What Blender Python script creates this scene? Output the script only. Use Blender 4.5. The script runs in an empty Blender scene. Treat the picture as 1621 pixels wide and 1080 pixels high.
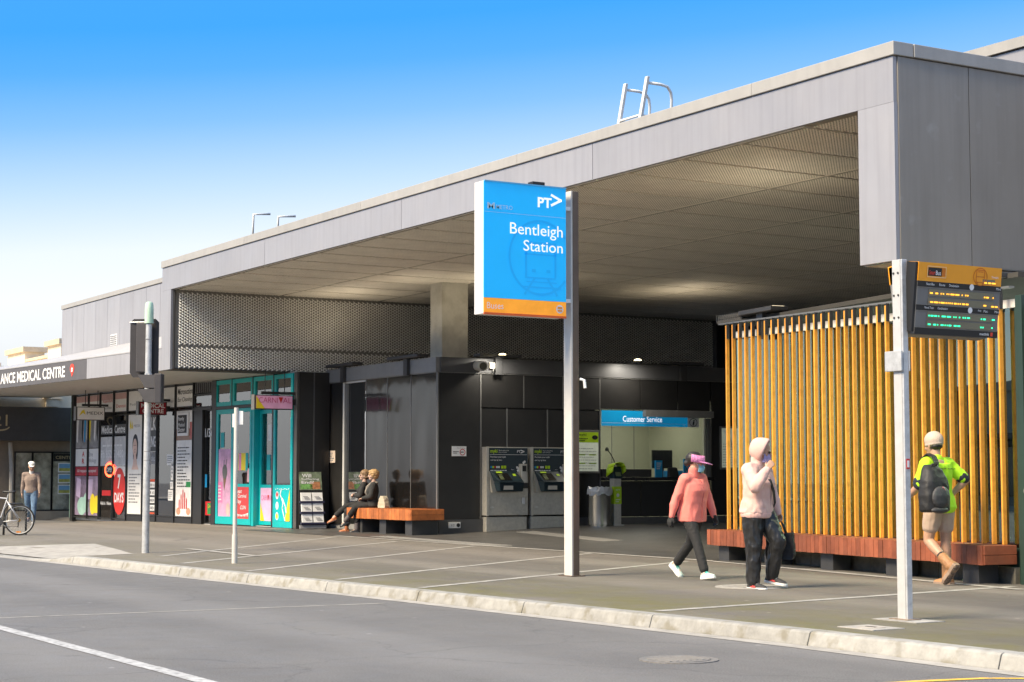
import bpy, bmesh, math, random
import numpy as np
from mathutils import Vector, Matrix, noise

S = bpy.context.scene
COL = S.collection
RND = random.Random(7)
R = math.radians

# ------------------------------------------------------------------ camera, sky, sun, exposure
cam_data = bpy.data.cameras.new("camera")
cam_data.sensor_width = 36.0
cam_data.lens = 2805 / 1621 * 36
cam_data.clip_start = 0.1
cam_data.clip_end = 2000
cam = bpy.data.objects.new("camera", cam_data)
COL.objects.link(cam)
cam.location = (0, 0, 1.25)
cam.rotation_euler = (R(90) + math.atan(217 / 2805), 0, R(59))
S.camera = cam

EXPO = 3.1
SUN_EL, SUN_AZ = R(44), R(178)          # direction the light comes from, azimuth counted from +Y clockwise
world = bpy.data.worlds.new("World")
S.world = world
world.use_nodes = True
wn, wl = world.node_tree.nodes, world.node_tree.links
bg = wn["Background"]
sky = wn.new("ShaderNodeTexSky")
sky.sky_type = 'NISHITA'
sky.sun_disc = False
sky.sun_elevation = SUN_EL
sky.sun_rotation = SUN_AZ
sky.air_density, sky.dust_density, sky.ozone_density = 1.0, 1.5, 3.0
tc = wn.new("ShaderNodeTexCoord")
mul = wn.new("ShaderNodeMath"); mul.operation = 'MULTIPLY'; mul.inputs[1].default_value = 2.0
ramp = wn.new("ShaderNodeValToRGB")
er = ramp.color_ramp.elements
stops = [(0.0, (.80, .81, .83)), (.16, (.83, .84, .86)), (.235, (.94, .96, .99)), (.285, (.86, .92, 1.0)), (.35, (.54, .735, 1.0)),
         (.42, (.22, .52, 1.0)), (.475, (.07, .405, 1.0)), (.52, (.022, .36, 1.0)), (.72, (.05, .37, 1.0)), (1.0, (.50, .70, 1.05))]
while len(er) < len(stops):
    er.new(0.5)
for e, (p, c) in zip(er, stops):
    e.position = p; e.color = (*c, 1)
mixn = wn.new("ShaderNodeMix"); mixn.data_type = 'RGBA'; mixn.inputs[0].default_value = 0.03
scl = wn.new("ShaderNodeVectorMath"); scl.operation = 'SCALE'; scl.inputs['Scale'].default_value = 10.0 * 2 ** -EXPO
tilt = wn.new("ShaderNodeVectorMath"); tilt.operation = 'DOT_PRODUCT'; tilt.inputs[1].default_value = (-.515 * .08, -.857 * .08, 1)   # the blue reaches lower on the left
wl.new(tc.outputs['Generated'], tilt.inputs[0]); wl.new(tilt.outputs['Value'], mul.inputs[0]); wl.new(mul.outputs[0], ramp.inputs[0])
wl.new(ramp.outputs[0], scl.inputs[0]); wl.new(scl.outputs[0], mixn.inputs[6]); wl.new(sky.outputs[0], mixn.inputs[7])
wl.new(mixn.outputs[2], bg.inputs[0])
bg.inputs[1].default_value = 0.1

sun_data = bpy.data.lights.new("sun", 'SUN')
sun_data.energy = 1.0
sun_data.angle = R(24)
sun_data.color = (1.0, .84, .60)
sun = bpy.data.objects.new("sun", sun_data)
COL.objects.link(sun)
sd = Vector((math.sin(SUN_AZ) * math.cos(SUN_EL), math.cos(SUN_AZ) * math.cos(SUN_EL), math.sin(SUN_EL)))
sun.rotation_euler = sd.to_track_quat('Z', 'Y').to_euler()

S.view_settings.view_transform = 'Standard'
S.view_settings.look = 'None'
S.view_settings.gamma = 1
S.view_settings.use_curve_mapping = False
S.view_settings.exposure = EXPO

# ------------------------------------------------------------------ helpers
WM = {}


def wm(o):
    return WM.get(o.name, Matrix.Identity(4)) if o else Matrix.Identity(4)


def tag(o, label=None, cat=None, group=None, kind=None):
    if label: o['label'] = label
    if cat: o['category'] = cat
    if group: o['group'] = group
    if kind: o['kind'] = kind
    return o


def thing(name, label, cat, loc=(0, 0, 0), rz=0.0, group=None):
    o = bpy.data.objects.new(name, None)
    o.empty_display_size = .2
    COL.objects.link(o)
    o.location = loc
    o.rotation_euler = (0, 0, rz)
    WM[o.name] = Matrix.Translation(Vector(loc)) @ Matrix.Rotation(rz, 4, 'Z')
    return tag(o, label, cat, group)


class MB:
    """collects shapes and links them as one mesh object"""

    def __init__(s):
        s.v, s.f = [], []

    def add(s, vs, fs):
        b = len(s.v)
        s.v += [Vector(v) for v in vs]
        s.f += [[b + i for i in f] for f in fs]
        return s

    def box(s, x0, x1, y0, y1, z0, z1):
        return s.hexa([(x0, y0, z0), (x1, y0, z0), (x1, y1, z0), (x0, y1, z0), (x0, y0, z1), (x1, y0, z1), (x1, y1, z1), (x0, y1, z1)])

    def hexa(s, v):
        return s.add(v, [(0, 3, 2, 1), (4, 5, 6, 7), (0, 1, 5, 4), (1, 2, 6, 5), (2, 3, 7, 6), (3, 0, 4, 7)])

    def obox(s, fr, u0, u1, v0, v1, n0, n1):
        """box in a frame: u along, v up, n out"""
        o, U, V, N = fr
        P = lambda u, v, n: o + U * u + V * v + N * n
        return s.hexa([P(u0, v0, n1), P(u1, v0, n1), P(u1, v0, n0), P(u0, v0, n0), P(u0, v1, n1), P(u1, v1, n1), P(u1, v1, n0), P(u0, v1, n0)])

    def quad(s, a, b, c, d):
        return s.add([a, b, c, d], [(0, 1, 2, 3)])

    def poly(s, pts):
        return s.add(pts, [list(range(len(pts)))])

    def prism(s, pts, vec):
        n = len(pts); vec = Vector(vec)
        vs = [Vector(p) for p in pts] + [Vector(p) + vec for p in pts]
        return s.add(vs, [list(range(n))[::-1], list(range(n, 2 * n))] + [(i, (i + 1) % n, n + (i + 1) % n, n + i) for i in range(n)])

    def loft(s, rings, cap=True, closed=False):
        """rings: lists of points of equal length"""
        n = len(rings[0]); b = len(s.v)
        for r in rings: s.v += [Vector(p) for p in r]
        for k in range(len(rings) - 1):
            for i in range(n):
                j = (i + 1) % n
                s.f.append([b + k * n + i, b + k * n + j, b + (k + 1) * n + j, b + (k + 1) * n + i])
        if closed:
            k = len(rings) - 1
            for i in range(n):
                j = (i + 1) % n
                s.f.append([b + k * n + i, b + k * n + j, b + j, b + i])
        elif cap:
            s.f.append([b + i for i in range(n)][::-1])
            s.f.append([b + (len(rings) - 1) * n + i for i in range(n)])
        return s

    def tube(s, pts, r, n=8, closed=False):
        pts = [Vector(p) for p in pts]
        rings = []; m = len(pts)
        ref = None
        for i, p in enumerate(pts):
            a = pts[(i - 1) % m] if (i > 0 or closed) else p
            c = pts[(i + 1) % m] if (i < m - 1 or closed) else p
            t = (c - a).normalized()
            if ref is None:
                ref = Vector((0, 0, 1)) if abs(t.z) < .9 else Vector((1, 0, 0))
            x = t.cross(ref).normalized(); y = x.cross(t).normalized(); ref = y
            rr = r[i] if isinstance(r, (list, tuple)) else r
            rings.append([p + x * rr * math.cos(2 * math.pi * k / n) + y * rr * math.sin(2 * math.pi * k / n) for k in range(n)])
        return s.loft(rings, cap=not closed, closed=closed)

    def cyl(s, p, q, r0, r1=None, n=16):
        return s.tube([p, q], [r0, r0 if r1 is None else r1], n)

    def ell(s, c, rad, rot=None, nu=14, nv=9):
        c = Vector(c); rings = []
        rot = rot or Matrix.Identity(3)
        for j in range(1, nv):
            t = math.pi * j / nv
            rings.append([c + rot @ Vector((rad[0] * math.sin(t) * math.cos(2 * math.pi * i / nu), rad[1] * math.sin(t) * math.sin(2 * math.pi * i / nu), -rad[2] * math.cos(t))) for i in range(nu)])
        return s.loft(rings)

    def rc(s, p, q, r0, r1, n=12):
        p, q = Vector(p), Vector(q)
        if (q - p).length > 1e-5: s.cyl(p, q, r0, r1, n)
        s.ell(p, (r0,) * 3, nu=n, nv=8); s.ell(q, (r1,) * 3, nu=n, nv=8)
        return s

    def mesh(s, name, inv=None):
        me = bpy.data.meshes.new(name)
        vs = [inv @ v for v in s.v] if inv else s.v
        me.from_pydata([tuple(v) for v in vs], [], s.f)
        me.update()
        return me

    def build(s, name, m, parent=None, smooth=False, bevel=0, local=False, loc=None, solid=0, kind=None):
        """verts are in world space unless local; the object sits under parent with an identity transform (or at loc)"""
        W = wm(parent)
        T = Matrix.Translation(Vector(loc)) if loc is not None else Matrix.Identity(4)
        me = s.mesh(name, None if local else (W @ T).inverted())
        bm = bmesh.new(); bm.from_mesh(me); bmesh.ops.recalc_face_normals(bm, faces=bm.faces); bm.to_mesh(me); bm.free()
        if m: me.materials.append(m)
        o = bpy.data.objects.new(name, me)
        COL.objects.link(o)
        o.parent = parent
        if loc is not None: o.location = loc
        WM[o.name] = W @ T
        if smooth:
            for p in me.polygons: p.use_smooth = True
            if smooth == 'auto':
                me.set_sharp_from_angle(angle=R(40))
        if solid:
            md = o.modifiers.new("solid", 'SOLIDIFY'); md.thickness = solid; md.offset = 0
        if bevel:
            md = o.modifiers.new("bevel", 'BEVEL'); md.width = bevel; md.segments = 2; md.limit_method = 'ANGLE'; md.angle_limit = R(40)
            md.harden_normals = False
        if kind: o['kind'] = kind
        return o


def struct(name, mb, m, **k):
    return mb.build(name, m, kind='structure', **k)


def copy_tree(o, parent=None):
    c = o.copy(); COL.objects.link(c); c.parent = parent
    WM[c.name] = WM.get(o.name, Matrix.Identity(4))
    for ch in list(o.children): copy_tree(ch, c)
    return c


def frame(o, u, n=None):
    U = Vector(u).normalized(); V = Vector((0, 0, 1))
    return (Vector(o), U, V, U.cross(V))      # N points to the right of U seen from above: outward for left-to-right reading


def fshift(fr, u=0, v=0, n=0):
    o, U, V, N = fr
    return (o + U * u + V * v + N * n, U, V, N)


# ------------------------------------------------------------------ materials
MATS = {}


def mat(name, col, rough=.6, metal=0.0, var=.10, scale=4.0, bump=0.0, bscale=60.0, streak=0.0, spec=.5, dirt=None, obj_rand=0.0, coat=0.0):
    if name in MATS: return MATS[name]
    m = bpy.data.materials.new(name); m.use_nodes = True
    nt = m.node_tree; n, l = nt.nodes, nt.links
    b = n["Principled BSDF"]
    b.inputs['Roughness'].default_value = rough
    b.inputs['Metallic'].default_value = metal
    b.inputs['Specular IOR Level'].default_value = spec
    if coat: b.inputs['Coat Weight'].default_value = coat
    tcn = n.new("ShaderNodeTexCoord")
    src = tcn.outputs['Object']
    cur = None

    def mixc(fac, a, bcol, mode='MIX'):
        x = n.new("ShaderNodeMix"); x.data_type = 'RGBA'; x.blend_type = mode
        for sock, val in ((x.inputs[0], fac), (x.inputs[6], a), (x.inputs[7], bcol)):
            if isinstance(val, (float, int)): sock.default_value = val
            elif isinstance(val, tuple): sock.default_value = (*val, 1)
            else: l.new(val, sock)
        return x.outputs[2]

    nz = n.new("ShaderNodeTexNoise"); nz.inputs['Scale'].default_value = scale; nz.inputs['Detail'].default_value = 5; nz.inputs['Roughness'].default_value = .65
    l.new(src, nz.inputs['Vector'])
    lo = tuple(max(0, c * (1 - var * 1.6)) for c in col); hi = tuple(min(1, c * (1 + var * 1.6)) for c in col)
    mr = n.new("ShaderNodeMapRange"); mr.inputs[1].default_value = .25; mr.inputs[2].default_value = .75
    l.new(nz.outputs[0], mr.inputs[0])
    cur = mixc(mr.outputs[0], lo, hi)
    if streak:
        mp = n.new("ShaderNodeMapping"); mp.inputs['Scale'].default_value = (9, 9, .5); l.new(src, mp.inputs[0])
        ns = n.new("ShaderNodeTexNoise"); ns.inputs['Scale'].default_value = 1.0; ns.inputs['Detail'].default_value = 4; l.new(mp.outputs[0], ns.inputs['Vector'])
        m2 = n.new("ShaderNodeMapRange"); m2.inputs[1].default_value = .45; m2.inputs[2].default_value = .8; m2.inputs[3].default_value = 0; m2.inputs[4].default_value = streak
        l.new(ns.outputs[0], m2.inputs[0])
        cur = mixc(m2.outputs[0], cur, tuple(c * .55 for c in col))
    if dirt:                                   # (colour, scale, lo, hi, amount)
        dc, dsc, dlo, dhi, da = dirt
        nd = n.new("ShaderNodeTexNoise"); nd.inputs['Scale'].default_value = dsc; nd.inputs['Detail'].default_value = 6; l.new(src, nd.inputs['Vector'])
        m3 = n.new("ShaderNodeMapRange"); m3.inputs[1].default_value = dlo; m3.inputs[2].default_value = dhi; m3.inputs[4].default_value = da
        l.new(nd.outputs[0], m3.inputs[0])
        cur = mixc(m3.outputs[0], cur, dc)
    if obj_rand:
        oi = n.new("ShaderNodeObjectInfo")
        m4 = n.new("ShaderNodeMapRange"); m4.inputs[3].default_value = 1 - obj_rand; m4.inputs[4].default_value = 1 + obj_rand
        l.new(oi.outputs['Random'], m4.inputs[0])
        hs = n.new("ShaderNodeHueSaturation"); l.new(cur, hs.inputs['Color']); l.new(m4.outputs[0], hs.inputs['Value'])
        cur = hs.outputs[0]
    l.new(cur, b.inputs['Base Color'])
    if bump:
        nb = n.new("ShaderNodeTexNoise"); nb.inputs['Scale'].default_value = bscale; nb.inputs['Detail'].default_value = 4; l.new(src, nb.inputs['Vector'])
        bp = n.new("ShaderNodeBump"); bp.inputs['Strength'].default_value = bump; bp.inputs['Distance'].default_value = .02
        l.new(nb.outputs[0], bp.inputs['Height']); l.new(bp.outputs[0], b.inputs['Normal'])
        if rough > .3:
            mrr = n.new("ShaderNodeMapRange"); mrr.inputs[3].default_value = rough - .12; mrr.inputs[4].default_value = min(1, rough + .12)
            l.new(nb.outputs[0], mrr.inputs[0]); l.new(mrr.outputs[0], b.inputs['Roughness'])
    MATS[name] = m
    return m


def flat(name, col, rough=.5):
    return mat(name, col, rough, var=.03, scale=8)


def glow(name, col, strength):
    if name in MATS: return MATS[name]
    m = bpy.data.materials.new(name); m.use_nodes = True
    b = m.node_tree.nodes["Principled BSDF"]
    b.inputs['Base Color'].default_value = (*col, 1)
    b.inputs['Emission Color'].default_value = (*col, 1)
    b.inputs['Emission Strength'].default_value = strength
    MATS[name] = m
    return m


def glass(name, tint, refl=.12, rough=.02, wavy=0.0):
    if name in MATS: return MATS[name]
    m = bpy.data.materials.new(name); m.use_nodes = True
    n, l = m.node_tree.nodes, m.node_tree.links
    for x in list(n):
        if x.type != 'OUTPUT_MATERIAL': n.remove(x)
    out = n["Material Output"]
    tr = n.new("ShaderNodeBsdfTransparent"); tr.inputs[0].default_value = (*tint, 1)
    gl = n.new("ShaderNodeBsdfGlossy"); gl.inputs[0].default_value = (.84, 1, .88, 1) if 'green' in name else (1, 1, 1, 1); gl.inputs['Roughness'].default_value = rough
    lw = n.new("ShaderNodeFresnel"); lw.inputs[0].default_value = 1.5
    ad = n.new("ShaderNodeMath"); ad.operation = 'ADD'; ad.use_clamp = True; ad.inputs[1].default_value = refl
    mx = n.new("ShaderNodeMixShader")
    l.new(lw.outputs[0], ad.inputs[0]); l.new(ad.outputs[0], mx.inputs[0]); l.new(tr.outputs[0], mx.inputs[1]); l.new(gl.outputs[0], mx.inputs[2])
    l.new(mx.outputs[0], out.inputs[0])
    if wavy:
        tcn = n.new("ShaderNodeTexCoord"); nb = n.new("ShaderNodeTexNoise"); nb.inputs['Scale'].default_value = 1.2; l.new(tcn.outputs['Object'], nb.inputs['Vector'])
        bp = n.new("ShaderNodeBump"); bp.inputs['Strength'].default_value = wavy; bp.inputs['Distance'].default_value = .05
        l.new(nb.outputs[0], bp.inputs['Height']); l.new(bp.outputs[0], gl.inputs['Normal'])
    MATS[name] = m
    return m


WHITE = flat('white_print', (.8, .8, .8)); BLACK = flat('black_print', (.012, .012, .013)); REDP = flat('red_print', (.55, .02, .02))
GREYP = flat('grey_print', (.25, .25, .26)); PINKP = flat('pink_print', (.75, .22, .45)); YELP = flat('yellow_print', (.8, .62, .02))
LIMEP = flat('lime_print', (.50, .74, .015)); TEALP = flat('teal_print', (.0, .38, .40)); BLUEP = flat('blue_print', (.01, .30, .62))
ORANGEP = flat('orange_print', (.85, .29, .02)); GREENP = flat('green_print', (.02, .25, .06)); SKINP = flat('skin_print', (.55, .30, .20))

# ------------------------------------------------------------------ flat print
FONTCACHE = {}


def text_mesh(st, bold):
    key = (st, bold)
    if key in FONTCACHE: return FONTCACHE[key]
    cu = bpy.data.curves.new("lettering", 'FONT'); cu.body = st; cu.size = 1.0; cu.offset = bold; cu.resolution_u = 3
    ob = bpy.data.objects.new("lettering", cu); COL.objects.link(ob)
    dg = bpy.context.evaluated_depsgraph_get(); dg.update()
    me = bpy.data.meshes.new_from_object(ob.evaluated_get(dg))
    vs = [v.co.copy() for v in me.vertices]; fs = [list(p.vertices) for p in me.polygons]
    bpy.data.objects.remove(ob); bpy.data.curves.remove(cu); bpy.data.meshes.remove(me)
    xs = [v.x for v in vs]; ys = [v.y for v in vs]
    r = ([((v.x - min(xs)) / (max(xs) - min(xs)), (v.y - min(ys)) / (max(ys) - min(ys))) for v in vs], fs)
    FONTCACHE[key] = r
    return r


def words(mb, fr, st, u0, v0, u1, v1, lift=.006, bold=0.0, slant=0.0):
    """lettering filling the box u0..u1, v0..v1 of a frame"""
    o, U, V, N = fr
    vs, fs = text_mesh(st, bold)
    mb.add([o + U * (u0 + (u1 - u0) * x + slant * y * (v1 - v0)) + V * (v0 + (v1 - v0) * y) + N * lift for x, y in vs], fs)
    return mb


def rect(mb, fr, u0, v0, u1, v1, lift=.004):
    o, U, V, N = fr
    P = lambda u, v: o + U * u + V * v + N * lift
    return mb.quad(P(u0, v0), P(u1, v0), P(u1, v1), P(u0, v1))


def shape(mb, fr, pts, lift=.004):
    o, U, V, N = fr
    return mb.poly([o + U * u + V * v + N * lift for u, v in pts])


def disc(mb, fr, u, v, ru, rv=None, lift=.006, n=28):
    rv = rv or ru
    return shape(mb, fr, [(u + ru * math.cos(2 * math.pi * i / n), v + rv * math.sin(2 * math.pi * i / n)) for i in range(n)], lift)


def ring(mb, fr, u, v, ru, rv, w, lift=.006, n=32, a0=0.0, a1=2 * math.pi):
    o, U, V, N = fr
    P = lambda a, k: o + U * (u + (ru + k) * math.cos(a)) + V * (v + (rv + k) * math.sin(a)) + N * lift
    for i in range(n):
        a, b = a0 + (a1 - a0) * i / n, a0 + (a1 - a0) * (i + 1) / n
        mb.quad(P(a, -w / 2), P(b, -w / 2), P(b, w / 2), P(a, w / 2))
    return mb


def stroke(mb, fr, pts, w, lift=.006):
    o, U, V, N = fr
    for (a, b), (c, d) in zip(pts, pts[1:]):
        L = math.hypot(c - a, d - b) or 1; dx, dy = -(d - b) / L * w / 2, (c - a) / L * w / 2
        ex, ey = (c - a) / L * w / 3, (d - b) / L * w / 3
        shape(mb, fr, [(a - dx - ex, b - dy - ey), (c - dx + ex, d - dy + ey), (c + dx + ex, d + dy + ey), (a + dx - ex, b + dy - ey)], lift)
    return mb


def lines(mb, fr, u0, v0, u1, v1, n, lift=.006, fill=.42, seed=1, jag=.45):
    """n lines of print too small to read: rows of short word bars"""
    rr = random.Random(seed); h = (v1 - v0) / n
    for i in range(n):
        y = v1 - (i + 1) * h + h * .3; end = u1 - (u1 - u0) * jag * rr.random(); x = u0
        while x < end - .01:
            w = min((u1 - u0) * (.06 + .14 * rr.random()), end - x)
            rect(mb, fr, x, y, x + w, y + h * fill, lift); x += w + (u1 - u0) * .025
    return mb

# ------------------------------------------------------------------ ground
def smooth(a, b, x):
    t = max(0, min(1, (x - a) / (b - a))); return t * t * (3 - 2 * t)


KB = [(-140, 5), (-60, 7.3), (-34, 8.45), (-28.3, 8.87), (-24, 9.1), (-20.4, 9.36), (-18, 9.53), (-15, 9.66), (-11.5, 9.82), (-9, 9.8), (-5, 9.85), (60, 10.2)]


def kb(x):
    return float(np.interp(x, [p[0] for p in KB], [p[1] for p in KB]))


def dip(x):
    return smooth(-33.6, -32.2, x) * (1 - smooth(-29.6, -28.2, x))


def gz(x, y):
    z = .16 * smooth(18.3, 23.5, y) * smooth(-60, -42, x) * (1 - smooth(-20, -10, x))
    z -= .34 * smooth(-49, -58, x) * (1 - smooth(16.6, 17.6, y))
    z -= .10 * dip(x) * (1 - smooth(kb(x) + .1, kb(x) + 1.5, y))
    return z


def sheet(xs, yfun, rows, lift=0.0):
    """ground-following sheet: yfun(x, t) for t in rows"""
    mb = MB(); n = len(rows)
    for x in xs:
        for t in rows:
            y = yfun(x, t); mb.v.append(Vector((x, y, gz(x, y) + lift)))
    for i in range(len(xs) - 1):
        for j in range(n - 1):
            mb.f.append([i * n + j, (i + 1) * n + j, (i + 1) * n + j + 1, i * n + j + 1])
    return mb


def asphalt(name, col, moss=0.0, wet=.0, sc=1.0):
    m = bpy.data.materials.new(name); m.use_nodes = True
    nt = m.node_tree; n, l = nt.nodes, nt.links; b = n["Principled BSDF"]
    tcn = n.new("ShaderNodeTexCoord"); src = tcn.outputs['Object']

    def noi(scale, detail=5, rough=.6, mp=None):
        x = n.new("ShaderNodeTexNoise"); x.inputs['Scale'].default_value = scale; x.inputs['Detail'].default_value = detail; x.inputs['Roughness'].default_value = rough
        if mp:
            k = n.new("ShaderNodeMapping"); k.inputs['Scale'].default_value = mp; l.new(src, k.inputs[0]); l.new(k.outputs[0], x.inputs['Vector'])
        else: l.new(src, x.inputs['Vector'])
        return x.outputs[0]

    def rng(v, a, c, lo=0.0, hi=1.0):
        x = n.new("ShaderNodeMapRange"); x.inputs[1].default_value = a; x.inputs[2].default_value = c; x.inputs[3].default_value = lo; x.inputs[4].default_value = hi
        l.new(v, x.inputs[0]); return x.outputs[0]

    def mix(f, a, c, mode='MIX'):
        x = n.new("ShaderNodeMix"); x.data_type = 'RGBA'; x.blend_type = mode
        for s_, v in ((x.inputs[0], f), (x.inputs[6], a), (x.inputs[7], c)):
            if isinstance(v, (float, int)): s_.default_value = v
            elif isinstance(v, tuple): s_.default_value = (*v, 1)
            else: l.new(v, s_)
        return x.outputs[2]
    k = lambda f: tuple(c * f for c in col)
    c = mix(rng(noi(.35 * sc, 4), .3, .7), k(.80), k(1.16))
    if moss:
        sx = n.new('ShaderNodeSeparateXYZ'); l.new(src, sx.inputs[0])
        c = mix(rng(sx.outputs['X'], -33, -18, 0, 1), c, k(.47))
    c = mix(rng(noi(1.2 * sc, 5, .7, (.25, 1, 1)), .45, .75, 0, .5), c, k(1.3))
    c = mix(rng(noi(2.6 * sc, 6, .7), .55, .8, 0, .45), c, k(.62))
    c = mix(rng(noi(75, 3, .8), .40, .60, 0, .85), c, k(.42))
    c = mix(rng(noi(.16, 3), .52, .60, 0, .5), c, k(.66))
    w_ = n.new('ShaderNodeTexWave'); w_.wave_type = 'BANDS'; w_.bands_direction = 'Y'; w_.inputs['Scale'].default_value = .115; w_.inputs['Distortion'].default_value = 1.2; w_.inputs['Detail'].default_value = 3; l.new(src, w_.inputs['Vector'])
    c = mix(rng(w_.outputs[0], .55, .95, 0, .22), c, k(1.35))
    ve = n.new('ShaderNodeTexVoronoi'); ve.feature = 'DISTANCE_TO_EDGE'; ve.inputs['Scale'].default_value = .33
    nw = n.new('ShaderNodeTexNoise'); nw.inputs['Scale'].default_value = 1.6; nw.inputs['Detail'].default_value = 5; l.new(src, nw.inputs['Vector'])
    av = n.new('ShaderNodeVectorMath'); av.operation = 'MULTIPLY_ADD'; av.inputs[1].default_value = (.8, .8, 0); l.new(nw.outputs['Color'], av.inputs[0]); l.new(src, av.inputs[2]); l.new(av.outputs[0], ve.inputs['Vector'])
    c = mix(rng(ve.outputs['Distance'], 0, .006, .5, 0), c, k(.35))
    v = n.new("ShaderNodeTexVoronoi"); v.inputs['Scale'].default_value = 70; l.new(src, v.inputs['Vector'])
    c = mix(rng(v.outputs['Distance'], .0, .25, .35, 0), c, k(1.7))
    # gum spots and specks
    v2 = n.new("ShaderNodeTexVoronoi"); v2.inputs['Scale'].default_value = 2.3; v2.inputs['Randomness'].default_value = 1; l.new(src, v2.inputs['Vector'])
    c = mix(rng(v2.outputs['Distance'], .045, .075, .6, 0), c, k(.5))
    v3 = n.new("ShaderNodeTexVoronoi"); v3.inputs['Scale'].default_value = 1.7; l.new(src, v3.inputs['Vector'])
    c = mix(rng(v3.outputs['Distance'], .03, .05, .6, 0), c, k(2.1))
    if moss:
        sp = n.new("ShaderNodeSeparateXYZ"); l.new(src, sp.inputs[0])
        near = rng(sp.outputs['Y'], 10.0, 12.9, 1, 0)
        east = rng(sp.outputs['X'], -22, -17, .35, 1)
        mm = n.new("ShaderNodeMath"); mm.operation = 'MULTIPLY'; l.new(near, mm.inputs[0]); l.new(rng(noi(.8, 6, .7), .36, .62), mm.inputs[1])
        m2 = n.new("ShaderNodeMath"); m2.operation = 'MULTIPLY'; l.new(mm.outputs[0], m2.inputs[0]); l.new(east, m2.inputs[1])
        m3 = n.new("ShaderNodeMath"); m3.operation = 'MULTIPLY'; l.new(m2.outputs[0], m3.inputs[0]); m3.inputs[1].default_value = moss
        c = mix(m3.outputs[0], c, (.13, .12, .045))
    l.new(c, b.inputs['Base Color'])
    l.new(rng(noi(3, 4), .3, .7, .68 - wet, .9 - wet), b.inputs['Roughness'])
    bp = n.new("ShaderNodeBump"); bp.inputs['Strength'].default_value = .55; bp.inputs['Distance'].default_value = .01
    l.new(noi(130, 3, .7), bp.inputs['Height']); l.new(bp.outputs[0], b.inputs['Normal'])
    return m


M_ROAD = asphalt("road_asphalt", (.178, .174, .173))
M_PAVE = asphalt("pavement_asphalt", (.225, .205, .18), moss=1.0)
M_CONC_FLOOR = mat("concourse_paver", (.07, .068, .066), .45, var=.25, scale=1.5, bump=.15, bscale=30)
M_CONCRETE = mat("kerb_concrete", (.30, .295, .28), .85, var=.14, scale=9, bump=.10, bscale=60, dirt=((.16, .14, .09), 6, .52, .66, .6), obj_rand=.08)
M_PALE = mat("pale_concrete", (.33, .315, .29), .85, var=.18, scale=4, bump=.3, bscale=40)
M_STRIP = mat("concrete_strip", (.31, .30, .28), .85, var=.28, scale=5, bump=.3, bscale=60)
M_PAINT = mat("road_paint", (.42, .42, .42), .7, var=.2, scale=12, dirt=((.19, .185, .18), 16, .48, .66, .75))
M_YELLOW = mat("yellow_paint", (.75, .45, .06), .7, var=.12, scale=12, dirt=((.2, .2, .2), 16, .5, .7, .6))

mb = MB(); mb.quad((-400, -300, -.12), (300, -300, -.12), (300, 300, -.12), (-400, 300, -.12))
tag(struct("road", mb, M_ROAD), "grey asphalt road in the foreground")
xs = sorted(set([-140, -110, -85] + [x * .5 for x in range(-140, 0)] + [0, 10, 30, 60]))
rows = [0, .1, .3, .6, 1, 1.5, 2, 3, 4.5, 6, 7, 7.6, 8.2, 9, 10, 11.5, 13, 15, 20, 30, 60]
tag(struct("pavement", sheet(xs, lambda x, t: kb(x) + t, rows), M_PAVE, smooth=True), "asphalt footpath with pale concrete strips")
# kerb stones, one by one
kerb = thing("kerb", "pale concrete kerb along the edge of the road", None, (0, 0, 0)); kerb['kind'] = 'structure'
joints = [-9.2 - 2.1 * i for i in range(-4, 22)]
for a, b_ in zip(joints, joints[1:]):
    x1, x0 = a - .006, b_ + .006
    rings = []
    for x in (x0, (x0 + x1) / 2, x1):
        k_ = kb(x); d = 1 - .93 * dip(x); j = 0
        top = -.12 + .118 * d + .003
        rings.append([(x, k_ + .004, -.30), (x, k_ + .004, top), (x, k_ - .155, top + .001), (x, k_ - .175, top - .006), (x, k_ - .185, top - .018 * d), (x, k_ - .215, -.112), (x, k_ - .215, -.30)])
    o = MB().loft(rings).build("kerb_stone", M_CONCRETE, kerb, bevel=.006)
mb = MB()
for a, b_ in zip(joints, joints[1:]):
    for x, y in ((a, b_), ):
        mb.quad((a, kb(a) - .40, -.1165), (b_, kb(b_) - .40, -.1165), (b_, kb(b_) - .24, -.112), (a, kb(a) - .24, -.112))
struct("gutter", mb, M_PALE)

# painted lines
mb = MB()
for i in range(14):
    a, b_ = -8 - i * 1.5, -9.5 - i * 1.5
    mb.quad((a, 4.40 - .008 * i, -.116), (b_, 4.40 - .008 * i, -.116), (b_, 4.53 - .008 * i, -.116), (a, 4.53 - .008 * i, -.116))
tag(struct("centre_line_marking", mb, M_PAINT), "white line painted along the road")
mb = MB()
pts = [(-9.12, 7.4), (-9.05, 8.1), (-9.0, 8.6), (-8.9, 9.1), (-8.7, 9.4)]
for p, q in zip(pts, pts[1:]): mb.quad((p[0], p[1], -.116), (p[0] + .08, p[1], -.116), (q[0] + .08, q[1], -.116), (q[0], q[1], -.116))
tag(struct("yellow_line_marking", mb, M_YELLOW), "yellow line painted on the road by the kerb")
mb = MB(); mb.quad((-17.66, 4.62, -.1175), (-17.60, 4.62, -.1175), (-17.50, 8.9, -.1175), (-17.56, 8.9, -.1175))
struct("road_joint", mb, M_STRIP)


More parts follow.
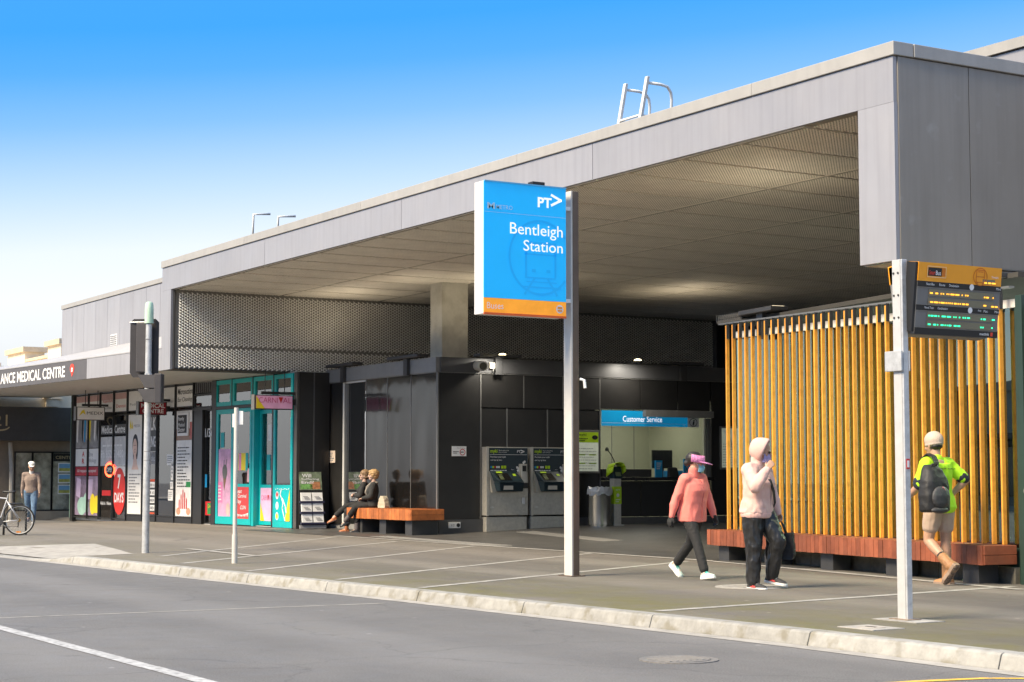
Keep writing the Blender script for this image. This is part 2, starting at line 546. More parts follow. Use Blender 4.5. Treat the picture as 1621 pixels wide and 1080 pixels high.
def strip(p, q, w, name="pavement_strip", m=None, lift=.004, n=8):
    mb = MB(); p, q = Vector((*p, 0)), Vector((*q, 0)); d = (q - p).normalized(); s_ = Vector((-d.y, d.x, 0)) * w / 2
    for i in range(n):
        a, b_ = p.lerp(q, i / n), p.lerp(q, (i + 1) / n)
        Z = lambda v: Vector((v.x, v.y, gz(v.x, v.y) + lift))
        mb.quad(Z(a - s_), Z(b_ - s_), Z(b_ + s_), Z(a + s_))
    return struct(name, mb, m or M_STRIP)


for p, q in (((-19.95, 9.45), (-24.95, 16.7)), ((-18.0, 9.58), (-21.62, 16.05)), ((-13.72, 9.85), (-14.7, 15.6)), ((-22.4, 9.3), (-28.6, 16.4)), ((-24.9, 9.3), (-31.4, 16.2)), ((-27.4, 9.9), (-34.5, 16.4)), ((-16.0, 12.0), (-14.2, 15.2))):
    if p[0] != -16.0: strip(p, q, .13)
strip((-35.0, 16.6), (-21.6, 16.45), .17, lift=.007)
strip((-21.6, 16.42), (-14.2, 15.2), .15, lift=.007)
# tactile studs and concourse floor
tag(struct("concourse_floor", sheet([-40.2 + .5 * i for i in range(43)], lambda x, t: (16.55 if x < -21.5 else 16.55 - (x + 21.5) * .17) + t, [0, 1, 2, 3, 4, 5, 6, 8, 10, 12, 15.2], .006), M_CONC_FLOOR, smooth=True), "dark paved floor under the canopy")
M_TACT = mat("tactile_paver", (.19, .185, .175), .7, var=.1, scale=20)


def tactile(p, q, w):
    mb = MB(); p, q = Vector((*p, 0)), Vector((*q, 0)); L = (q - p).length; d = (q - p) / L; s_ = Vector((-d.y, d.x, 0))
    k = int(L / .075); mrow = int(w / .075)
    for i in range(k):
        for j in range(mrow):
            c = p + d * (i * .075) + s_ * (j * .075 - w / 2); c.z = gz(c.x, c.y) + .006
            mb.loft([[c + Vector((r_ * math.cos(a), r_ * math.sin(a), z)) for a in (0, 1.05, 2.1, 3.14, 4.19, 5.24)] for r_, z in ((.024, 0), (.017, .007))])
    return tag(struct("tactile_paving", mb, M_TACT), kind='stuff')


tactile((-34.2, 17.3), (-28.2, 16.85), .5)
tactile((-33.6, 20.6), (-28.6, 19.6), .5)
# crossing ramp
mb = sheet([-33.2, -32.6, -32, -31.4, -30.8, -30.2, -29.6, -29, -28.6], lambda x, t: kb(x) + .02 + t * (1.0 + .25 * (-28.6 - x)), [0, .15, .4, .7, 1.0], .004)
tag(struct("crossing_ramp", mb, M_PALE, smooth=True), "pale concrete ramp down to the road")
strip((-29.9, 11.3), (-26.6, 11.2), .16, m=M_PALE, lift=.009)


def cover(name, label, c, r, m, group=None, square=False, rz=0):
    z = gz(*c) if c[1] > kb(c[0]) else -.12
    t = thing(name, label, "cover", (c[0], c[1], z), rz)
    if square:
        MB().box(-r, r, -r * .8, r * .8, -.02, .007).build("frame", M_PALE, t, local=True, bevel=.003)
        MB().cyl((0, 0, 0), (0, 0, .010), r * .55, n=24).build("lid", mat("lid_concrete", (.36, .33, .29), .85, var=.2, scale=9), t, local=True)
        MB().box(-.06, .06, -.012, .012, 0, .013).build("keyhole", BLACK, t, local=True)
    else:
        MB().cyl((0, 0, -.02), (0, 0, .007), r, n=32).build("frame", M_PALE if m is None else m, t, local=True)
        MB().cyl((0, 0, 0), (0, 0, .010), r * .8, n=32).build("lid", m or M_STRIP, t, local=True)
        mb = MB()
        for i in range(-3, 4): mb.box(-r * .5, r * .5, i * r * .2 - .012, i * r * .2 + .012, .009, .013)
        mb.build("lid_rib", mat("lid_rib_grey", (.2, .19, .18), .7), t, local=True)
    return t


cover("manhole_cover", "round grey manhole cover in the road near the kerb", (-10.95, 8.05), .30, mat("cast_iron", (.20, .19, .18), .6, metal=.2, var=.2, scale=20))
cover("manhole_cover", "pale round concrete cover under the shoes of the person in the pink hoodie", (-16.2, 12.95), .42, M_PALE)
cover("pit_cover", "square concrete pit cover with a round lid beside the kerb and the steel post", (-11.28, 10.28), .22, None, square=True)
cover("pit_cover", "pale concrete pit cover at the right edge of the footpath", (-8.9, 10.85), .28, None, square=True)
mb = MB().box(-11.98, -11.42, 10.93, 11.27, -.02, .006)
struct("post_footing", mb, M_STRIP)
mb = MB(); mb.poly([(-13.6, 15.35, .008), (-11, 14.6, .008), (-11, 15.6, .008), (-13.6, 15.9, .008)])
struct("green_paint_patch", mb, mat("green_ground", (.07, .12, .04), .8, var=.2))

# ------------------------------------------------------------------ station canopy
M_FASC = mat("fascia_metal", (.325, .322, .345), .36, metal=.15, var=.05, scale=.5, streak=.30, bump=.10, bscale=1.3, obj_rand=.06)
M_COPING = mat("coping_metal", (.36, .35, .335), .5, metal=.1, var=.06, scale=2, streak=.2, obj_rand=.04)
M_ENDW = mat("end_wall_metal", (.265, .245, .222), .5, metal=.1, var=.05, scale=.7, streak=.30, bump=.05, bscale=4, obj_rand=.03, dirt=((.42, .41, .40), 3.0, .62, .8, .4))
M_MESH = mat("expanded_metal", (.80, .74, .64), .5, metal=.1, var=.08, scale=2)
M_DARKV = mat("dark_void", (.05, .047, .042), .9)
M_CONCOL = mat("column_concrete", (.60, .57, .49), .8, var=.12, scale=1.6, bump=.25, bscale=18, dirt=((.30, .27, .2), 2.2, .5, .75, .5))

X0, X1, YF, YB = -41.45, -15.78, 14.9, 33.5
ZF, ZS, ZT, ZC = 3.87, 5.81, 6.55, 6.37
can = thing("station_canopy", "long grey metal canopy frame over the station entrance", "canopy", ((X0 + X1) / 2, YF, 0))
gap = .006
for a, b_ in zip((-41.45, -35.1, -28.75, -22.4), (-35.1, -28.75, -22.4, -15.80)):
    MB().box(a + gap, b_ - gap, YF, YF + .06, ZS, ZC).build("fascia_panel", M_FASC, can)
MB().box(X0 + gap, -40.82, YF, YF + .06, ZF, ZS - .003).build("fascia_panel", M_FASC, can)
MB().box(-16.44, -15.80, YF, YF + .06, ZF, ZS - .003).build("fascia_panel", M_FASC, can)
for a, b_ in zip((-41.47, -36.2, -30.4, -24.6, -18.5), (-36.2, -30.4, -24.6, -18.5, -15.76)):
    MB().box(a + .003, b_ - .003, YF - .03, YF + .3, ZC + .01, ZT).build("coping", M_COPING, can, bevel=.008)
ys = [YF, 16.15, 17.4, 18.65, 19.9, 21.15, 22.4, 23.65, 24.9, 26.15, 27.4, 28.65, 29.9, 31.15, 33.5]
for i, (a, b_) in enumerate(zip(ys, ys[1:])):
    MB().box(-15.84, X1 - .01, a + gap + (.06 if i == 0 else 0), b_ - gap, ZF, ZC).build("end_wall_panel", M_ENDW, can)
MB().box(-16.02, -15.755, YF + .31, YB, ZC + .012, ZT - .002).build("coping", M_COPING, can, bevel=.008)
MB().box(-16.43, -15.85, YF + .065, YB, ZF + .01, ZC).build("end_wall_core", M_DARKV, can)
MB().box(-16.44, -15.80, YF + .07, YB, ZF - .012, ZF + .004).build("end_wall_soffit", M_COPING, can)
MB().box(X0 + .05, X1 - .05, YF + .07, YB, ZS + .10, ZT - .05).build("roof", M_DARKV, can)
MB().box(X0, -40.9, YF + .07, YB, ZF + .01, ZS + .09).build("end_wall_core", M_DARKV, can)
MB().box(X0 - .02, X0, YF + .065, YB, ZF, ZC).build("side_cladding", M_FASC, can)


def expanded(U, V, w, h, cu, cv, depth):
    """expanded metal as a sheet of small tilted strands, one per opening; local frame u,v, strands stand out by depth"""
    nu, nv = int(w / cu), int(h / cv)
    vs, fs = [], []
    for j in range(nv):
        for i in range(nu):
            u = (i + .5 + (.5 if j % 2 else 0)) * cu; v = (j + .5) * cv
            if u + cu * .6 > w: continue
            b = len(vs)
            for du, dv, dn in ((-.52, -.05, 0), (0, -.62, depth), (.52, -.05, 0), (.34, .16, -.002), (0, -.12, depth * .45), (-.34, .16, -.002)):
                vs.append(U * (u + du * cu) + V * (v + dv * cv) + U.cross(V) * dn)
            fs += [(b, b + 1, b + 4, b + 5), (b + 1, b + 2, b + 3, b + 4)]
    return vs, fs


# soffit panels: a shared sheet of strands under a dark backing
PX, PY = 1.37, 2.74
proto = None
xs_ = [-40.85 + PX * i for i in range(18)]
for i, x in enumerate(xs_):
    w = min(PX, -16.46 - x)
    if w < .2: continue
    for j in range(7):
        y = YF + .07 + j * PY
        h = min(PY, YB - y)
        if abs(w - PX) < .01 and abs(h - PY) < .01:
            if proto is None:
                mb = MB(); vs, fs = expanded(Vector((1, 0, 0)), Vector((0, 1, 0)), PX - .05, PY - .03, .056, .078, -.024); mb.add([Vector((PX - .025, PY - .015, v.z)) - Vector((v.x, v.y, 0)) for v in vs], fs)
                for r_ in ((.004, .016, .004, PY - .004), (PX - .016, PX - .004, .004, PY - .004), (.016, PX - .016, .004, .014), (.016, PX - .016, PY - .014, PY - .004)): mb.box(*r_, -.012, .004)
                proto = mb.build("soffit_panel", M_MESH, can, local=True, loc=(x - can.location.x, y - can.location.y, ZS))
                o = proto
            else:
                o = proto.copy(); COL.objects.link(o); o.location = (x - can.location.x, y - can.location.y, ZS)
        else:
            mb = MB(); vs, fs = expanded(Vector((1, 0, 0)), Vector((0, 1, 0)), w - .05, h - .03, .056, .078, -.024); mb.add([Vector((w - .025, h - .015, v.z)) - Vector((v.x, v.y, 0)) for v in vs], fs)
            o = mb.build("soffit_panel", M_MESH, can, local=True, loc=(x - can.location.x, y - can.location.y, ZS))
M_BACK = mat("soffit_backing", (.42, .39, .33), .8)
MB().box(-40.9, -16.43, YF + .065, YB, ZS + .05, ZS + .08).build("soffit_backing", M_BACK, can)

M_SCR = mat('screen_metal', (.90, .87, .80), .5, var=.06, scale=2)
# perforated side screen on the left inner wall
scr = MB(); vs, fs = expanded(Vector((0, 0, 1)), Vector((0, -1, 0)), 1.32, 16.25, .070, .064, .038)
scr.add([v + Vector((-40.79, YF + 16.36, 4.46)) for v in vs], fs)
scr.build("mesh_screen", M_SCR, can)['kind'] = 'stuff'
scr = MB(); vs, fs = expanded(Vector((0, 0, 1)), Vector((0, -1, 0)), .55, 16.25, .070, .064, .038)
scr.add([v + Vector((-40.79, YF + 16.36, 3.90)) for v in vs], fs)
scr.build("mesh_screen", M_SCR, can)['kind'] = 'stuff'
MB().box(-40.9, -40.83, YF + .07, 31.3, 3.90, ZS).build("screen_backing", mat("screen_backing", (.27, .255, .225), .7), can)
mb = MB().box(-40.84, -40.78, YF + .075, 31.3, 3.885, 3.905).box(-40.84, -40.775, YF + .075, YF + .10, 3.9, ZS)
mb.build("screen_frame", mat("dark_grey_steel", (.06, .06, .062), .5, metal=.3), can)
# concrete column
MB().box(-36.55, -35.98, 19.72, 20.42, 3.6, ZS - .002).build("concrete_column", M_CONCOL, can, bevel=.012)

# dark rear wall of the concourse
M_DARK = mat("dark_cladding", (.022, .021, .02), .35, var=.2, scale=1.0)
bw = thing("rear_wall", "dark wall at the back of the concourse", "wall", (-31, 31.4, 0))
for i in range(12):
    a = -40.78 + i * 1.62
    MB().box(a + .01, a + 1.61, 31.4, 31.6, 0, ZS + .03).build("wall_panel", M_DARK, bw)
# taller roof behind, right
rr = thing("rear_building", "grey metal roof rising behind the right end of the canopy", "building", (-16, 20, 0))
MB().box(-19.8, -6, 20, 34, 6.6, 7.66).build("wall", M_FASC, rr)
MB().box(-19.85, -6, 19.95, 34, 7.68, 7.84).build("coping", M_COPING, rr)

def lit(m, col, e):
    b = m.node_tree.nodes['Principled BSDF']; b.inputs['Emission Color'].default_value = (*col, 1); b.inputs['Emission Strength'].default_value = e
    return m


def wash(loc, power):
    a = bpy.data.lights.new('wall_lamp', 'AREA'); a.energy = power; a.color = (1, .93, .80); a.shape = 'DISK'; a.size = .25; a.spread = R(170)
    o = bpy.data.objects.new('wall_lamp', a); COL.objects.link(o); o.location = loc; o.rotation_euler = (0, R(12), 0)


# ------------------------------------------------------------------ kiosk building (black cladding)
M_BLK = mat("black_panel", (.018, .017, .017), .16, var=.15, scale=.8, coat=.0, spec=.6)
M_BLKM = mat("black_panel_matt", (.02, .019, .018), .38, var=.2, scale=1.5)
M_CHAR = mat("charcoal_band", (.085, .085, .088), .45, metal=.1, var=.08, scale=2)
M_TRIM = mat("aluminium_trim", (.22, .215, .205), .4, metal=.5, var=.05)
M_STEEL = mat("brushed_steel", (.50, .475, .42), .36, metal=.35, var=.10, scale=14, bump=.02)
M_GALV = mat("galvanised_steel", (.52, .53, .54), .45, metal=.35, var=.14, scale=12, dirt=((.30, .30, .30), 18, .55, .75, .5))
M_DGREY = mat("dark_grey_steel", (.06, .06, .062), .5)


def glossy_panel(name, wav):
    if name in MATS: return MATS[name]
    m = mat(name, (.010, .0095, .0095), .12, var=.1, scale=.7, spec=.42)
    nt = m.node_tree; n, l = nt.nodes, nt.links; b = n["Principled BSDF"]
    b.inputs['Coat Weight'].default_value = .2; b.inputs['Coat Roughness'].default_value = .05; b.inputs['Coat IOR'].default_value = 1.5
    t = n.new("ShaderNodeTexCoord"); oi = n.new("ShaderNodeObjectInfo")
    mp = n.new("ShaderNodeMapping"); mp.inputs['Scale'].default_value = (.8, .8, .22); l.new(t.outputs['Object'], mp.inputs[0])
    cb = n.new("ShaderNodeVectorMath"); cb.operation = 'SCALE'; l.new(oi.outputs['Random'], cb.inputs['Scale']); cb.inputs[0].default_value = (7, 3, 5); l.new(cb.outputs[0], mp.inputs['Location'])
    nb = n.new("ShaderNodeTexNoise"); nb.inputs['Scale'].default_value = 1.3; nb.inputs['Detail'].default_value = 1; l.new(mp.outputs[0], nb.inputs['Vector'])
    bp = n.new("ShaderNodeBump"); bp.inputs['Strength'].default_value = wav; bp.inputs['Distance'].default_value = .12
    l.new(nb.outputs[0], bp.inputs['Height']); l.new(bp.outputs[0], b.inputs['Coat Normal']); l.new(bp.outputs[0], b.inputs['Normal'])
    return m


M_GLOSS = glossy_panel("glossy_black_panel", .5)
G_SHOP = glass("shop_glass", (.74, .78, .76), .14)
G_CLEAR = glass("service_glass", (.93, .95, .92), .02)
G_GREEN = glass("green_glass", (.70, .84, .75), .22, rough=.01)

KX, KY = -34.67, 18.9
ki = thing("station_kiosk", "black clad ticket office building under the left end of the canopy", "building", (-37.5, 21, 0))
LF = frame((-40.4, KY, 0), (1, 0, 0))
RW = frame((KX, KY, 0), (0, 1, 0))


def kp(name, fr, u0, u1, v0, v1, n0, n1, m, **k):
    return MB().obox(fr, u0, u1, v0, v1, n0, n1).build(name, m, ki, **k)


kp("door", LF, .03, .90, .12, 3.60, -.06, 0, M_BLKM)
kp("window_frame", LF, .92, 1.00, .12, 3.60, -.05, .03, mat("white_frame", (.62, .61, .58), .4))
kp("window_frame", LF, 1.005, 1.045, .12, 3.60, -.05, .02, M_TRIM)
kp("window_pane", LF, 1.05, 2.14, .14, 3.56, -.04, -.03, glass("mirror_glass", (.35, .37, .36), .42, rough=.01, wavy=.05))
kp("reflection_backing", LF, 1.05, 2.14, .14, 3.56, -.40, -.38, mat("reflection_backing", (.62, .63, .55), .8, var=.3, scale=1.2))  # pale mottled board stands in for a bright reflection in the pane
kp("window_frame", LF, 1.05, 2.14, 3.565, 3.61, -.05, .02, mat("white_frame", (.62, .61, .58), .4))
for a, b_ in ((2.17, 3.27), (3.29, 4.45), (4.47, 5.66)):
    kp("glossy_panel", LF, a, b_, .30, 3.60, -.04, .0, M_GLOSS)
for u in (2.155, 3.28, 4.46):
    kp("joint_trim", LF, u - .012, u + .012, .30, 3.60, -.03, .006, M_TRIM)
kp("corner_trim", LF, 5.675, 5.73, .0, 3.60, -.05, .004, M_TRIM)
kp("plinth", LF, 0, 5.66, -.15, .295, -.10, -.03, mat("plinth_concrete", (.20, .195, .185), .8, var=.15, scale=3))
kp("roof_band", LF, -.0, 5.73, 3.62, 3.95, -.3, .05, mat("light_band", (.24, .24, .24), .45, metal=.15, var=.06), bevel=.006)
kp("band_trim", LF, -.0, 5.73, 3.60, 3.62, -.05, .03, M_TRIM)
# right wall
kp("corner_panel", RW, .03, 1.08, .34, 3.60, -.04, 0, M_BLKM)
kp("joint_trim", RW, 1.09, 1.125, .34, 3.60, -.03, .008, M_TRIM)
for a, b_ in ((1.14, 2.235), (2.255, 3.30), (3.32, 4.33)):
    kp("upper_panel", RW, a, b_, 2.85, 3.60, -.04, 0, M_BLKM)
for a, b_ in ((1.14, 1.79), (1.81, 2.88), (2.90, 4.33)):
    kp("wall_panel", RW, a, b_, 1.0 if a < 2.9 else .40, 2.83, -.06, -.02, M_BLKM)
for u, z0, z1 in ((2.245, 2.85, 3.6), (3.31, 2.85, 3.6), (1.80, 1.9, 2.83), (2.89, 1.9, 2.83), (4.345, .4, 3.6)):
    kp("joint_trim", RW, u - .012, u + .012, z0, z1, -.03, .006, M_TRIM)
for a, b_ in ((4.36, 5.49), (5.51, 6.60), (6.62, 7.58)):
    kp("upper_panel", RW, a, b_, 2.88, 3.60, -.04, 0, M_BLKM)
kp("end_panel", RW, 7.62, 9.2, .35, 3.60, -.04, 0, M_BLKM)
kp("plinth", RW, .03, 9.2, -.1, .33, -.06, .02, M_CHAR)
kp("roof_band", RW, .05, 9.2, 3.62, 3.95, -.3, .05, M_CHAR, bevel=.006)
kp("band_trim", RW, .03, 9.2, 3.60, 3.62, -.05, .03, M_TRIM)
MB().box(-40.35, KX - .08, KY + .05, 23.15, .05, 3.6).box(-40.35, KX - .05, 23.1, 28.05, 3.62, 3.9).box(-40.35, -38.2, 23.15, 28, 0, 3.6).build("core", M_DARKV, ki)
MB().box(-40.35, KX - .05, KY + .05, 28.05, 3.92, 3.94).build("roof", M_CHAR, ki)
MB().box(-38.2, KX, 28.05, 28.1, 0, 3.9).build("end_wall", M_BLKM, ki)
# service room
M_ROOM = mat("room_wall", (.56, .57, .44), .7, var=.05, scale=1)
MB().box(-38.2, KX - .1, 23.16, 23.2, .1, 3.1).box(-38.19, -38.1, 23.2, 27.2, .1, 3.1).box(-38.1, KX - .1, 27.1, 27.2, .1, 3.1).build("room_wall", M_ROOM, ki)
mb = MB()
for y in (24.1, 25.0, 25.9, 26.6): mb.box(-38.10, -38.09, y, y + .015, .1, 3.1)
mb.build("room_wall_joint", GREYP, ki)
MB().box(-38.1, KX - .05, 23.2, 27.1, 3.1, 3.14).build("room_ceiling", flat("ceiling_white", (.7, .7, .66)), ki)
MB().box(-38.1, KX - .05, 23.2, 27.1, .1, .17).build("room_floor", M_DGREY, ki)
MB().box(-37.2, -36.0, 24.0, 26.4, 3.085, 3.10).build("ceiling_light", glow("office_light", (1, .95, .82), .45), ki)
kp("counter", RW, 4.36, 7.58, 1.19, 1.27, -.5, .16, M_BLK, bevel=.004)
kp("counter_upstand", RW, 4.36, 5.75, 1.273, 1.46, -.06, .10, M_BLKM)
for a, b_ in ((4.36, 5.49), (5.51, 7.58)): kp("counter_panel", RW, a, b_, .345, 1.185, -.04, 0, M_BLKM)
kp("window_pane", RW, 4.36, 7.40, 1.47, 2.86, -.05, -.04, G_CLEAR)
for u, w, d in ((7.42, .05, .02), (7.48, .035, .05), (7.53, .05, .03)): kp("shutter_rail", RW, u, u + w, 1.27, 2.70, -.05, d, M_TRIM)
kp("roller_shutter_box", RW, 5.55, 7.58, 2.71, 2.87, .03, .16, mat("shutter_grey", (.20, .195, .185), .5))

# customer service sign
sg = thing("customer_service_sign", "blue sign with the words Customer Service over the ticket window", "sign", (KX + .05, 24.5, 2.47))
MB().obox(RW, 4.38, 6.88, 2.48, 2.845, .004, .025).build("board", lit(flat("sign_blue_dim", (.004, .28, .55), .35), (.004, .28, .58), .045), sg)  # weak emission added to brighten the board under the canopy
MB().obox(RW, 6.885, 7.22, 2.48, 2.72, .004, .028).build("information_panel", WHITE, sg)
words(MB(), RW, "Customer Service", 4.98, 2.585, 6.12, 2.72, .029).build("lettering", lit(flat('added_glow_white', (.8, .8, .8)), (1, 1, 1), .10), sg)  # emission added to lift the words out of the shutter box's shadow
mb = rect(MB(), RW, 4.38, 2.545, 6.84, 2.552, .028); words(mb, RW, "PT>", 6.74, 2.492, 6.84, 2.522, .029); mb.build("white_line", WHITE, sg)
mb = words(MB(), RW, "i", 7.02, 2.53, 7.07, 2.66, .034, .02, slant=.2); ring(mb, RW, 7.05, 2.595, .11, .095, .016, .034); mb.build("information_symbol", BLACK, sg)

# things on the counter and in the room
def small(name, label, cat, loc, rz=0, group=None): return thing(name, label, cat, loc, rz, group)


mo = small("computer_monitor", "black computer monitor behind the ticket window", "monitor", (-35.25, 25.45, 1.27), 0)
MB().box(-.02, .02, -.30, .30, .22, .66).build("screen", BLACK, mo, local=True, bevel=.006)
MB().box(-.015, .015, -.04, .04, 0, .24).box(-.09, .09, -.12, .12, 0, .015).build("stand", M_DGREY, mo, local=True)
fa = small("first_aid_sign", "green sign with a white cross on the wall inside the ticket office", "sign", (-38.08, 24.55, 1.75))
FA = frame((-38.085, 24.42, 1.6), (0, 1, 0))
MB().obox(FA, 0, .28, 0, .52, 0, .012).build("board", GREENP, fa)
mb = rect(MB(), FA, .10, .19, .18, .43, .016); rect(mb, FA, .03, .27, .25, .35, .017); words(mb, FA, "FIRST AID", .05, .07, .23, .11, .016); mb.build("white_cross", WHITE, fa)
mi = small("desk_microphone", "gooseneck microphone on the left of the ticket counter", "microphone", (-34.95, 23.75, 1.27))
MB().tube([(0, .12, .2), (0, .08, .40), (0, -.02, .56), (0, -.10, .64)], .012, 8).build("gooseneck", BLACK, mi, local=True)
MB().ell((0, -.12, .66), (.03, .05, .05)).build("foam_head", GREYP, mi, local=True)
MB().loft([[(-.09, -.02, 0), (.09, -.02, 0), (.09, .26, 0), (-.09, .26, 0)], [(-.07, .04, .2), (.07, .04, .2), (.07, .2, .2), (-.07, .2, .2)]]).build("base", M_DGREY, mi, local=True)


def leaflet(name, label, y, w, h, m, m2, words_, x=-34.62):
    t = small(name, label, "leaflet stand", (x, y, 1.27))
    F = frame((x, y - w / 2, 1.27), (-.25, .97, 0))
    MB().obox(F, 0, w, 0, h, -.03, 0).build("card", m, t)
    words_(F, t, m2, w, h)
    return t


def _w1(F, t, m2, w, h):
    mb = lines(MB(), F, .03, h * .45, w - .02, h * .9, 4, .004, seed=3); mb.build("print", m2, t)


def _w2(F, t, m2, w, h):
    mb = ring(MB(), F, w / 2, h * .45, w * .28, w * .28, .012, .004); stroke(mb, F, [(w * .5, h * .58), (w * .5, h * .35), (w * .38, h * .28)], .014); stroke(mb, F, [(w * .5, h * .35), (w * .62, h * .28)], .014); mb.build("print", m2, t)
    rect(MB(), F, 0, h * .86, w, h, .003).build("green_header", GREENP, t)


def _w3(F, t, m2, w, h):
    mb = rect(MB(), F, .02, .03, w - .02, h * .8, .003); mb.build("blue_square", BLUEP, t)
    mb = stroke(MB(), F, [(w * .35, h * .15), (w * .45, h * .35), (w * .35, h * .55), (w * .5, h * .7), (w * .68, h * .55)], .03, .006); stroke(mb, F, [(w * .2, h * .2), (w * .8, h * .7)], .015, .006); mb.build("print", WHITE, t)


leaflet("leaflet_stand", "blue leaflet card standing left of the ticket window opening", 25.05 - .12, .25, .40, BLUEP, WHITE, _w1)
leaflet("leaflet_stand", "blue leaflet card with a green header and a round symbol", 25.78, .26, .44, BLUEP, WHITE, _w2)
leaflet("leaflet_stand", "white card with a blue hearing loop symbol on the counter", 26.10, .25, .36, WHITE, BLUEP, _w3)
tr = small("card_terminal", "black payment terminal with a blue tray on the ticket counter", "terminal", (-34.72, 25.42, 1.27))
MB().box(-.12, .10, -.25, .20, 0, .16).build("tray", BLUEP, tr, local=True, bevel=.02)
MB().hexa([(.10, -.28, 0), (.22, -.28, 0), (.22, .0, 0), (.10, .0, 0), (.10, -.27, .24), (.16, -.27, .22), (.16, -.02, .22), (.10, -.02, .24)]).build("keypad", BLACK, tr, local=True, bevel=.006)

# CCTV camera
cc = thing("security_camera", "cream security camera on the charcoal band at the corner of the ticket office", "camera", (KX + .05, 19.75, 3.78))
MB().cyl((KX - .1, 19.92, 3.79), (KX + .50, 19.78, 3.74), .105, .115, 20).build("housing", mat("cream_plastic", (.55, .53, .46), .5), cc, smooth='auto')
MB().cyl((KX + .49, 19.782, 3.741), (KX + .512, 19.777, 3.739), .085, n=20).build("lens", mat("lens_glass", (.10, .095, .07), .1), cc)
MB().tube([(KX + .04, 19.9, 3.66), (KX + .12, 19.9, 3.66), (KX + .18, 19.88, 3.73)], .03).build("bracket", M_TRIM, cc)
jb = thing("junction_box", "small white junction box beside the security camera", "electrical box", (KX + .05, 20.28, 3.76))
MB().box(KX + .053, KX + .12, 20.18, 20.38, 3.72, 3.86).build("box", mat("cream_plastic", (.55, .53, .46), .5), jb, bevel=.01)
MB().cyl((KX + .09, 20.28, 3.66), (KX + .09, 20.28, 3.72), .015).build("conduit", M_TRIM, jb)
# no smoking sign, outlet, yellow notice
ns = thing("no_smoking_sign", "white no smoking sign on the black corner panel", "sign", (KX, 19.43, 1.75))
F = frame((KX, 19.26, 1.74), (0, 1, 0))
MB().obox(F, 0, .37, 0, .22, .003, .012).build("plate", WHITE, ns)
ring(MB(), F, .27, .09, .065, .065, .016, .016).build("red_ring", REDP, ns)
mb = rect(MB(), F, .22, .08, .30, .10, .015); words(mb, F, "No Smoking", .13, .165, .34, .195, .016); lines(mb, F, .03, .05, .18, .12, 2, .016); mb.build("print", BLACK, ns)
po = thing("power_outlet", "white double power outlet low on the ticket office plinth", "power outlet", (KX + .03, 19.3, .2))
F = frame((KX + .022, 19.17, .14), (0, 1, 0))
MB().obox(F, 0, .30, 0, .13, 0, .02).build("plate", WHITE, po, bevel=.004)
mb = disc(MB(), F, .24, .065, .045, lift=.023); words(mb, F, "1/2", .06, .04, .14, .09, .023); mb.build("socket", BLACK, po)
yn = thing("paper_notice", "cream paper notice on the dark door left of the seated women", "notice", (-39.9, KY - .03, 1.9))
F = frame((-40.33, KY - .002, 1.63), (1, 0, 0))
MB().obox(F, 0, .38, 0, .30, .002, .006).build("sheet", mat("cream_paper", (.72, .58, .46), .8), yn)
lines(MB(), F, .05, .04, .33, .26, 5, .009, seed=5).build("print", GREYP, yn)
# timetable cases
def timetable(loc, u0, u1, v0, v1, label, header):
    t = thing("timetable_case", label, "notice board", loc)
    MB().obox(RW, u0, u1, v0, v1, .004, .05).build("frame", M_TRIM, t, bevel=.004)
    MB().obox(RW, u0 + .04, u1 - .04, v0 + .05, v1 - .05, .05, .054).build("paper", lit(mat("pale_paper", (.66, .68, .58), .6), (.6, .65, .5), .03), t)  # paper given a faint added glow to brighten it on the shaded wall
    w = u1 - u0; h = v1 - v0
    if header:
        rect(MB(), RW, u0 + .04, v1 - .29, u1 - .04, v1 - .05, .058).build("green_header", LIMEP, t)
        mb = words(MB(), RW, "myki", u0 + .07, v1 - .15, u0 + .3, v1 - .08, .062); lines(mb, RW, u0 + .07, v1 - .27, u0 + .36, v1 - .18, 2, .062); disc(mb, RW, u1 - .14, v1 - .17, .08, .05, .062); mb.build("print", BLACK, t)
        mb = MB()
        for i in range(2):
            for j in range(2):
                rect(mb, RW, u0 + .07 + i * w * .45, v0 + .22 + j * .2, u0 + w * .40 + i * w * .45, v0 + .25 + j * .2, .058)
        mb.build("green_bar", LIMEP, t)
        lines(MB(), RW, u0 + .07, v0 + .08, u1 - .08, v0 + .62, 8, .060, fill=.2, seed=9).build("timetable_print", GREYP, t)
    else:
        stroke(MB(), RW, [(u0 + .08, v1 - .1), (u0 + .2, v1 - .18), (u0 + .32, v1 - .35), (u0 + .36, v1 - .6)], .03, .058).build("map_line", WHITE, t)
        lines(MB(), RW, u0 + .06, v0 + .08, u1 - .06, v1 - .4, 9, .058, fill=.2, seed=4).build("timetable_print", GREYP, t)
    return t


timetable((KX + .02, 23.0, 1.35), 3.62, 4.30, 1.36, 2.37, "green headed myki fare poster in a silver case beside the white pole", True)
timetable((KX + .02, 27.0, 1.45), 7.86, 8.55, 1.46, 2.52, "grey poster case on the wall right of the ticket window", False)


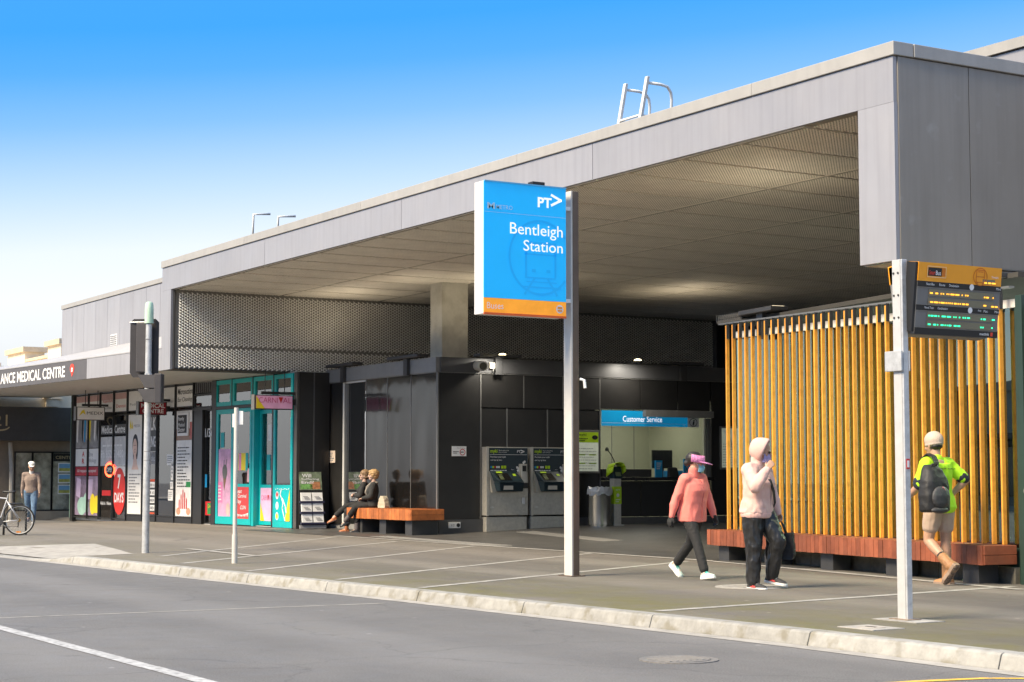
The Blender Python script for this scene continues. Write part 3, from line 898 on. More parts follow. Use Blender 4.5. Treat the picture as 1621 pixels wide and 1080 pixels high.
# ticket machines
def ticket_machine(u, label):
    t = thing("ticket_machine", label, "ticket machine", (KX, KY + u, .07), 0, "ticket machines against the black wall")
    F = frame((KX, KY + u, 0), (0, 1, 0)); W = 1.10
    z0 = gz(-34.5, KY + u) - .02
    MB().obox(F, .02, W - .02, z0, .38, -.1, .17).build("base", M_STEEL, t, bevel=.006)
    MB().obox(F, 0, W, .41, 1.95, -.2, .20).build("cabinet", M_STEEL, t, bevel=.012)
    MB().obox(F, 0, .055, .40, 1.955, .201, .22).build("side_rail", mat("pale_steel", (.55, .52, .46), .35, metal=.5), t)
    MB().obox(F, .07, W - .02, 1.38, 1.93, .202, .208).build("header_panel", mat("myki_navy", (.012, .028, .038), .35), t)
    words(MB(), F, "myki", .10, 1.795, .28, 1.90, .213, .015).build("brand_lettering", LIMEP, t)
    mb = words(MB(), F, "Tap it every time", .31, 1.855, .58, 1.885, .213); words(mb, F, "you travel", .31, 1.815, .52, 1.845, .213)
    words(mb, F, "Purchase your myki", .10, 1.70, .50, 1.745, .213, .01); words(mb, F, "and top up here", .10, 1.63, .40, 1.675, .213, .01)
    stroke(mb, F, [(.90, 1.88), (.99, 1.85), (.90, 1.82)], .022, .213); words(mb, F, "PT", .80, 1.82, .89, 1.88, .213, .01)
    rect(mb, F, .08, 1.775, W - .03, 1.782, .212); lines(mb, F, .10, 1.40, .55, 1.44, 1, .213, fill=.5); words(mb, F, "Step 1", .64, 1.425, .72, 1.455, .213)
    for k, (a, b_) in enumerate(((.82, 1.42), (.84, 1.47), (.80, 1.49), (.97, 1.60), (1.0, 1.62))): disc(mb, F, a, b_, .028, .03, .213, 10)
    mb.build("panel_lettering", WHITE, t)
    for k, m in enumerate((BLUEP, LIMEP, REDP, WHITE, WHITE)): rect(MB(), F, .10 + k * .05, 1.475, .14 + k * .05, 1.52, .213).build("card_logo", m, t)
    for k in range(2): rect(MB(), F, .38 + k * .07, 1.465, .44 + k * .07, 1.53, .213).build("card_logo", LIMEP, t)
    # console
    o, U, V, N = F; P = lambda a, b_, c: o + U * a + V * b_ + N * c
    MB().hexa([P(.10, .93, .30), P(.80, .93, .30), P(.80, .93, .19), P(.10, .93, .19), P(.06, 1.40, .22), P(.74, 1.40, .22), P(.74, 1.40, .19), P(.06, 1.40, .19)]).build("console_side", mat("pale_steel", (.55, .52, .46), .35, metal=.5), t)
    MB().hexa([P(.20, .95, .47), P(.80, .95, .47), P(.80, .95, .30), P(.20, .95, .30), P(.16, 1.16, .52), P(.80, 1.16, .52), P(.80, 1.16, .25), P(.16, 1.16, .25)]).build("console_lip", mat("myki_navy", (.012, .028, .038), .35), t, bevel=.01)
    MB().hexa([P(.16, 1.165, .52), P(.80, 1.165, .52), P(.80, 1.165, .25), P(.16, 1.165, .25), P(.08, 1.40, .26), P(.74, 1.40, .26), P(.74, 1.40, .2), P(.08, 1.40, .2)]).build("console", mat("myki_navy", (.012, .028, .038), .35), t, bevel=.008)
    sl = lambda a, b_: P(a, b_, .525 - (b_ - 1.165) / .235 * .26 + .004)
    MB().quad(sl(.20, 1.20), sl(.52, 1.20), sl(.48, 1.36), sl(.16, 1.36)).build("screen", mat("screen_dark", (.012, .012, .012), .15), t)
    mb = MB()
    for k in range(4): mb.quad(sl(.22, 1.225 + k * .03) + N * .003, sl(.32, 1.225 + k * .03) + N * .003, sl(.315, 1.24 + k * .03) + N * .003, sl(.215, 1.24 + k * .03) + N * .003)
    mb.build("screen_menu", LIMEP if False else mat("screen_menu", (.22, .26, .12), .4), t)
    MB().quad(sl(.20, 1.365), sl(.36, 1.365), sl(.355, 1.398), sl(.20, 1.398)).build("green_label", LIMEP, t)
    MB().quad(sl(.60, 1.30), sl(.68, 1.30), sl(.67, 1.345), sl(.60, 1.345)).build("green_label", LIMEP, t)
    MB().obox(F, .28, .52, .99, 1.08, .47, .505).build("coin_tray", mat("pale_steel", (.55, .52, .46), .35, metal=.5), t)
    MB().obox(F, .84, 1.0, 1.14, 1.57, .20, .33).build("card_reader", mat("pale_steel", (.55, .52, .46), .35, metal=.5), t, bevel=.015)
    MB().obox(F, .87, .97, 1.40, 1.53, .33, .335).build("reader_slot", BLACK, t)
    MB().obox(F, .80, 1.07, 1.02, 1.14, .20, .26).build("pin_pad", M_DGREY, t, bevel=.01)
    MB().obox(F, .93, 1.0, .66, .82, .20, .235).build("lock_handle", WHITE, t, bevel=.012)
    words(MB(), F, "cubic", .10, .58, .20, .62, .203).build("maker_lettering", WHITE, t)
    return t


ticket_machine(1.14, "left steel ticket machine, beside the black corner panel")
ticket_machine(2.31, "right steel ticket machine, partly behind the white sign pole")

# bin and card reader
bn = thing("litter_bin", "round stainless steel litter bin with a clear bag, behind the white pole", "bin", (-33.95, 22.75, gz(-34, 22.7)))
MB().loft([[(r_ * math.cos(a), r_ * math.sin(a), z) for a in [2 * math.pi * k / 28 for k in range(28)]] for r_, z in ((.25, 0), (.25, .03), (.27, .04), (.27, .80), (.28, .82), (.25, .82))]).build("drum", mat("polished_steel", (.55, .53, .48), .22, metal=.9, var=.06), bn, local=True, smooth='auto')
mb = MB()
rr_ = random.Random(3)
mb.loft([[((r_ + rr_.uniform(-.015, .015)) * math.cos(a), (r_ + rr_.uniform(-.015, .015)) * math.sin(a), z + rr_.uniform(-.03, .03)) for a in [2 * math.pi * k / 28 for k in range(28)]] for r_, z in ((.285, .72), (.30, .80), (.27, .89), (.20, .86))], cap=False)
mb.build("bin_bag", mat("clear_bag", (.5, .5, .5), .25), bn, local=True)
rp = thing("card_reader_post", "steel myki reader post with a lime green hood beside the bin", "ticket reader", (-33.9, 23.15, gz(-34, 23.1)))
FR = frame((-33.9, 23.15, gz(-34, 23.1)), (0, 1, 0))
MB().obox(FR, -.10, .10, 0, 1.10, -.09, .09).build("post", M_STEEL, rp, bevel=.01)
MB().obox(FR, -.145, .145, -.01, .03, -.14, .14).build("base_plate", M_STEEL, rp)
MB().obox(FR, -.103, .103, .50, .90, -.08, .094).build("green_panel", LIMEP, rp)
mb = lines(MB(), FR, -.06, .53, .07, .62, 2, .10); words(mb, FR, "tap on", -.06, .80, .06, .84, .1); disc(mb, FR, 0, .70, .04, lift=.1); mb.build("panel_print", WHITE, rp)
o, U, V, N = FR; P = lambda a, b_, c: o + U * a + V * b_ + N * c
MB().hexa([P(-.11, 1.08, .12), P(.13, 1.08, .12), P(.13, 1.08, -.1), P(-.11, 1.08, -.1), P(-.11, 1.36, .04), P(.13, 1.36, .04), P(.13, 1.36, -.1), P(-.11, 1.36, -.1)]).build("reader_head", mat("myki_navy", (.012, .028, .038), .35), rp, bevel=.015)
q = lambda a, t: P(a, 1.10 + .24 * t, .125 - .08 * t)
MB().quad(q(-.06, .15), q(.09, .15), q(.09, .55), q(-.06, .55)).build("screen", mat("screen_menu", (.22, .26, .12), .4), rp)
pr = [P(a, b_, -.12) for a, b_ in ((-.17, 1.12), (-.16, 1.30), (-.11, 1.40), (0, 1.43), (.11, 1.40), (.16, 1.30), (.17, 1.12))]
pr2 = [P(a * 1.05, b_ + .03, .17) for a, b_ in ((-.17, 1.22), (-.16, 1.32), (-.11, 1.40), (0, 1.43), (.11, 1.40), (.16, 1.32), (.17, 1.22))]
mb = MB()
for i in range(6): mb.quad(pr[i], pr[i + 1], pr2[i + 1], pr2[i])
mb.build("hood", mat("lime_plastic", (.45, .66, .01), .35), rp, solid=.012, smooth=True)


# flood lights on the kiosk roof edge
def floodlight(loc, w, label, rz, lit=False):
    t = thing("floodlight", label, "light fitting", loc, rz, "long dark uplights on the building edges")
    MB().box(-w / 2, w / 2, -.14, .16, .05, .12).build("body", M_DGREY, t, local=True, bevel=.01)
    MB().box(-.09, .09, -.05, .03, -.34, .06).build("bracket", M_DGREY, t, local=True)
    MB().box(-w / 2 + .05, w / 2 - .05, -.08, .12, .12, .126).build("lamp_glass", glow("lamp_warm", (1, .85, .55), .6) if lit else flat('lamp_off', (.4, .4, .38)), t, local=True)
    return t


floodlight((-39.35, KY - .08, 3.93), 1.5, "long dark uplight on the kiosk edge above the dark door", 0)
floodlight((-36.0, KY - .08, 3.93), 1.5, "long dark uplight on the kiosk edge just left of the concrete column", 0)
floodlight((KX + .1, 20.4, 3.93), 1.1, "dark uplight on the kiosk edge above the security camera", R(90))
floodlight((KX + .1, 25.6, 3.93), 1.1, "dark uplight on the kiosk edge above the ticket window", R(90))
dl = thing("downlight", "small lit round lamp above the ticket window, right of the white sign pole", "lamp", (KX + .06, 23.95, 3.97))
MB().cyl((KX + .55, 23.95, 3.955), (KX + .55, 23.95, 4.0), .10, n=20).box(KX, KX + .5, 23.93, 23.97, 3.96, 3.99).build("housing", M_DGREY, dl)
MB().ell((KX + .55, 23.95, 4.01), (.085, .085, .035)).build("lamp_glass", glow("lamp_lit", (1, .85, .5), 1.2), dl)
d2 = thing("downlight", "small lit round lamp above the charcoal band near the security camera", "lamp", (KX + .06, 20.25, 3.97))
MB().cyl((KX + .55, 20.25, 3.955), (KX + .55, 20.25, 4.0), .10, n=20).box(KX, KX + .5, 20.23, 20.27, 3.96, 3.99).build("housing", M_DGREY, d2)
MB().ell((KX + .55, 20.25, 4.01), (.08, .08, .03)).build("lamp_glass", glow("lamp_lit", (1, .85, .5), 1.2), d2)
for y_ in (20.25, 23.95): wash((KX + .55, y_, 3.93), 3)


def tube_lamp(loc, L, rz):
    a = bpy.data.lights.new('tube_lamp', 'AREA'); a.energy = 60; a.color = (.92, 1, .88); a.shape = 'RECTANGLE'; a.size = L; a.size_y = .1
    o = bpy.data.objects.new('tube_lamp', a); COL.objects.link(o); o.location = loc; o.rotation_euler = (0, 0, rz)


def up_lamp(loc, power, col=(1, .86, .64), size=.8, spread=R(140)):
    a = bpy.data.lights.new("uplight_lamp", 'AREA'); a.energy = power; a.color = col; a.shape = 'RECTANGLE'; a.size = size; a.size_y = .2; a.spread = spread
    o = bpy.data.objects.new("uplight_lamp", a); COL.objects.link(o); o.location = loc; o.rotation_euler = (R(180), 0, 0)
    return o


for x, y, p in ((-39.35, KY - .08, 7), (-36.0, KY - .08, 4), (KX + .12, 20.4, 8), (KX + .12, 25.6, 9)):
    up_lamp((x, y, 4.19), p * .18, size=1.6)


# ------------------------------------------------------------------ timber benches
M_WOOD1 = mat("orange_timber", (.42, .13, .035), .5, var=.22, scale=6, obj_rand=.34, bump=.12, bscale=25)
M_WOOD2 = mat("red_timber", (.26, .075, .034), .5, var=.22, scale=6, obj_rand=.28, bump=.12, bscale=25, dirt=((.12, .05, .03), 3, .5, .75, .5))


def bench(name, label, P0, P1, z0, z1, depth, bw_, m, legs, endvec=None):
    P0, P1 = Vector((*P0, 0)), Vector((*P1, 0)); d = (P1 - P0); L = d.length; d /= L
    rz = math.atan2(d.y, d.x)
    t = thing(name, label, "bench", P0, rz)
    n = int(round(L / bw_)); w = L / n
    for i in range(n):
        a, b_ = i * w + .003, (i + 1) * w - .003
        if i == 0 or True:
            prof = [(0, z0), (0, z1), (depth, z1), (depth, z1 - .035), (.035, z1 - .035), (.035, z0)]
        sk = 0
        mb = MB(); dz = RND.uniform(-.003, .003); dy = RND.uniform(-.003, .003)
        mb.loft([[(x, y + dy, z + dz) for y, z in prof] for x in (a, b_)])
        mb.build("board", m, t, local=True)
    k = 3
    h = (z1 - z0 - .006) / k
    for i in range(k - 1 if z1 - z0 < .3 else k):
        hh = (z1 - z0) / (2 if z1 - z0 < .3 else 3)
        MB().box(L + .002, L + .036, .004, depth, z0 + i * hh + .003, z0 + (i + 1) * hh - .003).build("end_board", m, t, local=True, bevel=.003)
    MB().box(.02, L - .02, .04, depth - .02, z1 - .06, z1 - .037).build("underframe", M_DGREY, t, local=True)
    for x in legs:
        MB().box(x - .16, x + .16, .10, depth - .08, -.02, z1 - .06).build("leg", M_DGREY, t, local=True, bevel=.004)
    return t


bench("timber_bench", "orange timber slatted bench against the glossy black wall", (-37.45, 18.02), (-34.28, 18.02), .33, .57, .82, .125, M_WOOD1, (.45, 1.65, 2.9))
B0, B1 = Vector((-21.95, 16.69, 0)), Vector((-15.12, 15.54, 0))
bench("timber_bench", "long red timber bench in front of the orange batten screen", B0[:2], B1[:2], .23, .46, .46, .105, M_WOOD2, (.35, 1.75, 3.3, 4.9, 6.55))

# ------------------------------------------------------------------ bicycle shelter with orange battens
bd = (B1 - B0).normalized(); bnrm = Vector((bd.y, -bd.x, 0))     # outward (towards the street)
O = B0 - bnrm * .34
LS = 6.95
rzs = math.atan2(bd.y, bd.x)
sh = thing("bicycle_shelter", "glazed shelter behind a screen of vertical orange battens", "shelter", O, rzs)
M_BAT = mat("orange_batten", (.80, .335, .042), .5, var=.18, scale=9, streak=.12, obj_rand=.20, dirt=((.30, .14, .03), 9, .55, .8, .35))
M_GRN = mat("green_steel", (.022, .045, .036), .45, var=.1)
top = lambda s_: 3.60 - .020 * s_
nb_ = 35
for i in range(nb_):
    s_ = .03 + i * (LS - .12) / (nb_ - 1)
    zt = top(s_) + .02
    b_ = MB().box(s_ - .015, s_ + .015, 0, .056, .462, zt).build("batten", M_BAT, sh, local=True, bevel=.003)
    MB().box(s_ + .016, s_ + .028, .004, .052, zt - .21, zt + .03).cyl((s_ + .027, .04, zt - .06), (s_ + .034, .04, zt - .06), .011, n=8).cyl((s_ + .027, .04, zt - .15), (s_ + .034, .04, zt - .15), .011, n=8).build("bracket", M_DGREY, b_, local=True)
H = [(-.25, .02), (LS + .1, .02), (LS + .1, .10), (-.25, .10)]
MB().loft([[(x, y, top(max(0, x)) + .05) for x, y in H], [(x, y, top(max(0, x)) + .075) for x, y in H]]).build("header_rail", M_TRIM, sh, local=True)
H = [(-.05, .17), (LS + .1, .17), (LS + .1, .23), (-.05, .23)]
MB().loft([[(x, y, top(max(0, x)) - .17) for x, y in H], [(x, y, top(max(0, x)) - .07) for x, y in H]]).build("white_rail", mat("white_frame", (.62, .61, .58), .4), sh, local=True)
for i in range(5):
    a, b_ = i * LS / 5, (i + 1) * LS / 5
    MB().box(a + .02, b_ - .02, .195, .205, .40, top(b_) - .17).build("glass_pane", G_GREEN, sh, local=True)
    MB().box(b_ - .02, b_ + .02, .18, .22, .2, top(b_) - .17).build("mullion", M_GRN, sh, local=True)
for i in range(9):
    a = i * LS / 9
    MB().box(a + .004, a + LS / 9 - .004, .10, .40, -.02, .22 - .012 * (i % 3)).build("plinth_block", mat("mossy_block", (.17, .155, .12), .9, var=.3, scale=5, bump=.5, bscale=14, obj_rand=.15), sh, local=True, bevel=.01)
MB().box(0, LS + .1, .17, .23, .0, .42).box(LS + .04, LS + .1, .23, 5.9, .0, .42).box(-.03, .02, .23, 5.9, .0, .42).build("leak_plug_rail", M_GRN, sh, local=True)  # added to plug the gap under the glass where lamp light leaked out
MB().box(.03, LS, .4, 5.8, -.02, .12).build("floor", mat("shelter_floor", (.16, .155, .14), .8, var=.15), sh, local=True)
MB().box(-.1, LS + .15, .12, 6.1, 3.64, 3.70).build("roof", M_DARKV, sh, local=True)
# rear and side glazing of the shelter
for i in range(5):
    a, b_ = i * LS / 5, (i + 1) * LS / 5
    MB().box(a + .03, b_ - .03, 5.9, 5.93, .3, 3.3).build("rear_pane", mat("rear_screen", (.78, .82, .70), .6, var=.3, scale=1.2), sh, local=True)
    MB().box(b_ - .04, b_ + .04, 5.86, 5.96, .1, 3.6).build("rear_mullion", M_GRN, sh, local=True)
MB().box(0, LS, 5.85, 5.95, 2.4, 2.5).box(0, LS, 5.85, 5.95, .12, .3).build("rear_rail", M_GRN, sh, local=True)
MB().box(-.02, .01, .25, 5.9, .2, 3.4).build("side_pane", glass("side_glass", (.5, .55, .5), .1), sh, local=True)
for y in (.3, 1.4, 2.6, 3.8, 5.0): MB().box(-.05, .05, y, y + .06, .1, 3.6).build("side_mullion", M_GRN, sh, local=True)
for k in range(3): MB().box(-.12, -.085, .45 + k * .5, .48 + k * .5 + .04, .462, 3.58).build("side_batten", M_BAT, sh, local=True)
# green corner post, door and handle
MB().box(LS + .10, LS + .22, .10, .26, -.02, 3.42).build("corner_post", M_GRN, sh, local=True, bevel=.006)
MB().box(LS + .22, LS + 2.0, .16, .18, .1, 3.3).build("door_pane", G_GREEN, sh, local=True)
dr = MB().box(LS + .30, LS + .42, .12, .22, .06, 3.3).box(LS + .42, LS + 2.0, .12, .22, 1.02, 1.12).box(LS + .42, LS + 2.0, .12, .22, .06, .9).build("door", M_GRN, sh, local=True)
MB().box(LS + .36, LS + .62, .0, .12, 1.07, 1.13).cyl((LS + .39, -.02, 1.10), (LS + .39, .04, 1.10), .05).build("handle", mat("pale_steel", (.55, .52, .46), .35, metal=.5), dr, local=True, bevel=.01)
for k_, s_ in enumerate((1.8, 5.0)):
    p = O + bd * s_ - bnrm * 3.6
    tl = thing('tube_light', ('left lit tube lamp under the shelter roof behind the battens', 'right lit tube lamp under the shelter roof behind the battens')[k_], 'lamp', (p.x, p.y, 3.3), rzs)
    MB().box(-.75, .75, -.05, .05, .0, .06).build('housing', WHITE, tl, local=True)
    MB().cyl((-.72, 0, -.02), (.72, 0, -.02), .018, n=10).build('tube', glow('tube_glow', (.9, 1, .85), 5), tl, local=True)
    tube_lamp((p.x, p.y, 3.25), 1.4, rzs)
# uplight on the shelter header and bird spikes
sf = O + bd * .55 + Vector((0, 0, 3.62))
floodlight(O + bd * 1.0 - bnrm * .1 + Vector((0, 0, 3.68)), 1.0, "dark uplight on top of the left end of the batten screen", rzs, lit=True)
up_lamp(O + bd * 1.0 - bnrm * .1 + Vector((0, 0, 3.95)), 1.0, size=1.2)
floodlight(O + bd * 6.4 - bnrm * .1 + Vector((0, 0, 3.60)), 1.0, "dark uplight on the batten screen behind the bus display", rzs)
mb = MB()
for i in range(40): mb.cyl(O + bd * (-.25 + i * .02) + Vector((0, 0, 3.67)), O + bd * (-.27 + i * .02) - bnrm * (.05 * (i % 3)) + Vector((0, 0, 3.80)), .003, n=4)
mb.build("bird_spikes", M_TRIM, sh)['kind'] = 'stuff'

# ------------------------------------------------------------------ shop row on the left
A0 = Vector((-40.4, 18.0, 0)); AU = Vector((13.1, .8, 0)).normalized()
FS = frame(A0, AU)                                # u = -s
sp = thing("shop_building", "row of glazed shopfronts with a medical centre and a teal framed shop", "shop building", (-48, 17.6, 0))
M_TEAL = mat("teal_paint", (.0, .43, .44), .4, var=.05, scale=3)
M_BFR = mat("black_frame", (.025, .025, .026), .4, var=.1)
M_INT = mat("shop_interior", (.58, .57, .53), .8, var=.35, scale=1.1)
ZH = 3.87


def sbox(name, s0, s1, z0, z1, n0, n1, m, parent=None, **k):
    return MB().obox(FS, -s1, -s0, z0, z1, n0, n1).build(name, m, parent or sp, **k)


def window(s0, s1, z0, z1, fm, fw=.06, n=0.0, g=None, name="window", bot=None):
    bot = bot or fw
    o = MB().obox(FS, -s1, -s1 + fw, z0, z1, n - .05, n + .03).obox(FS, -s0 - fw, -s0, z0, z1, n - .05, n + .03) \
        .obox(FS, -s1 + fw, -s0 - fw, z1 - fw, z1, n - .05, n + .028).obox(FS, -s1 + fw, -s0 - fw, z0, z0 + bot, n - .05, n + .028).build(name, fm, sp)
    MB().obox(FS, -s1 + fw, -s0 - fw, z0 + bot, z1 - fw, n - .015, n - .005).build("pane", g or G_SHOP, o)
    return o


# interior shell and some stock on shelves
mb = MB()
mb.obox(FS, -15.2, -.05, -.05, .03, -5, -.06).obox(FS, -15.2, -.05, ZH - .02, ZH + .03, -5, -.06).obox(FS, -15.2, -.05, 0, ZH, -5.05, -5)
for s_ in (.06, 4.6, 7.2, 10.6, 15.1): mb.obox(FS, -s_ - .05, -s_, 0, ZH, -5, -.3)
mb.build("interior", M_INT, sp)
for k, (s_, w, z, h, n, c) in enumerate([(.5, .5, 0, .95, -.8, WHITE), (1.3, .6, 0, 1.2, -1.6, GREYP), (2.6, .7, 0, 1.0, -1.2, WHITE), (3.8, .4, 0, 1.9, -2.2, GREYP), (7.6, .5, 0, 1.0, -1.0, WHITE), (8.4, .4, 0, 1.6, -2.0, GREYP), (11.2, 1.2, 0, 1.1, -1.6, WHITE), (13.2, 1.2, 0, 1.4, -1.4, GREYP)]):
    sbox("display_unit", s_, s_ + w, z, z + h, n - .4, n, c)
rs = random.Random(11)
for k in range(26):
    s_ = rs.choice([.2, .35, .5, .65, .8, 1.3, 1.5, 1.7, 2.6, 2.8, 3.0, 3.2]) + rs.uniform(-.05, .05); z = rs.choice([.95, 1.15, 1.5]); h = rs.uniform(.12, .28)
    sbox("stock_item", s_, s_ + .09, z, z + h, -.75 + rs.uniform(-.25, .2), -.6 + rs.uniform(0, .1), rs.choice([REDP, WHITE, YELP, TEALP, BLACK, PINKP]))
for k in range(7): sbox("hanging_rail_item", 1.25 + k * .12, 1.25 + k * .12 + .05, 2.1, 3.0, -.9, -.5, rs.choice([GREYP, BLACK, WHITE]))

# end wall return, right column
MB().obox(FS, -.02, .14, 0, ZH, -.1, .02).build("column", mat("column_grey", (.075, .072, .068), .45), sp, bevel=.01)
MB().box(-40.28, -40.22, 18.05, 18.86, -.1, ZH).build("return_panel", M_BLKM, sp)
MB().box(-40.219, -40.205, 18.42, 18.45, 0, ZH).build("joint_trim", M_CHAR, sp)
# teal shopfront
for a, b_ in ((.06, 1.08), (1.12, 2.26), (2.30, 3.50), (3.54, 4.56)): window(a, b_, 3.16, ZH - .02, M_TEAL, .11)
sbox("transom", .0, 4.6, 3.08, 3.15, -.08, .05, M_BFR)
for s_ in (1.10, 2.28, 3.52): sbox("mullion", s_ - .02, s_ + .02, 3.15, ZH, -.06, .04, M_BFR)
window(.06, 1.10, .02, 3.07, M_TEAL, .09, name="shop_window", bot=1.06)
window(1.22, 2.20, .06, 3.0, M_TEAL, .10, n=-.16, name="door", bot=1.02)
sbox("door_jamb", 1.11, 1.21, 0, 3.07, -.22, .02, M_BFR); sbox("door_jamb", 2.21, 2.34, 0, 3.07, -.22, .02, M_TEAL)
window(2.35, 3.42, .04, 3.07, M_TEAL, .10, name="shop_window", bot=1.06)
window(3.43, 4.47, .04, 3.07, M_TEAL, .12, name="shop_window", bot=.20)
sbox("threshold", 0, 4.6, -.06, .02, -.2, .06, M_CHAR)
sbox("mullion", 4.48, 4.74, 0, ZH, -.1, .04, M_BFR)
# dark entry, louvre, 1/36 pane
window(4.76, 5.34, .02, 3.10, M_BFR, .03, name="entry_door", n=-.08)
sbox("cladding_panel", 5.36, 5.95, 0, 3.10, -.1, .03, M_BLKM)
sbox("transom", 4.74, 5.95, 3.10, 3.16, -.08, .05, M_BFR)
for k in range(9): sbox("louvre_slat", 4.80 + k * .125, 4.87 + k * .125, 3.56, ZH - .02, -.06, .02, M_CHAR)
window(4.76, 5.93, 3.17, 3.54, M_BFR, .03)
# medical centre glazing bays
bays = [(5.98, 7.16), (7.20, 8.44), (8.48, 9.44), (9.48, 10.64), (10.68, 11.70), (11.73, 12.80), (12.83, 13.76), (13.79, 14.90)]
for a, b_ in bays:
    low = .16 if a < 10.6 else .02
    window(a, b_, low, 3.16, M_BFR, .035, name="shop_window"); window(a, b_, 3.20, ZH - .02, M_BFR, .03)
for s_ in [5.965] + [b_ + .02 for a, b_ in bays]: sbox("mullion", s_ - .018, s_ + .018, 0, ZH, -.06, .05, M_BFR)
sbox("plinth", 5.96, 10.64, -.08, .15, -.1, .02, M_BFR)
MB().obox(FS, -15.15, -14.93, -.1, ZH, -.1, .06).build("end_post", M_BFR, sp)
MB().obox(FS, -15.40, -15.17, .0, ZH, -3, -.02).build("end_glass", mat("end_glass_green", (.22, .38, .32), .15), sp)


def poster(s0, s1, z0, z1, m, name="poster", n=.0):
    return MB().obox(FS, -s1, -s0, z0, z1, n, n + .004).build(name, m, sp)


def pr(parent, m, fn, name="print"):
    mb = MB(); fn(mb); return mb.build(name, m, parent)


WPOST = mat("white_film", (.80, .79, .77), .5, var=.04)
GR2 = mat("grey_film", (.30, .29, .29), .5, var=.35, scale=2.2)
# transom lettering strips
for (a, b_), t1, t2 in zip(bays[::-1], ("Radiology", "Audiology", "Acupuncture", "Dentist", "Podiatry", "Psychology", "Physiotherapy", "Microsuction"), ("", "", "& Chinese", "", "", "", "", "Ear Cleaning")):
    if a == 7.20 or True:
        p_ = poster(a + .04, b_ - .04, 3.24, ZH - .06, WPOST, "transom_film")
        w = b_ - a
        red = t1 in ("Acupuncture", "Dentist")
        if t1 == "Microsuction":
            pr(p_, BLACK, lambda mb: (words(mb, FS, t1, -b_ + .10, 3.58, -a - .10, 3.74, .008, .01, slant=.15), words(mb, FS, t2, -b_ + .10, 3.34, -a - .14, 3.50, .008, 0, slant=.15)))
        else:
            pr(p_, REDP if red else GREYP, lambda mb: words(mb, FS, t1, -b_ + .14, 3.36 if not t2 else 3.52, -a - .14, 3.46 if not t2 else 3.64, .008))
            if t2: pr(p_, GREYP, lambda mb: words(mb, FS, t2, -b_ + .2, 3.34, -a - .2, 3.44, .008))
            if a > 10.6: pr(p_, mat("pale_pink_film", (.58, .36, .34), .5), lambda mb: rect(mb, FS, -b_ + .04, 3.62, -a - .04, 3.80, .0065), "pink_band")
# bay with list of services and lipsticks
p_ = poster(6.02, 7.12, .19, 3.12, mat("list_film", (.78, .77, .75), .5))
pr(p_, mat("brown_film", (.30, .19, .14), .5), lambda mb: rect(mb, FS, -7.12, 2.30, -6.02, 2.62, .006), "brown_band")
pr(p_, mat("pinkred_film", (.5, .12, .1), .5), lambda mb: rect(mb, FS, -6.22, 2.34, -6.02, 2.8, .007), "pink_band")
pr(p_, BLACK, lambda mb: lines(mb, FS, -7.02, .98, -6.14, 2.14, 13, .0075, fill=.34, seed=21, jag=.7), "list_lettering")
pr(p_, GREENP, lambda mb: rect(mb, FS, -6.42, 1.0, -6.12, 1.15, .008), "green_label")
pr(p_, REDP, lambda mb: [shape(mb, FS, [(u - .035, .40), (u + .035, .40), (u + .035, .40 + h), (u, .46 + h), (u - .03, .40 + h)], .008) for u, h in ((-6.86, .22), (-6.74, .36), (-6.62, .5), (-6.5, .42), (-6.38, .26))], "lipstick_print")
pr(p_, SKINP, lambda mb: (disc(mb, FS, -6.92, .33, .14, .10, .0075), disc(mb, FS, -6.26, .33, .14, .10, .0075)), "hand_print")
fd = MB().obox(FS, -6.98, -6.26, 2.42, 3.06, .01, .05).build("doctor_sign", WHITE, sp, bevel=.006)
pr(fd, BLACK, lambda mb: rect(mb, FS, -6.93, 2.50, -6.33, 3.0, .054), "sign_face")
pr(fd, WHITE, lambda mb: (words(mb, FS, "Family", -6.88, 2.82, -6.50, 2.95, .058, .01), words(mb, FS, "Medical", -6.88, 2.68, -6.46, 2.78, .058, 0), words(mb, FS, "Doctor", -6.88, 2.54, -6.44, 2.65, .058, .01)), "lettering")
pr(sp, WHITE, lambda mb: words(mb, FS, "1/36", -5.32, 2.36, -4.80, 2.60, -.04, .02), "street_number")
MB().obox(FS, -5.3, -5.18, 1.0, 1.35, -.05, -.045).build("notice_sheet", BLUEP, sp)
p_ = poster(4.8, 5.26, .25, .62, REDP, "poster", -.05); pr(p_, GREENP, lambda mb: rect(mb, FS, -5.12, .28, -4.84, .58, -.043), "green_patch"); pr(p_, YELP, lambda mb: words(mb, FS, "Quit", -5.08, .44, -4.88, .54, -.04), "lettering")
# clear bay: brown blind, notices
p_ = poster(7.44, 8.30, 1.98, 2.92, mat("brown_blind", (.20, .14, .085), .7), "blind", -.25)
for k in range(14): MB().obox(FS, -8.28, -7.46, 2.0 + k * .066, 2.04 + k * .066, -.245, -.225).build("slat", mat("brown_slat", (.24, .17, .10), .6), p_)
for (a, b_, c, d, m) in ((7.30, 7.75, 1.62, 1.92, WPOST), (7.28, 7.46, 1.2, 1.7, WPOST), (7.30, 7.64, .62, .92, WPOST), (7.3, 7.5, .95, 1.15, WPOST)):
    q_ = poster(a, b_, c, d, m, "notice_sheet"); pr(q_, GREYP, lambda mb: lines(mb, FS, -b_ + .03, c + .04, -a - .03, d - .04, 4, .007, seed=int(a * 10)))
pr(sp, glow("neon_red", (1, .06, .02), 1.2), lambda mb: words(mb, FS, "M", -8.1, 1.20, -7.92, 1.42, -.2, .03), "neon_letter")
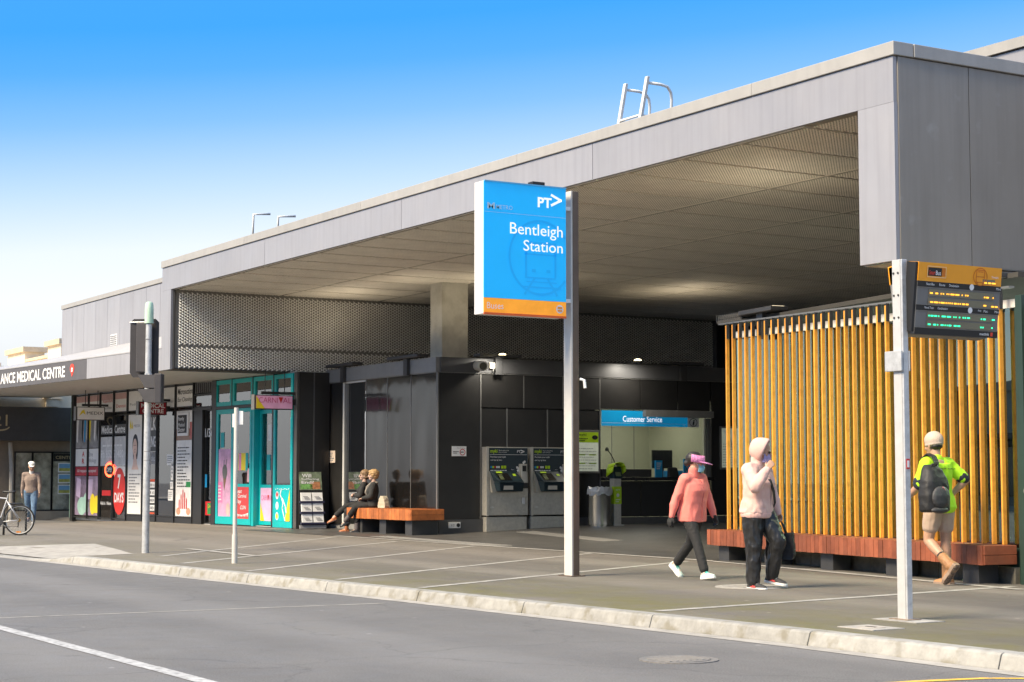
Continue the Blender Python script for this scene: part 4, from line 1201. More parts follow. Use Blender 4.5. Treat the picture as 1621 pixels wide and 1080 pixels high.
# bulk billing bay
p_ = poster(8.52, 9.40, 2.02, 3.12, mat("dark_film", (.05, .05, .05), .4)); pr(p_, WHITE, lambda mb: (words(mb, FS, "BULK", -9.36, 2.62, -8.55, 3.0, .008, .03), words(mb, FS, "BILLING", -9.36, 2.14, -8.55, 2.46, .008, .03)), "lettering")
p_ = poster(8.52, 9.40, 1.65, 2.0, GR2); pr(p_, WHITE, lambda mb: words(mb, FS, "walk in clinic", -9.3, 1.74, -8.6, 1.90, .008), "lettering")
p_ = poster(8.52, 9.40, .22, 1.22, mat("dark_film", (.05, .05, .05), .4))
pr(p_, mat("orange_red_film", (.62, .09, .03), .5), lambda mb: (rect(mb, FS, -9.4, 1.15, -8.52, 1.22, .007), rect(mb, FS, -9.4, .22, -8.52, .27, .007)), "red_band")
pr(p_, WHITE, lambda mb: [rect(mb, FS, -9.36 + .1 * (i % 2), .32 + .22 * i, -8.56, .48 + .22 * i, .007) for i in range(4)], "white_block")
pr(p_, BLACK, lambda mb: (words(mb, FS, "CHILDREN", -9.2, .35, -8.6, .44, .011), words(mb, FS, "& PENSION", -9.1, .57, -8.6, .66, .011), words(mb, FS, "OVER 65", -9.2, .79, -8.6, .88, .011), words(mb, FS, "UNDER 16", -9.1, 1.01, -8.6, 1.09, .011)), "lettering")
# woman poster
p_ = poster(9.52, 10.60, .20, 3.12, WPOST)
pr(p_, BLACK, lambda mb: (disc(mb, FS, -10.05, 2.22, .21, .32, .007), shape(mb, FS, [(-10.26, 2.3), (-9.84, 2.3), (-9.86, 1.95), (-9.9, 1.8), (-10.2, 1.8)], .0065)), "hair_print")
pr(p_, mat('pale_face_print', (.78, .55, .45), .6), lambda mb: (disc(mb, FS, -10.07, 2.14, .16, .27, .010), shape(mb, FS, [(-10.15, 1.95), (-9.99, 1.95), (-9.9, 1.66), (-9.78, 1.5), (-10.3, 1.5), (-10.2, 1.66)], .0085)), "face_print")
pr(p_, mat("dark_skin_print", (.22, .10, .07), .6), lambda mb: (rect(mb, FS, -10.16, 2.2, -10.09, 2.22, .013), rect(mb, FS, -10.04, 2.2, -9.97, 2.22, .013), rect(mb, FS, -10.10, 2.0, -10.03, 2.02, .013), disc(mb, FS, -10.06, 2.09, .02, .03, .012)), "feature_print")
pr(p_, YELP, lambda mb: (shape(mb, FS, [(-10.5, 2.78), (-10.42, 2.98), (-10.36, 2.8), (-10.4, 2.66)], .007), shape(mb, FS, [(-10.36, 2.72), (-10.28, 2.94), (-10.25, 2.7)], .007)), "logo_print")
pr(p_, GREYP, lambda mb: (lines(mb, FS, -10.5, .5, -9.6, 1.4, 10, .007, seed=31), words(mb, FS, "MEDIX", -10.18, 2.74, -9.7, 2.82, .007)), "lettering")
# phone number bays
p_ = poster(10.72, 12.76, 2.56, 2.86, mat("dark_film", (.05, .05, .05), .4)); pr(p_, WHITE, lambda mb: (words(mb, FS, "Medical", -12.70, 2.60, -11.78, 2.84, .008, .02), words(mb, FS, "Centre", -11.66, 2.60, -10.85, 2.84, .008, .02)), "lettering")
p_ = poster(10.72, 12.76, 1.62, 2.50, mat("silver_film", (.60, .60, .60), .45, var=.15)); pr(p_, WHITE, lambda mb: (words(mb, FS, "Ph 852 51480", -12.72, 1.86, -10.95, 2.10, .008, .02), lines(mb, FS, -12.6, 2.18, -10.95, 2.26, 1, .008, fill=.7)), "lettering")
p_ = poster(10.72, 11.64, 1.30, 1.60, WPOST, "notice_sheet")
pr(sp, glow("neon_red", (1, .06, .02), 1.2), lambda mb: ring(mb, FS, -11.95, 1.50, .36, .19, .07, .03), "neon_ring")
pr(sp, WHITE, lambda mb: words(mb, FS, "OPEN", -12.2, 1.43, -11.7, 1.57, .032, .02), "open_lettering")
pr(sp, BLACK, lambda mb: disc(mb, FS, -11.95, 1.50, .33, .165, .026), "neon_backing")
p_ = MB(); disc(p_, FS, -11.22, .86, .48, .70, .012, 36); p_ = p_.build("oval_sticker", mat("sticker_red", (.66, .03, .02), .45), sp)
pr(p_, WHITE, lambda mb: (words(mb, FS, "7", -11.34, .92, -11.10, 1.36, .016, .03), words(mb, FS, "DAYS", -11.58, .52, -10.86, .82, .016, .03)), "lettering")
p_ = poster(11.9, 12.6, .72, .88, REDP, "sticker", .0)
pr(sp, WHITE, lambda mb: (words(mb, FS, "Walk In's", -12.7, .44, -12.3, .54, .01, .01), words(mb, FS, "Welcome", -12.2, .44, -11.85, .54, .01, .01)), "window_lettering")
# pathology bays
p_ = poster(12.87, 14.86, 2.18, 3.12, GR2)
for k in range(9):
    u = -14.8 + k * .21
    pr(p_, (WPOST, GREYP, BLACK, BLUEP, WPOST, YELP, GREYP, WPOST, BLACK)[k], lambda mb: shape(mb, FS, [(u, 2.4 + .1 * (k % 3)), (u + .10, 2.35), (u + .16, 3.1), (u + .02, 3.1)], .007), "photo_print")
p_ = poster(12.87, 14.86, 1.62, 2.16, WPOST); pr(p_, REDP, lambda mb: (words(mb, FS, "A", -14.3, 1.92, -14.1, 2.08, .007, .03), words(mb, FS, "R", -14.3, 1.70, -14.1, 1.86, .007, .03)), "logo_print"); pr(p_, GREYP, lambda mb: (words(mb, FS, "42re", -13.9, 1.92, -13.4, 2.06, .007), words(mb, FS, "Pathology", -13.9, 1.70, -13.1, 1.86, .007)), "lettering")
p_ = poster(12.87, 14.86, 1.33, 1.60, mat("crimson_film", (.40, .03, .05), .5)); pr(p_, WHITE, lambda mb: words(mb, FS, "All requests accepted", -14.7, 1.40, -13.1, 1.53, .008), "lettering")
p_ = poster(12.87, 14.86, .10, 1.31, mat("purple_photo_film", (.20, .15, .22), .5, var=.7, scale=2.0))
pr(p_, mat("mint_print", (.35, .55, .48), .5), lambda mb: (disc(mb, FS, -14.25, .38, .38, .28, .008), shape(mb, FS, [(-14.3, .5), (-13.95, .8), (-13.7, .5), (-13.7, .2), (-14.3, .2)], .0075)), "sleeve_print")
pr(p_, YELP, lambda mb: (disc(mb, FS, -13.35, .45, .22, .32, .008), shape(mb, FS, [(-13.2, .18), (-12.92, .18), (-12.95, .72), (-13.15, .7)], .009)), "glove_print")
pr(p_, mat("lilac_print", (.48, .38, .55), .5), lambda mb: (shape(mb, FS, [(-14.75, .7), (-14.4, .62), (-14.35, 1.2), (-14.7, 1.28)], .008), shape(mb, FS, [(-13.9, .6), (-13.4, .6), (-13.35, 1.22), (-13.85, 1.2)], .0075)), "lilac_print")
# carnival posters
p_ = poster(3.60, 4.36, .24, 2.02, mat("mauve_film", (.66, .36, .54), .5, var=.2), "poster")
pr(p_, mat("cone_brown", (.22, .13, .07), .5), lambda mb: shape(mb, FS, [(-4.06, 1.3), (-3.84, 1.3), (-3.98, .9)], .007), "cone_print")
pr(p_, mat("cone_grey", (.14, .14, .13), .5), lambda mb: (disc(mb, FS, -3.95, 1.42, .15, .19, .008), stroke(mb, FS, [(-4.02, 1.5), (-4.0, 1.72)], .04, .008), stroke(mb, FS, [(-3.9, 1.5), (-3.84, 1.74)], .04, .008)), "cone_print")
pr(p_, PINKP, lambda mb: rect(mb, FS, -4.36, .6, -4.08, 1.15, .007), "pink_note"); pr(p_, WHITE, lambda mb: lines(mb, FS, -4.33, .64, -4.10, 1.08, 5, .010, seed=6), "lettering")
pr(p_, mat("face_pale", (.62, .46, .42), .6), lambda mb: disc(mb, FS, -3.74, .42, .12, .17, .008), "face_print")
MB().obox(FS, -4.24, -4.02, 2.06, 2.46, 0, .004).build("teal_sticker", TEALP, sp)
p_ = poster(2.46, 3.34, .20, 1.02, mat("coral_red_film", (.62, .06, .06), .5), "poster", .03)
pr(p_, WHITE, lambda mb: (words(mb, FS, "Beat", -3.22, .86, -2.86, .96, .038, .01, slant=.2), words(mb, FS, "Carnival", -3.1, .74, -2.6, .84, .038, .01, slant=.2), words(mb, FS, "Day", -3.2, .56, -2.9, .70, .038, .01, slant=.2), words(mb, FS, "CON", -2.95, .44, -2.62, .54, .038, .01, slant=.2), [shape(mb, FS, [(-3.3 + k * .085, .36 - .06 * math.sin(math.pi * k / 10)), (-3.225 + k * .085, .36 - .06 * math.sin(math.pi * (k + 1) / 10)), (-3.27 + k * .085, .24)], .038) for k in range(10)]), "lettering")
for k in range(5): MB().obox(FS, -3.24 + k * .13, -3.11 + k * .13, 1.45, 1.90, 0, .004).build("card", (mat("card_a", (.6, .5, .2), .5), PINKP, YELP, YELP, TEALP)[k], sp)
MB().obox(FS, -2.62, -2.46, 1.14, 1.5, 0, .004).build("card", mat("card_pink", (.66, .4, .45), .5), sp)
p_ = poster(1.33, 2.09, .16, 1.0, mat("pink_film", (.86, .52, .74), .5), "poster", -.13)
pr(p_, YELP, lambda mb: shape(mb, FS, [(-2.09, .16), (-1.86, .16), (-2.09, .62)], -.122), "yellow_wedge")
pr(p_, PINKP, lambda mb: (words(mb, FS, "CARNIVAL", -2.05, .68, -1.38, .82, -.122, .005)), "lettering"); pr(p_, REDP, lambda mb: shape(mb, FS, [(-1.70, .82), (-1.60, .82), (-1.66, .68)], -.119), "red_letter")
MB().obox(FS, -1.82, -1.62, 1.45, 1.85, -.16, -.155).build("teal_sticker", TEALP, sp)
MB().obox(FS, -1.75, -1.40, 2.2, 2.62, -.16, -.155).build("notice_sheet", WPOST, sp)
p_ = poster(.16, 1.0, .18, 1.02, mat("cyan_film", (.0, .48, .52), .5), "poster", .03)
pr(p_, YELP, lambda mb: shape(mb, FS, [(-.42, .18), (-.16, .18), (-.16, .98)], .038), "yellow_wedge")
pr(p_, WHITE, lambda mb: (stroke(mb, FS, [(-.62, .96), (-.68, .84), (-.6, .76), (-.52, .62), (-.56, .5), (-.46, .3), (-.4, .2)], .04, .040), stroke(mb, FS, [(-.55, .74), (-.4, .56), (-.34, .4)], .05, .040), [disc(mb, FS, -.84 + .0, .82 - .26 * k, .08, .10, .039) for k in range(3)], [disc(mb, FS, -.92 + .1 * k, .97 + .015 * (k % 2), .03, .012, .039) for k in range(8)]), "drawing_print")
pr(p_, REDP, lambda mb: disc(mb, FS, -.84, .84, .05, .06, .043), "drawing_print"); pr(p_, YELP, lambda mb: disc(mb, FS, -.84, .30, .05, .07, .043), "drawing_print")
MB().obox(FS, -.16, -.10, 1.2, 2.75, .03, .034).build("cyan_edge_film", mat("cyan_film", (.0, .48, .52), .5), sp)
sbox("display_rail", .12, 1.04, 1.92, 1.95, -.3, -.1, mat("cyan_rail", (.2, .5, .5), .4)); sbox("display_rail", 1.32, 2.1, 1.92, 1.95, -.4, -.25, mat("cyan_rail", (.2, .5, .5), .4))

# awning over the shopfronts
aw = thing("shop_awning", "long grey awning over the shopfronts with a medical centre fascia", "awning", (-46, 15.5, 3.9))
FA0, FA1, FA2, FA3 = Vector((-41.47, 14.91, 0)), Vector((-45.95, 14.47, 0)), Vector((-52.3, 13.82, 0)), Vector((-58.0, 13.24, 0))
segs = [(FA1, FA0, M_FASC), (FA2, FA1, mat("dark_sign_fascia", (.10, .095, .10), .5, var=.06)), (FA3, FA2, mat("dark_sign_fascia", (.10, .095, .10), .5))]
back = lambda p: Vector((p.x + .15, 18.05 - (-40.4 - p.x) * .061, 0))
for p, q, m in segs:
    F = frame(p, q - p); L = (q - p).length
    MB().obox(F, .004, L - .004, 3.87, 4.40, -.06, 0).build("fascia_panel", m, aw)
for p, q in ((FA1, FA0), (FA2, FA1), (FA3, FA2)):
    MB().hexa([p + Vector((0, .06, 3.88)), q + Vector((0, .06, 3.88)), back(q) + Vector((0, 0, 3.88)), back(p) + Vector((0, 0, 3.88)),
               p + Vector((0, .06, 3.92)), q + Vector((0, .06, 3.92)), back(q) + Vector((0, 0, 3.92)), back(p) + Vector((0, 0, 3.92))]).build("soffit", mat("awning_soffit", (.46, .445, .41), .6, var=.06), aw)
    MB().hexa([p + Vector((0, -.01, 4.405)), q + Vector((0, -.01, 4.405)), Vector((q.x, 15.58, 4.405)), Vector((p.x, 15.58, 4.405)),
               p + Vector((0, -.01, 4.43)), q + Vector((0, -.01, 4.43)), Vector((q.x, 15.58, 4.86)), Vector((p.x, 15.58, 4.86))]).build("top_sheet", mat("awning_top", (.36, .355, .36), .5, var=.06, streak=.1), aw)
F = frame(FA2, FA1 - FA2); Lf = (FA1 - FA2).length
words(MB(), F, "ANCE MEDICAL CENTRE", .22, 3.98, 4.95, 4.29, .006, .02).build("fascia_lettering", WHITE, aw)
mb = MB(); shape(mb, F, [(5.43 + .14 * math.cos(a), 4.20 + .12 * math.sin(a)) for a in np.linspace(-.6, math.pi + .6, 18)] + [(5.43, 3.96)], .006); mb.build("pin_logo", mat("pin_red", (.75, .06, .03), .5), aw)
mb = MB(); shape(mb, F, [(5.43 + .055 * math.cos(a), 4.17 + .05 * math.sin(a)) for a in np.linspace(-.2, math.pi + .2, 12)], .010); shape(mb, F, [(5.37, 4.15), (5.49, 4.15), (5.47, 4.10), (5.39, 4.10)], .0105); mb.build("pin_symbol", WHITE, aw)

# upper storey clad box
up = thing("upper_storey", "pale grey metal clad upper storey above the shop awning", "building", (-47, 17, 4.5))
ux = [-52.0 + i * 1.06 for i in range(11)]
for a, b_ in zip(ux, ux[1:]):
    MB().box(a + .006, min(b_, -41.46) - .006, 15.6, 15.65, 4.5, 6.24).build("cladding_panel", M_FASC, up)
MB().box(-51.9, -41.5, 15.66, 26, 4.5, 6.22).build("core", M_FASC, up)
MB().box(-52.02, -41.46, 15.57, 15.9, 6.255, 6.38).build("coping", M_COPING, up, bevel=.006)
vt = MB().box(-47.42, -46.88, 15.585, 15.6, 4.82, 5.18).build("vent_grille", WHITE, up)
for k in range(6): MB().box(-47.39, -46.91, 15.572, 15.584, 4.85 + k * .054, 4.878 + k * .054).build("louvre", GREYP, vt)

# blade signs under the awning
def blade(name, label, X, y0, y1, z0, z1, m, fn, arm_s):
    t = thing(name, label, "hanging sign", (X, (y0 + y1) / 2, z0))
    F = frame((X + .09, y0, 0), (0, 1, 0))
    MB().box(X - .09, X + .085, y0, y1, z0, z1).build("box", M_BFR, t, bevel=.004)
    MB().box(X - .10, X + .092, y0 - .02, y0 + .0, z0 - .01, z1 + .01).build("edge", M_TRIM, t)
    f = MB().obox(F, .03, y1 - y0 - .03, z0 + .02, z1 - .02, 0, .004).build("face", m, t)
    fn(F, f, y1 - y0, z0, z1)
    MB().box(X - .03, X + .03, y0 + .2, y1 + .12, z1 + .02, z1 + .09).build("arm", M_BFR, t)
    MB().box(X - .02, X + .02, y1 + .0, y1 + .30, z0 + .12, z0 + .26).build("arm_bracket", M_BFR, t)
    for y in (y0 + .3, y1 - .2): MB().cyl((X, y, z1 + .08), (X, y, 3.89), .012, n=8).build("hanger", M_BFR, t)
    return t


def f_carn(F, f, w, z0, z1):
    shape(MB(), F, [(.03, z0 + .02), (.26, z0 + .02), (.03, z1 - .02)], .008).build("yellow_wedge", YELP, f)
    mb = words(MB(), F, "CARNI", .10, z0 + .16, .60, z1 - .06, .012, -.01); words(mb, F, "AL", .74, z0 + .16, .96, z1 - .06, .012, -.01); mb.build("lettering", mat('raspberry', (.55, .04, .18), .5), f)
    shape(MB(), F, [(.62, z1 - .05), (.74, z1 - .05), (.68, z0 + .15)], .012).build("red_letter", REDP, f)


def f_medix(F, f, w, z0, z1):
    mb = shape(MB(), F, [(.08, z0 + .12), (.16, z1 - .12), (.24, z1 - .08), (.28, z0 + .16), (.2, z0 + .22)], .008); mb.build("logo", YELP, f)
    words(MB(), F, "MEDIX", .32, z0 + .17, w - .06, z1 - .14, .008).build("lettering", BLACK, f)


def f_med(F, f, w, z0, z1):
    mb = words(MB(), F, "MEDICAL", .06, z0 + .20, w - .06, z1 - .05, .008, .02); words(mb, F, "CENTRE", .10, z0 + .05, w - .10, z0 + .17, .008, .02); mb.build("lettering", WHITE, f)


blade("hanging_sign", "pink and yellow CARNIVAL sign hanging before the teal shopfront", -40.36, 16.88, 17.90, 2.93, 3.28, mat("sign_pink", (.88, .44, .66), .45), f_carn, 1)
blade("hanging_sign", "white MEDIX sign hanging at the far left end of the shopfronts", -52.2, 16.12, 17.0, 2.98, 3.38, WPOST, f_medix, 13)
blade("hanging_sign", "dark red MEDICAL CENTRE sign hanging behind the traffic signal pole", -48.0, 16.60, 17.42, 3.02, 3.39, mat("sign_maroon", (.26, .008, .02), .45), f_med, 9)


# sandwich board
ab = thing("sandwich_board", "black sandwich board with leaflet racks beside the dark column", "sandwich board", (-40.1, 18.42, gz(-40, 18.4)))
Fb = frame((-39.95, 17.98, 0), (0.12, 1, 0))
o, U, V, N = Fb
zb = gz(-40, 18.4)
Pf = lambda u, v, n=0: o + U * u + V * (zb + v) + N * (n - v * .20)
W = .62
MB().hexa([Pf(0, .05), Pf(W, .05), Pf(W, .05, -.03), Pf(0, .05, -.03), Pf(0, 1.42), Pf(W, 1.42), Pf(W, 1.42, -.03), Pf(0, 1.42, -.03)]).build("front_board", BLACK, ab)
Pb = lambda u, v, n=0: o + U * u + V * (zb + v) + N * (n - .62 + v * .20)
MB().hexa([Pb(0, .05, .03), Pb(W, .05, .03), Pb(W, .05), Pb(0, .05), Pb(0, 1.42, .03), Pb(W, 1.42, .03), Pb(W, 1.42), Pb(0, 1.42)]).build("rear_board", BLACK, ab)
MB().add([Pf(W, .05), Pf(W, 1.42), Pb(W, 1.42, .03), Pb(W, .05, .03)], [(0, 1, 2, 3)]).build("side_cloth", mat('black_cloth', (.015, .015, .015), .9), ab, solid=.004)


def bq(mb, u0, v0, u1, v1, n): return mb.quad(Pf(u0, v0, n), Pf(u1, v0, n), Pf(u1, v1, n), Pf(u0, v1, n))


ph = bq(MB(), .02, .96, W - .02, 1.40, .006).build("poster", mat("poster_green_grey", (.16, .20, .13), .5, var=.8, scale=5), ab)
bq(MB(), .05, .98, .36, 1.1, .009).build("green_print", mat("leaf_print", (.16, .36, .10), .5, var=.4, scale=14), ph)
bq(MB(), .3, .98, .56, 1.16, .009).build("orange_print", mat("rust_print", (.42, .18, .08), .5, var=.4, scale=14), ph)
Ft = (Pf(0, 0, .012), U, (Pf(0, 1) - Pf(0, 0)).normalized(), N)
mb = MB(); words(mb, Ft, "Will", .10, 1.29, .34, 1.38, .0, .02); words(mb, Ft, "Suffering", .08, 1.215, .54, 1.275, 0, .01); words(mb, Ft, "End?", .08, 1.135, .40, 1.205, 0, .02); mb.build("lettering", WHITE, ph)
for k, v in enumerate((.66, .40, .14)):
    rk = MB(); rk.hexa([Pf(.0, v - .02, .10), Pf(W, v - .02, .10), Pf(W, v - .02, 0), Pf(0, v - .02, 0), Pf(0, v + .03, .10), Pf(W, v + .03, .10), Pf(W, v + .03, 0), Pf(0, v + .03, 0)]); rk = rk.build("rack", mat("rack_navy", (.02, .02, .05), .4), ab)
    for i in range(2):
        lf = MB().hexa([Pf(.03 + i * .29, v + .01, .085), Pf(.29 + i * .29, v + .01, .085), Pf(.29 + i * .29, v + .01, .03), Pf(.03 + i * .29, v + .01, .03), Pf(.03 + i * .29, v + .235, .075), Pf(.29 + i * .29, v + .235, .075), Pf(.29 + i * .29, v + .235, .03), Pf(.03 + i * .29, v + .235, .03)]).build("leaflet", WHITE, rk)
    mb = MB()
    for i in range(2):
        for j in range(3): bq(mb, .08 + i * .29 + .02 * j, v + .13 - .03 * j, .20 + i * .29 + .03 * j, v + .145 - .03 * j, .09)
    mb.build("leaflet_print", GREYP, rk)
mb = MB().hexa([Pf(-.02, .02, .06), Pf(W + .02, .02, .06), Pf(W + .02, .02, -.03), Pf(-.02, .02, -.03), Pf(-.02, .10, .06), Pf(W + .02, .10, .06), Pf(W + .02, .10, -.03), Pf(-.02, .10, -.03)]); mb.build("foot_rail", GREYP, ab)
MB().tube([Pf(.12, .02, .05), Pf(.14, -.05, .06), Pf(.3, -.07, .06), Pf(.46, -.05, .06), Pf(.48, .02, .05)], .012).build("handle", M_TRIM, ab)

# ------------------------------------------------------------------ neighbour on the far left
M_CREAM = mat("cream_render", (.72, .62, .47), .85, var=.06, scale=1.5, bump=.1, bscale=20)
M_TAUPE = mat("taupe_wall", (.20, .165, .13), .8, var=.08)
nb = thing("cream_building", "cream rendered building with a dark awning at the far left", "building", (-60, 17, -.3))
NX = -58.0
NF = frame((NX, 14.0, 0), (0, 1, 0))
MB().box(-75, NX - .01, 14.0, 15.42, 3.6, 5.0).box(-75, NX - .02, 15.2, 30, -.6, 4.9).build("wall", M_CREAM, nb)
MB().obox(NF, .4, 3.9, 2.12, 2.48, -.01, .02).build("taupe_band", M_TAUPE, nb)
MB().obox(NF, .4, 1.9, -.6, 2.12, -.01, .018).build("taupe_pier", M_TAUPE, nb)
MB().obox(NF, 2.9, 3.32, 3.6, 4.55, 0, .08).obox(NF, 2.8, 3.42, 3.86, 3.92, 0, .14).build("pilaster", M_CREAM, nb)
MB().obox(NF, .4, 3.75, -.6, .17, -.01, .12).build("base_wall", mat("base_render", (.36, .30, .23), .85, var=.1), nb)
for (a, b_) in ((1.95, 2.47), (2.53, 3.12), (3.18, 3.85)):
    w = MB().obox(NF, a - .05, a, .17, 2.12, -.02, .06).obox(NF, b_, b_ + .05, .17, 2.12, -.02, .06).obox(NF, a, b_, 2.07, 2.12, -.02, .055).obox(NF, a, b_, .17, .22, -.02, .055).build("window", M_BFR, nb)
    MB().obox(NF, a, b_, .22, 2.07, .0, .012).build("pane", mat("old_window_glass", (.34, .33, .27), .08, var=.5, scale=2.2), w)
MB().obox(NF, 3.2, 3.84, 1.80, 2.06, .014, .02).build("window_sign", BLACK, nb)
words(MB(), NF, "CENTU", 3.27, 1.88, 3.82, 1.98, .024, .01).build("window_lettering", mat("gold_print", (.42, .34, .20), .5), nb)
for k in range(3):
    pc = MB().obox(NF, 3.36, 3.84, .72 + k * .36, 1.03 + k * .36, .014, .022).build("listing_card", WHITE, nb)
    rect(MB(), NF, 3.39, .86 + k * .36, 3.82, 1.0 + k * .36, .025).build("sky_print", mat("sky_print", (.18, .38, .62), .5), pc)
    rect(MB(), NF, 3.39, .76 + k * .36, 3.82, .86 + k * .36, .026).build("lawn_print", mat("lawn_print", (.42, .42, .10) if k != 1 else (.6, .25, .08), .5, var=.3, scale=9), pc)
na = MB().obox(NF, .2, 3.75, 2.46, 3.54, .02, .9).build("awning", mat("dark_awning", (.042, .042, .045), .6, var=.1), nb)
words(MB(), frame((NX + .9, 14.0, 0), (0, 1, 0)), "21", .98, 2.92, 1.42, 3.28, .006).build("number_lettering", mat("gold_print", (.42, .34, .20), .5), nb)
ring(MB(), frame((NX + .9, 14.0, 0), (0, 1, 0)), 1.18, 2.90, .30, .12, .045, .006, 16, math.pi + .3, 2 * math.pi - .1).build("logo_curve", mat("gold_print", (.42, .34, .20), .5), nb)
MB().tube([(NX + .3, 15.75, -.3), (NX + .3, 15.75, 1.5), (NX + .25, 15.70, 2.4)], .07).build("downpipe", mat("pale_pipe", (.36, .34, .31), .5), nb)
# parapet with pillars
for x0, x1 in ((-64.9, -62.7), (-59.9, -58.4)):
    pl = MB().box(x0, x1, 17.5, 18.2, 4.8, 5.72).build("parapet_pillar", M_CREAM, nb)
    MB().box(x0 - .12, x1 + .12, 17.4, 18.3, 5.72, 5.90).build("cap", mat("cap_render", (.52, .43, .32), .85), pl)
MB().box(-62.7, -59.9, 17.6, 18.0, 4.8, 5.36).build("parapet", M_CREAM, nb)
MB().box(-62.7, -59.9, 17.52, 18.1, 5.361, 5.46).build("parapet_cap", mat("cap_render", (.52, .43, .32), .85), nb)



# ------------------------------------------------------------------ posts, signs and roof fittings
M_WPOLE = mat("white_pole_paint", (.58, .555, .52), .4, var=.05, scale=6, dirt=((.45, .42, .37), 7, .6, .8, .5))
M_BRONZE = mat("bronze_edge", (.13, .098, .078), .4, metal=.3, var=.1)
st = thing("station_sign", "tall white pole with a blue Bentleigh Station sign box", "sign", (-19.17, 12.38, 0))
MB().box(-19.27, -19.09, 12.36, 12.385, 0, 4.96).box(-19.27, -19.11, 12.385, 12.44, 0, 4.96).build("pole", M_WPOLE, st, bevel=.004)
MB().box(-19.108, -19.085, 12.387, 12.475, 0, 4.955).build("pole_edge", M_BRONZE, st, bevel=.004)
MB().box(-19.33, -19.02, 12.31, 12.52, -.01, .012).build("base_plate", M_BRONZE, st)
SX0, SX1, SY0, SY1, SZ0, SZ1 = -19.30, -19.06, 11.04, 12.26, 3.29, 4.98
MB().box(SX0, SX1 - .01, SY0, SY1, SZ0 + .01, SZ1).build("sign_box", mat("sign_case", (.60, .60, .61), .4, var=.04), st, bevel=.006)
SF = frame((SX1 - .008, SY0, 0), (0, 1, 0)); SW = SY1 - SY0
M_SB = lit(mat("station_blue", (.0, .38, .80), .35, var=.02), (.0, .40, .88), .05)
M_SBD = lit(mat("station_blue_dark", (.0, .31, .70), .35, var=.02), (.0, .33, .76), .05)
MB().obox(SF, .0, SW, 3.505, SZ1 - .01, 0, .012).build("blue_face", M_SB, st)
MB().obox(SF, .0, SW, SZ0 + .03, 3.50, 0, .012).build("orange_face", lit(mat("station_orange", (.88, .33, .02), .4), (.9, .34, .02), .05), st)
MB().obox(SF, .0, SW, SZ0, SZ0 + .028, 0, .02).build("orange_edge", mat("station_orange_dark", (.70, .12, .02), .4), st)
MB().obox(SF, .0, SW, SZ1 - .012, SZ1 + .004, 0, .03).build("top_edge", mat("edge_blue", (.12, .45, .75), .4), st)
mb = words(MB(), SF, "PT", .79, 4.70, 1.00, 4.83, .018, .03); stroke(mb, SF, [(1.00, 4.87), (1.14, 4.81), (1.00, 4.74)], .032, .018); mb.build("network_logo", lit(flat("lit_white", (.82, .82, .82)), (1, 1, 1), .06), st)
mb = words(MB(), SF, "METRO", .175, 4.63, .415, 4.685, .018, .005)
words(mb, SF, 'M', .045, 4.625, .155, 4.705, .018, .03)
rect(mb, SF, .0, 4.585, SW, 4.590, .016); mb.build("operator_logo", mat("pale_blue_print", (.45, .68, .85), .5), st)
mb = ring(MB(), SF, .83, 4.05, .46, .47, .03, .0155, 44, .62, 2 * math.pi - .62)
mb.build("watermark_ring", M_SBD, st)
mb = MB()
for a, b_, c, d in ((.60, 3.78, 1.06, 3.80), (.60, 3.80, .63, 4.22), (1.04, 3.80, 1.07, 4.22), (.60, 4.22, 1.07, 4.25), (.60, 4.08, 1.07, 4.10), (.70, 3.86, .76, 3.90), (.92, 3.86, .98, 3.90), (.56, 3.66, 1.14, 3.68), (.62, 3.73, 1.08, 3.745)): rect(mb, SF, a, b_, c, d, .0157)
stroke(mb, SF, [(.74, 3.78), (.60, 3.58)], .03, .0158); stroke(mb, SF, [(.94, 3.78), (1.08, 3.58)], .03, .0158)
mb.build("train_symbol", M_SBD, st)
mb = words(MB(), SF, "Bentleigh", .375, 4.285, 1.165, 4.475, .022, .003); words(mb, SF, "Station", .575, 4.125, 1.165, 4.265, .022, .003); mb.build("name_lettering", lit(flat("lit_white", (.82, .82, .82)), (1, 1, 1), .06), st)
mb = words(MB(), SF, "Buses", .04, 3.365, .28, 3.445, .020, .0); disc(mb, SF, 1.12, 3.405, .055, lift=.018); mb.build("bus_lettering", WHITE, st)
mb = rect(MB(), SF, 1.085, 3.375, 1.155, 3.395, .022); rect(mb, SF, 1.085, 3.41, 1.155, 3.435, .022); mb.build("bus_symbol", ORANGEP, st)
for z in (3.5, 4.7): MB().box(-19.2, -19.1, 12.26, 12.36, z, z + .05).build("clamp", WHITE, st)
MB().box(-19.24, -19.12, 11.8, 11.98, SZ1, SZ1 + .06).build("sensor", BLACK, st)
MB().tube([(-19.05, 12.47, 2.52), (-19.0, 12.50, 2.50), (-18.98, 12.50, 2.40)], .02, 6).build("cable_clip", WHITE, st)

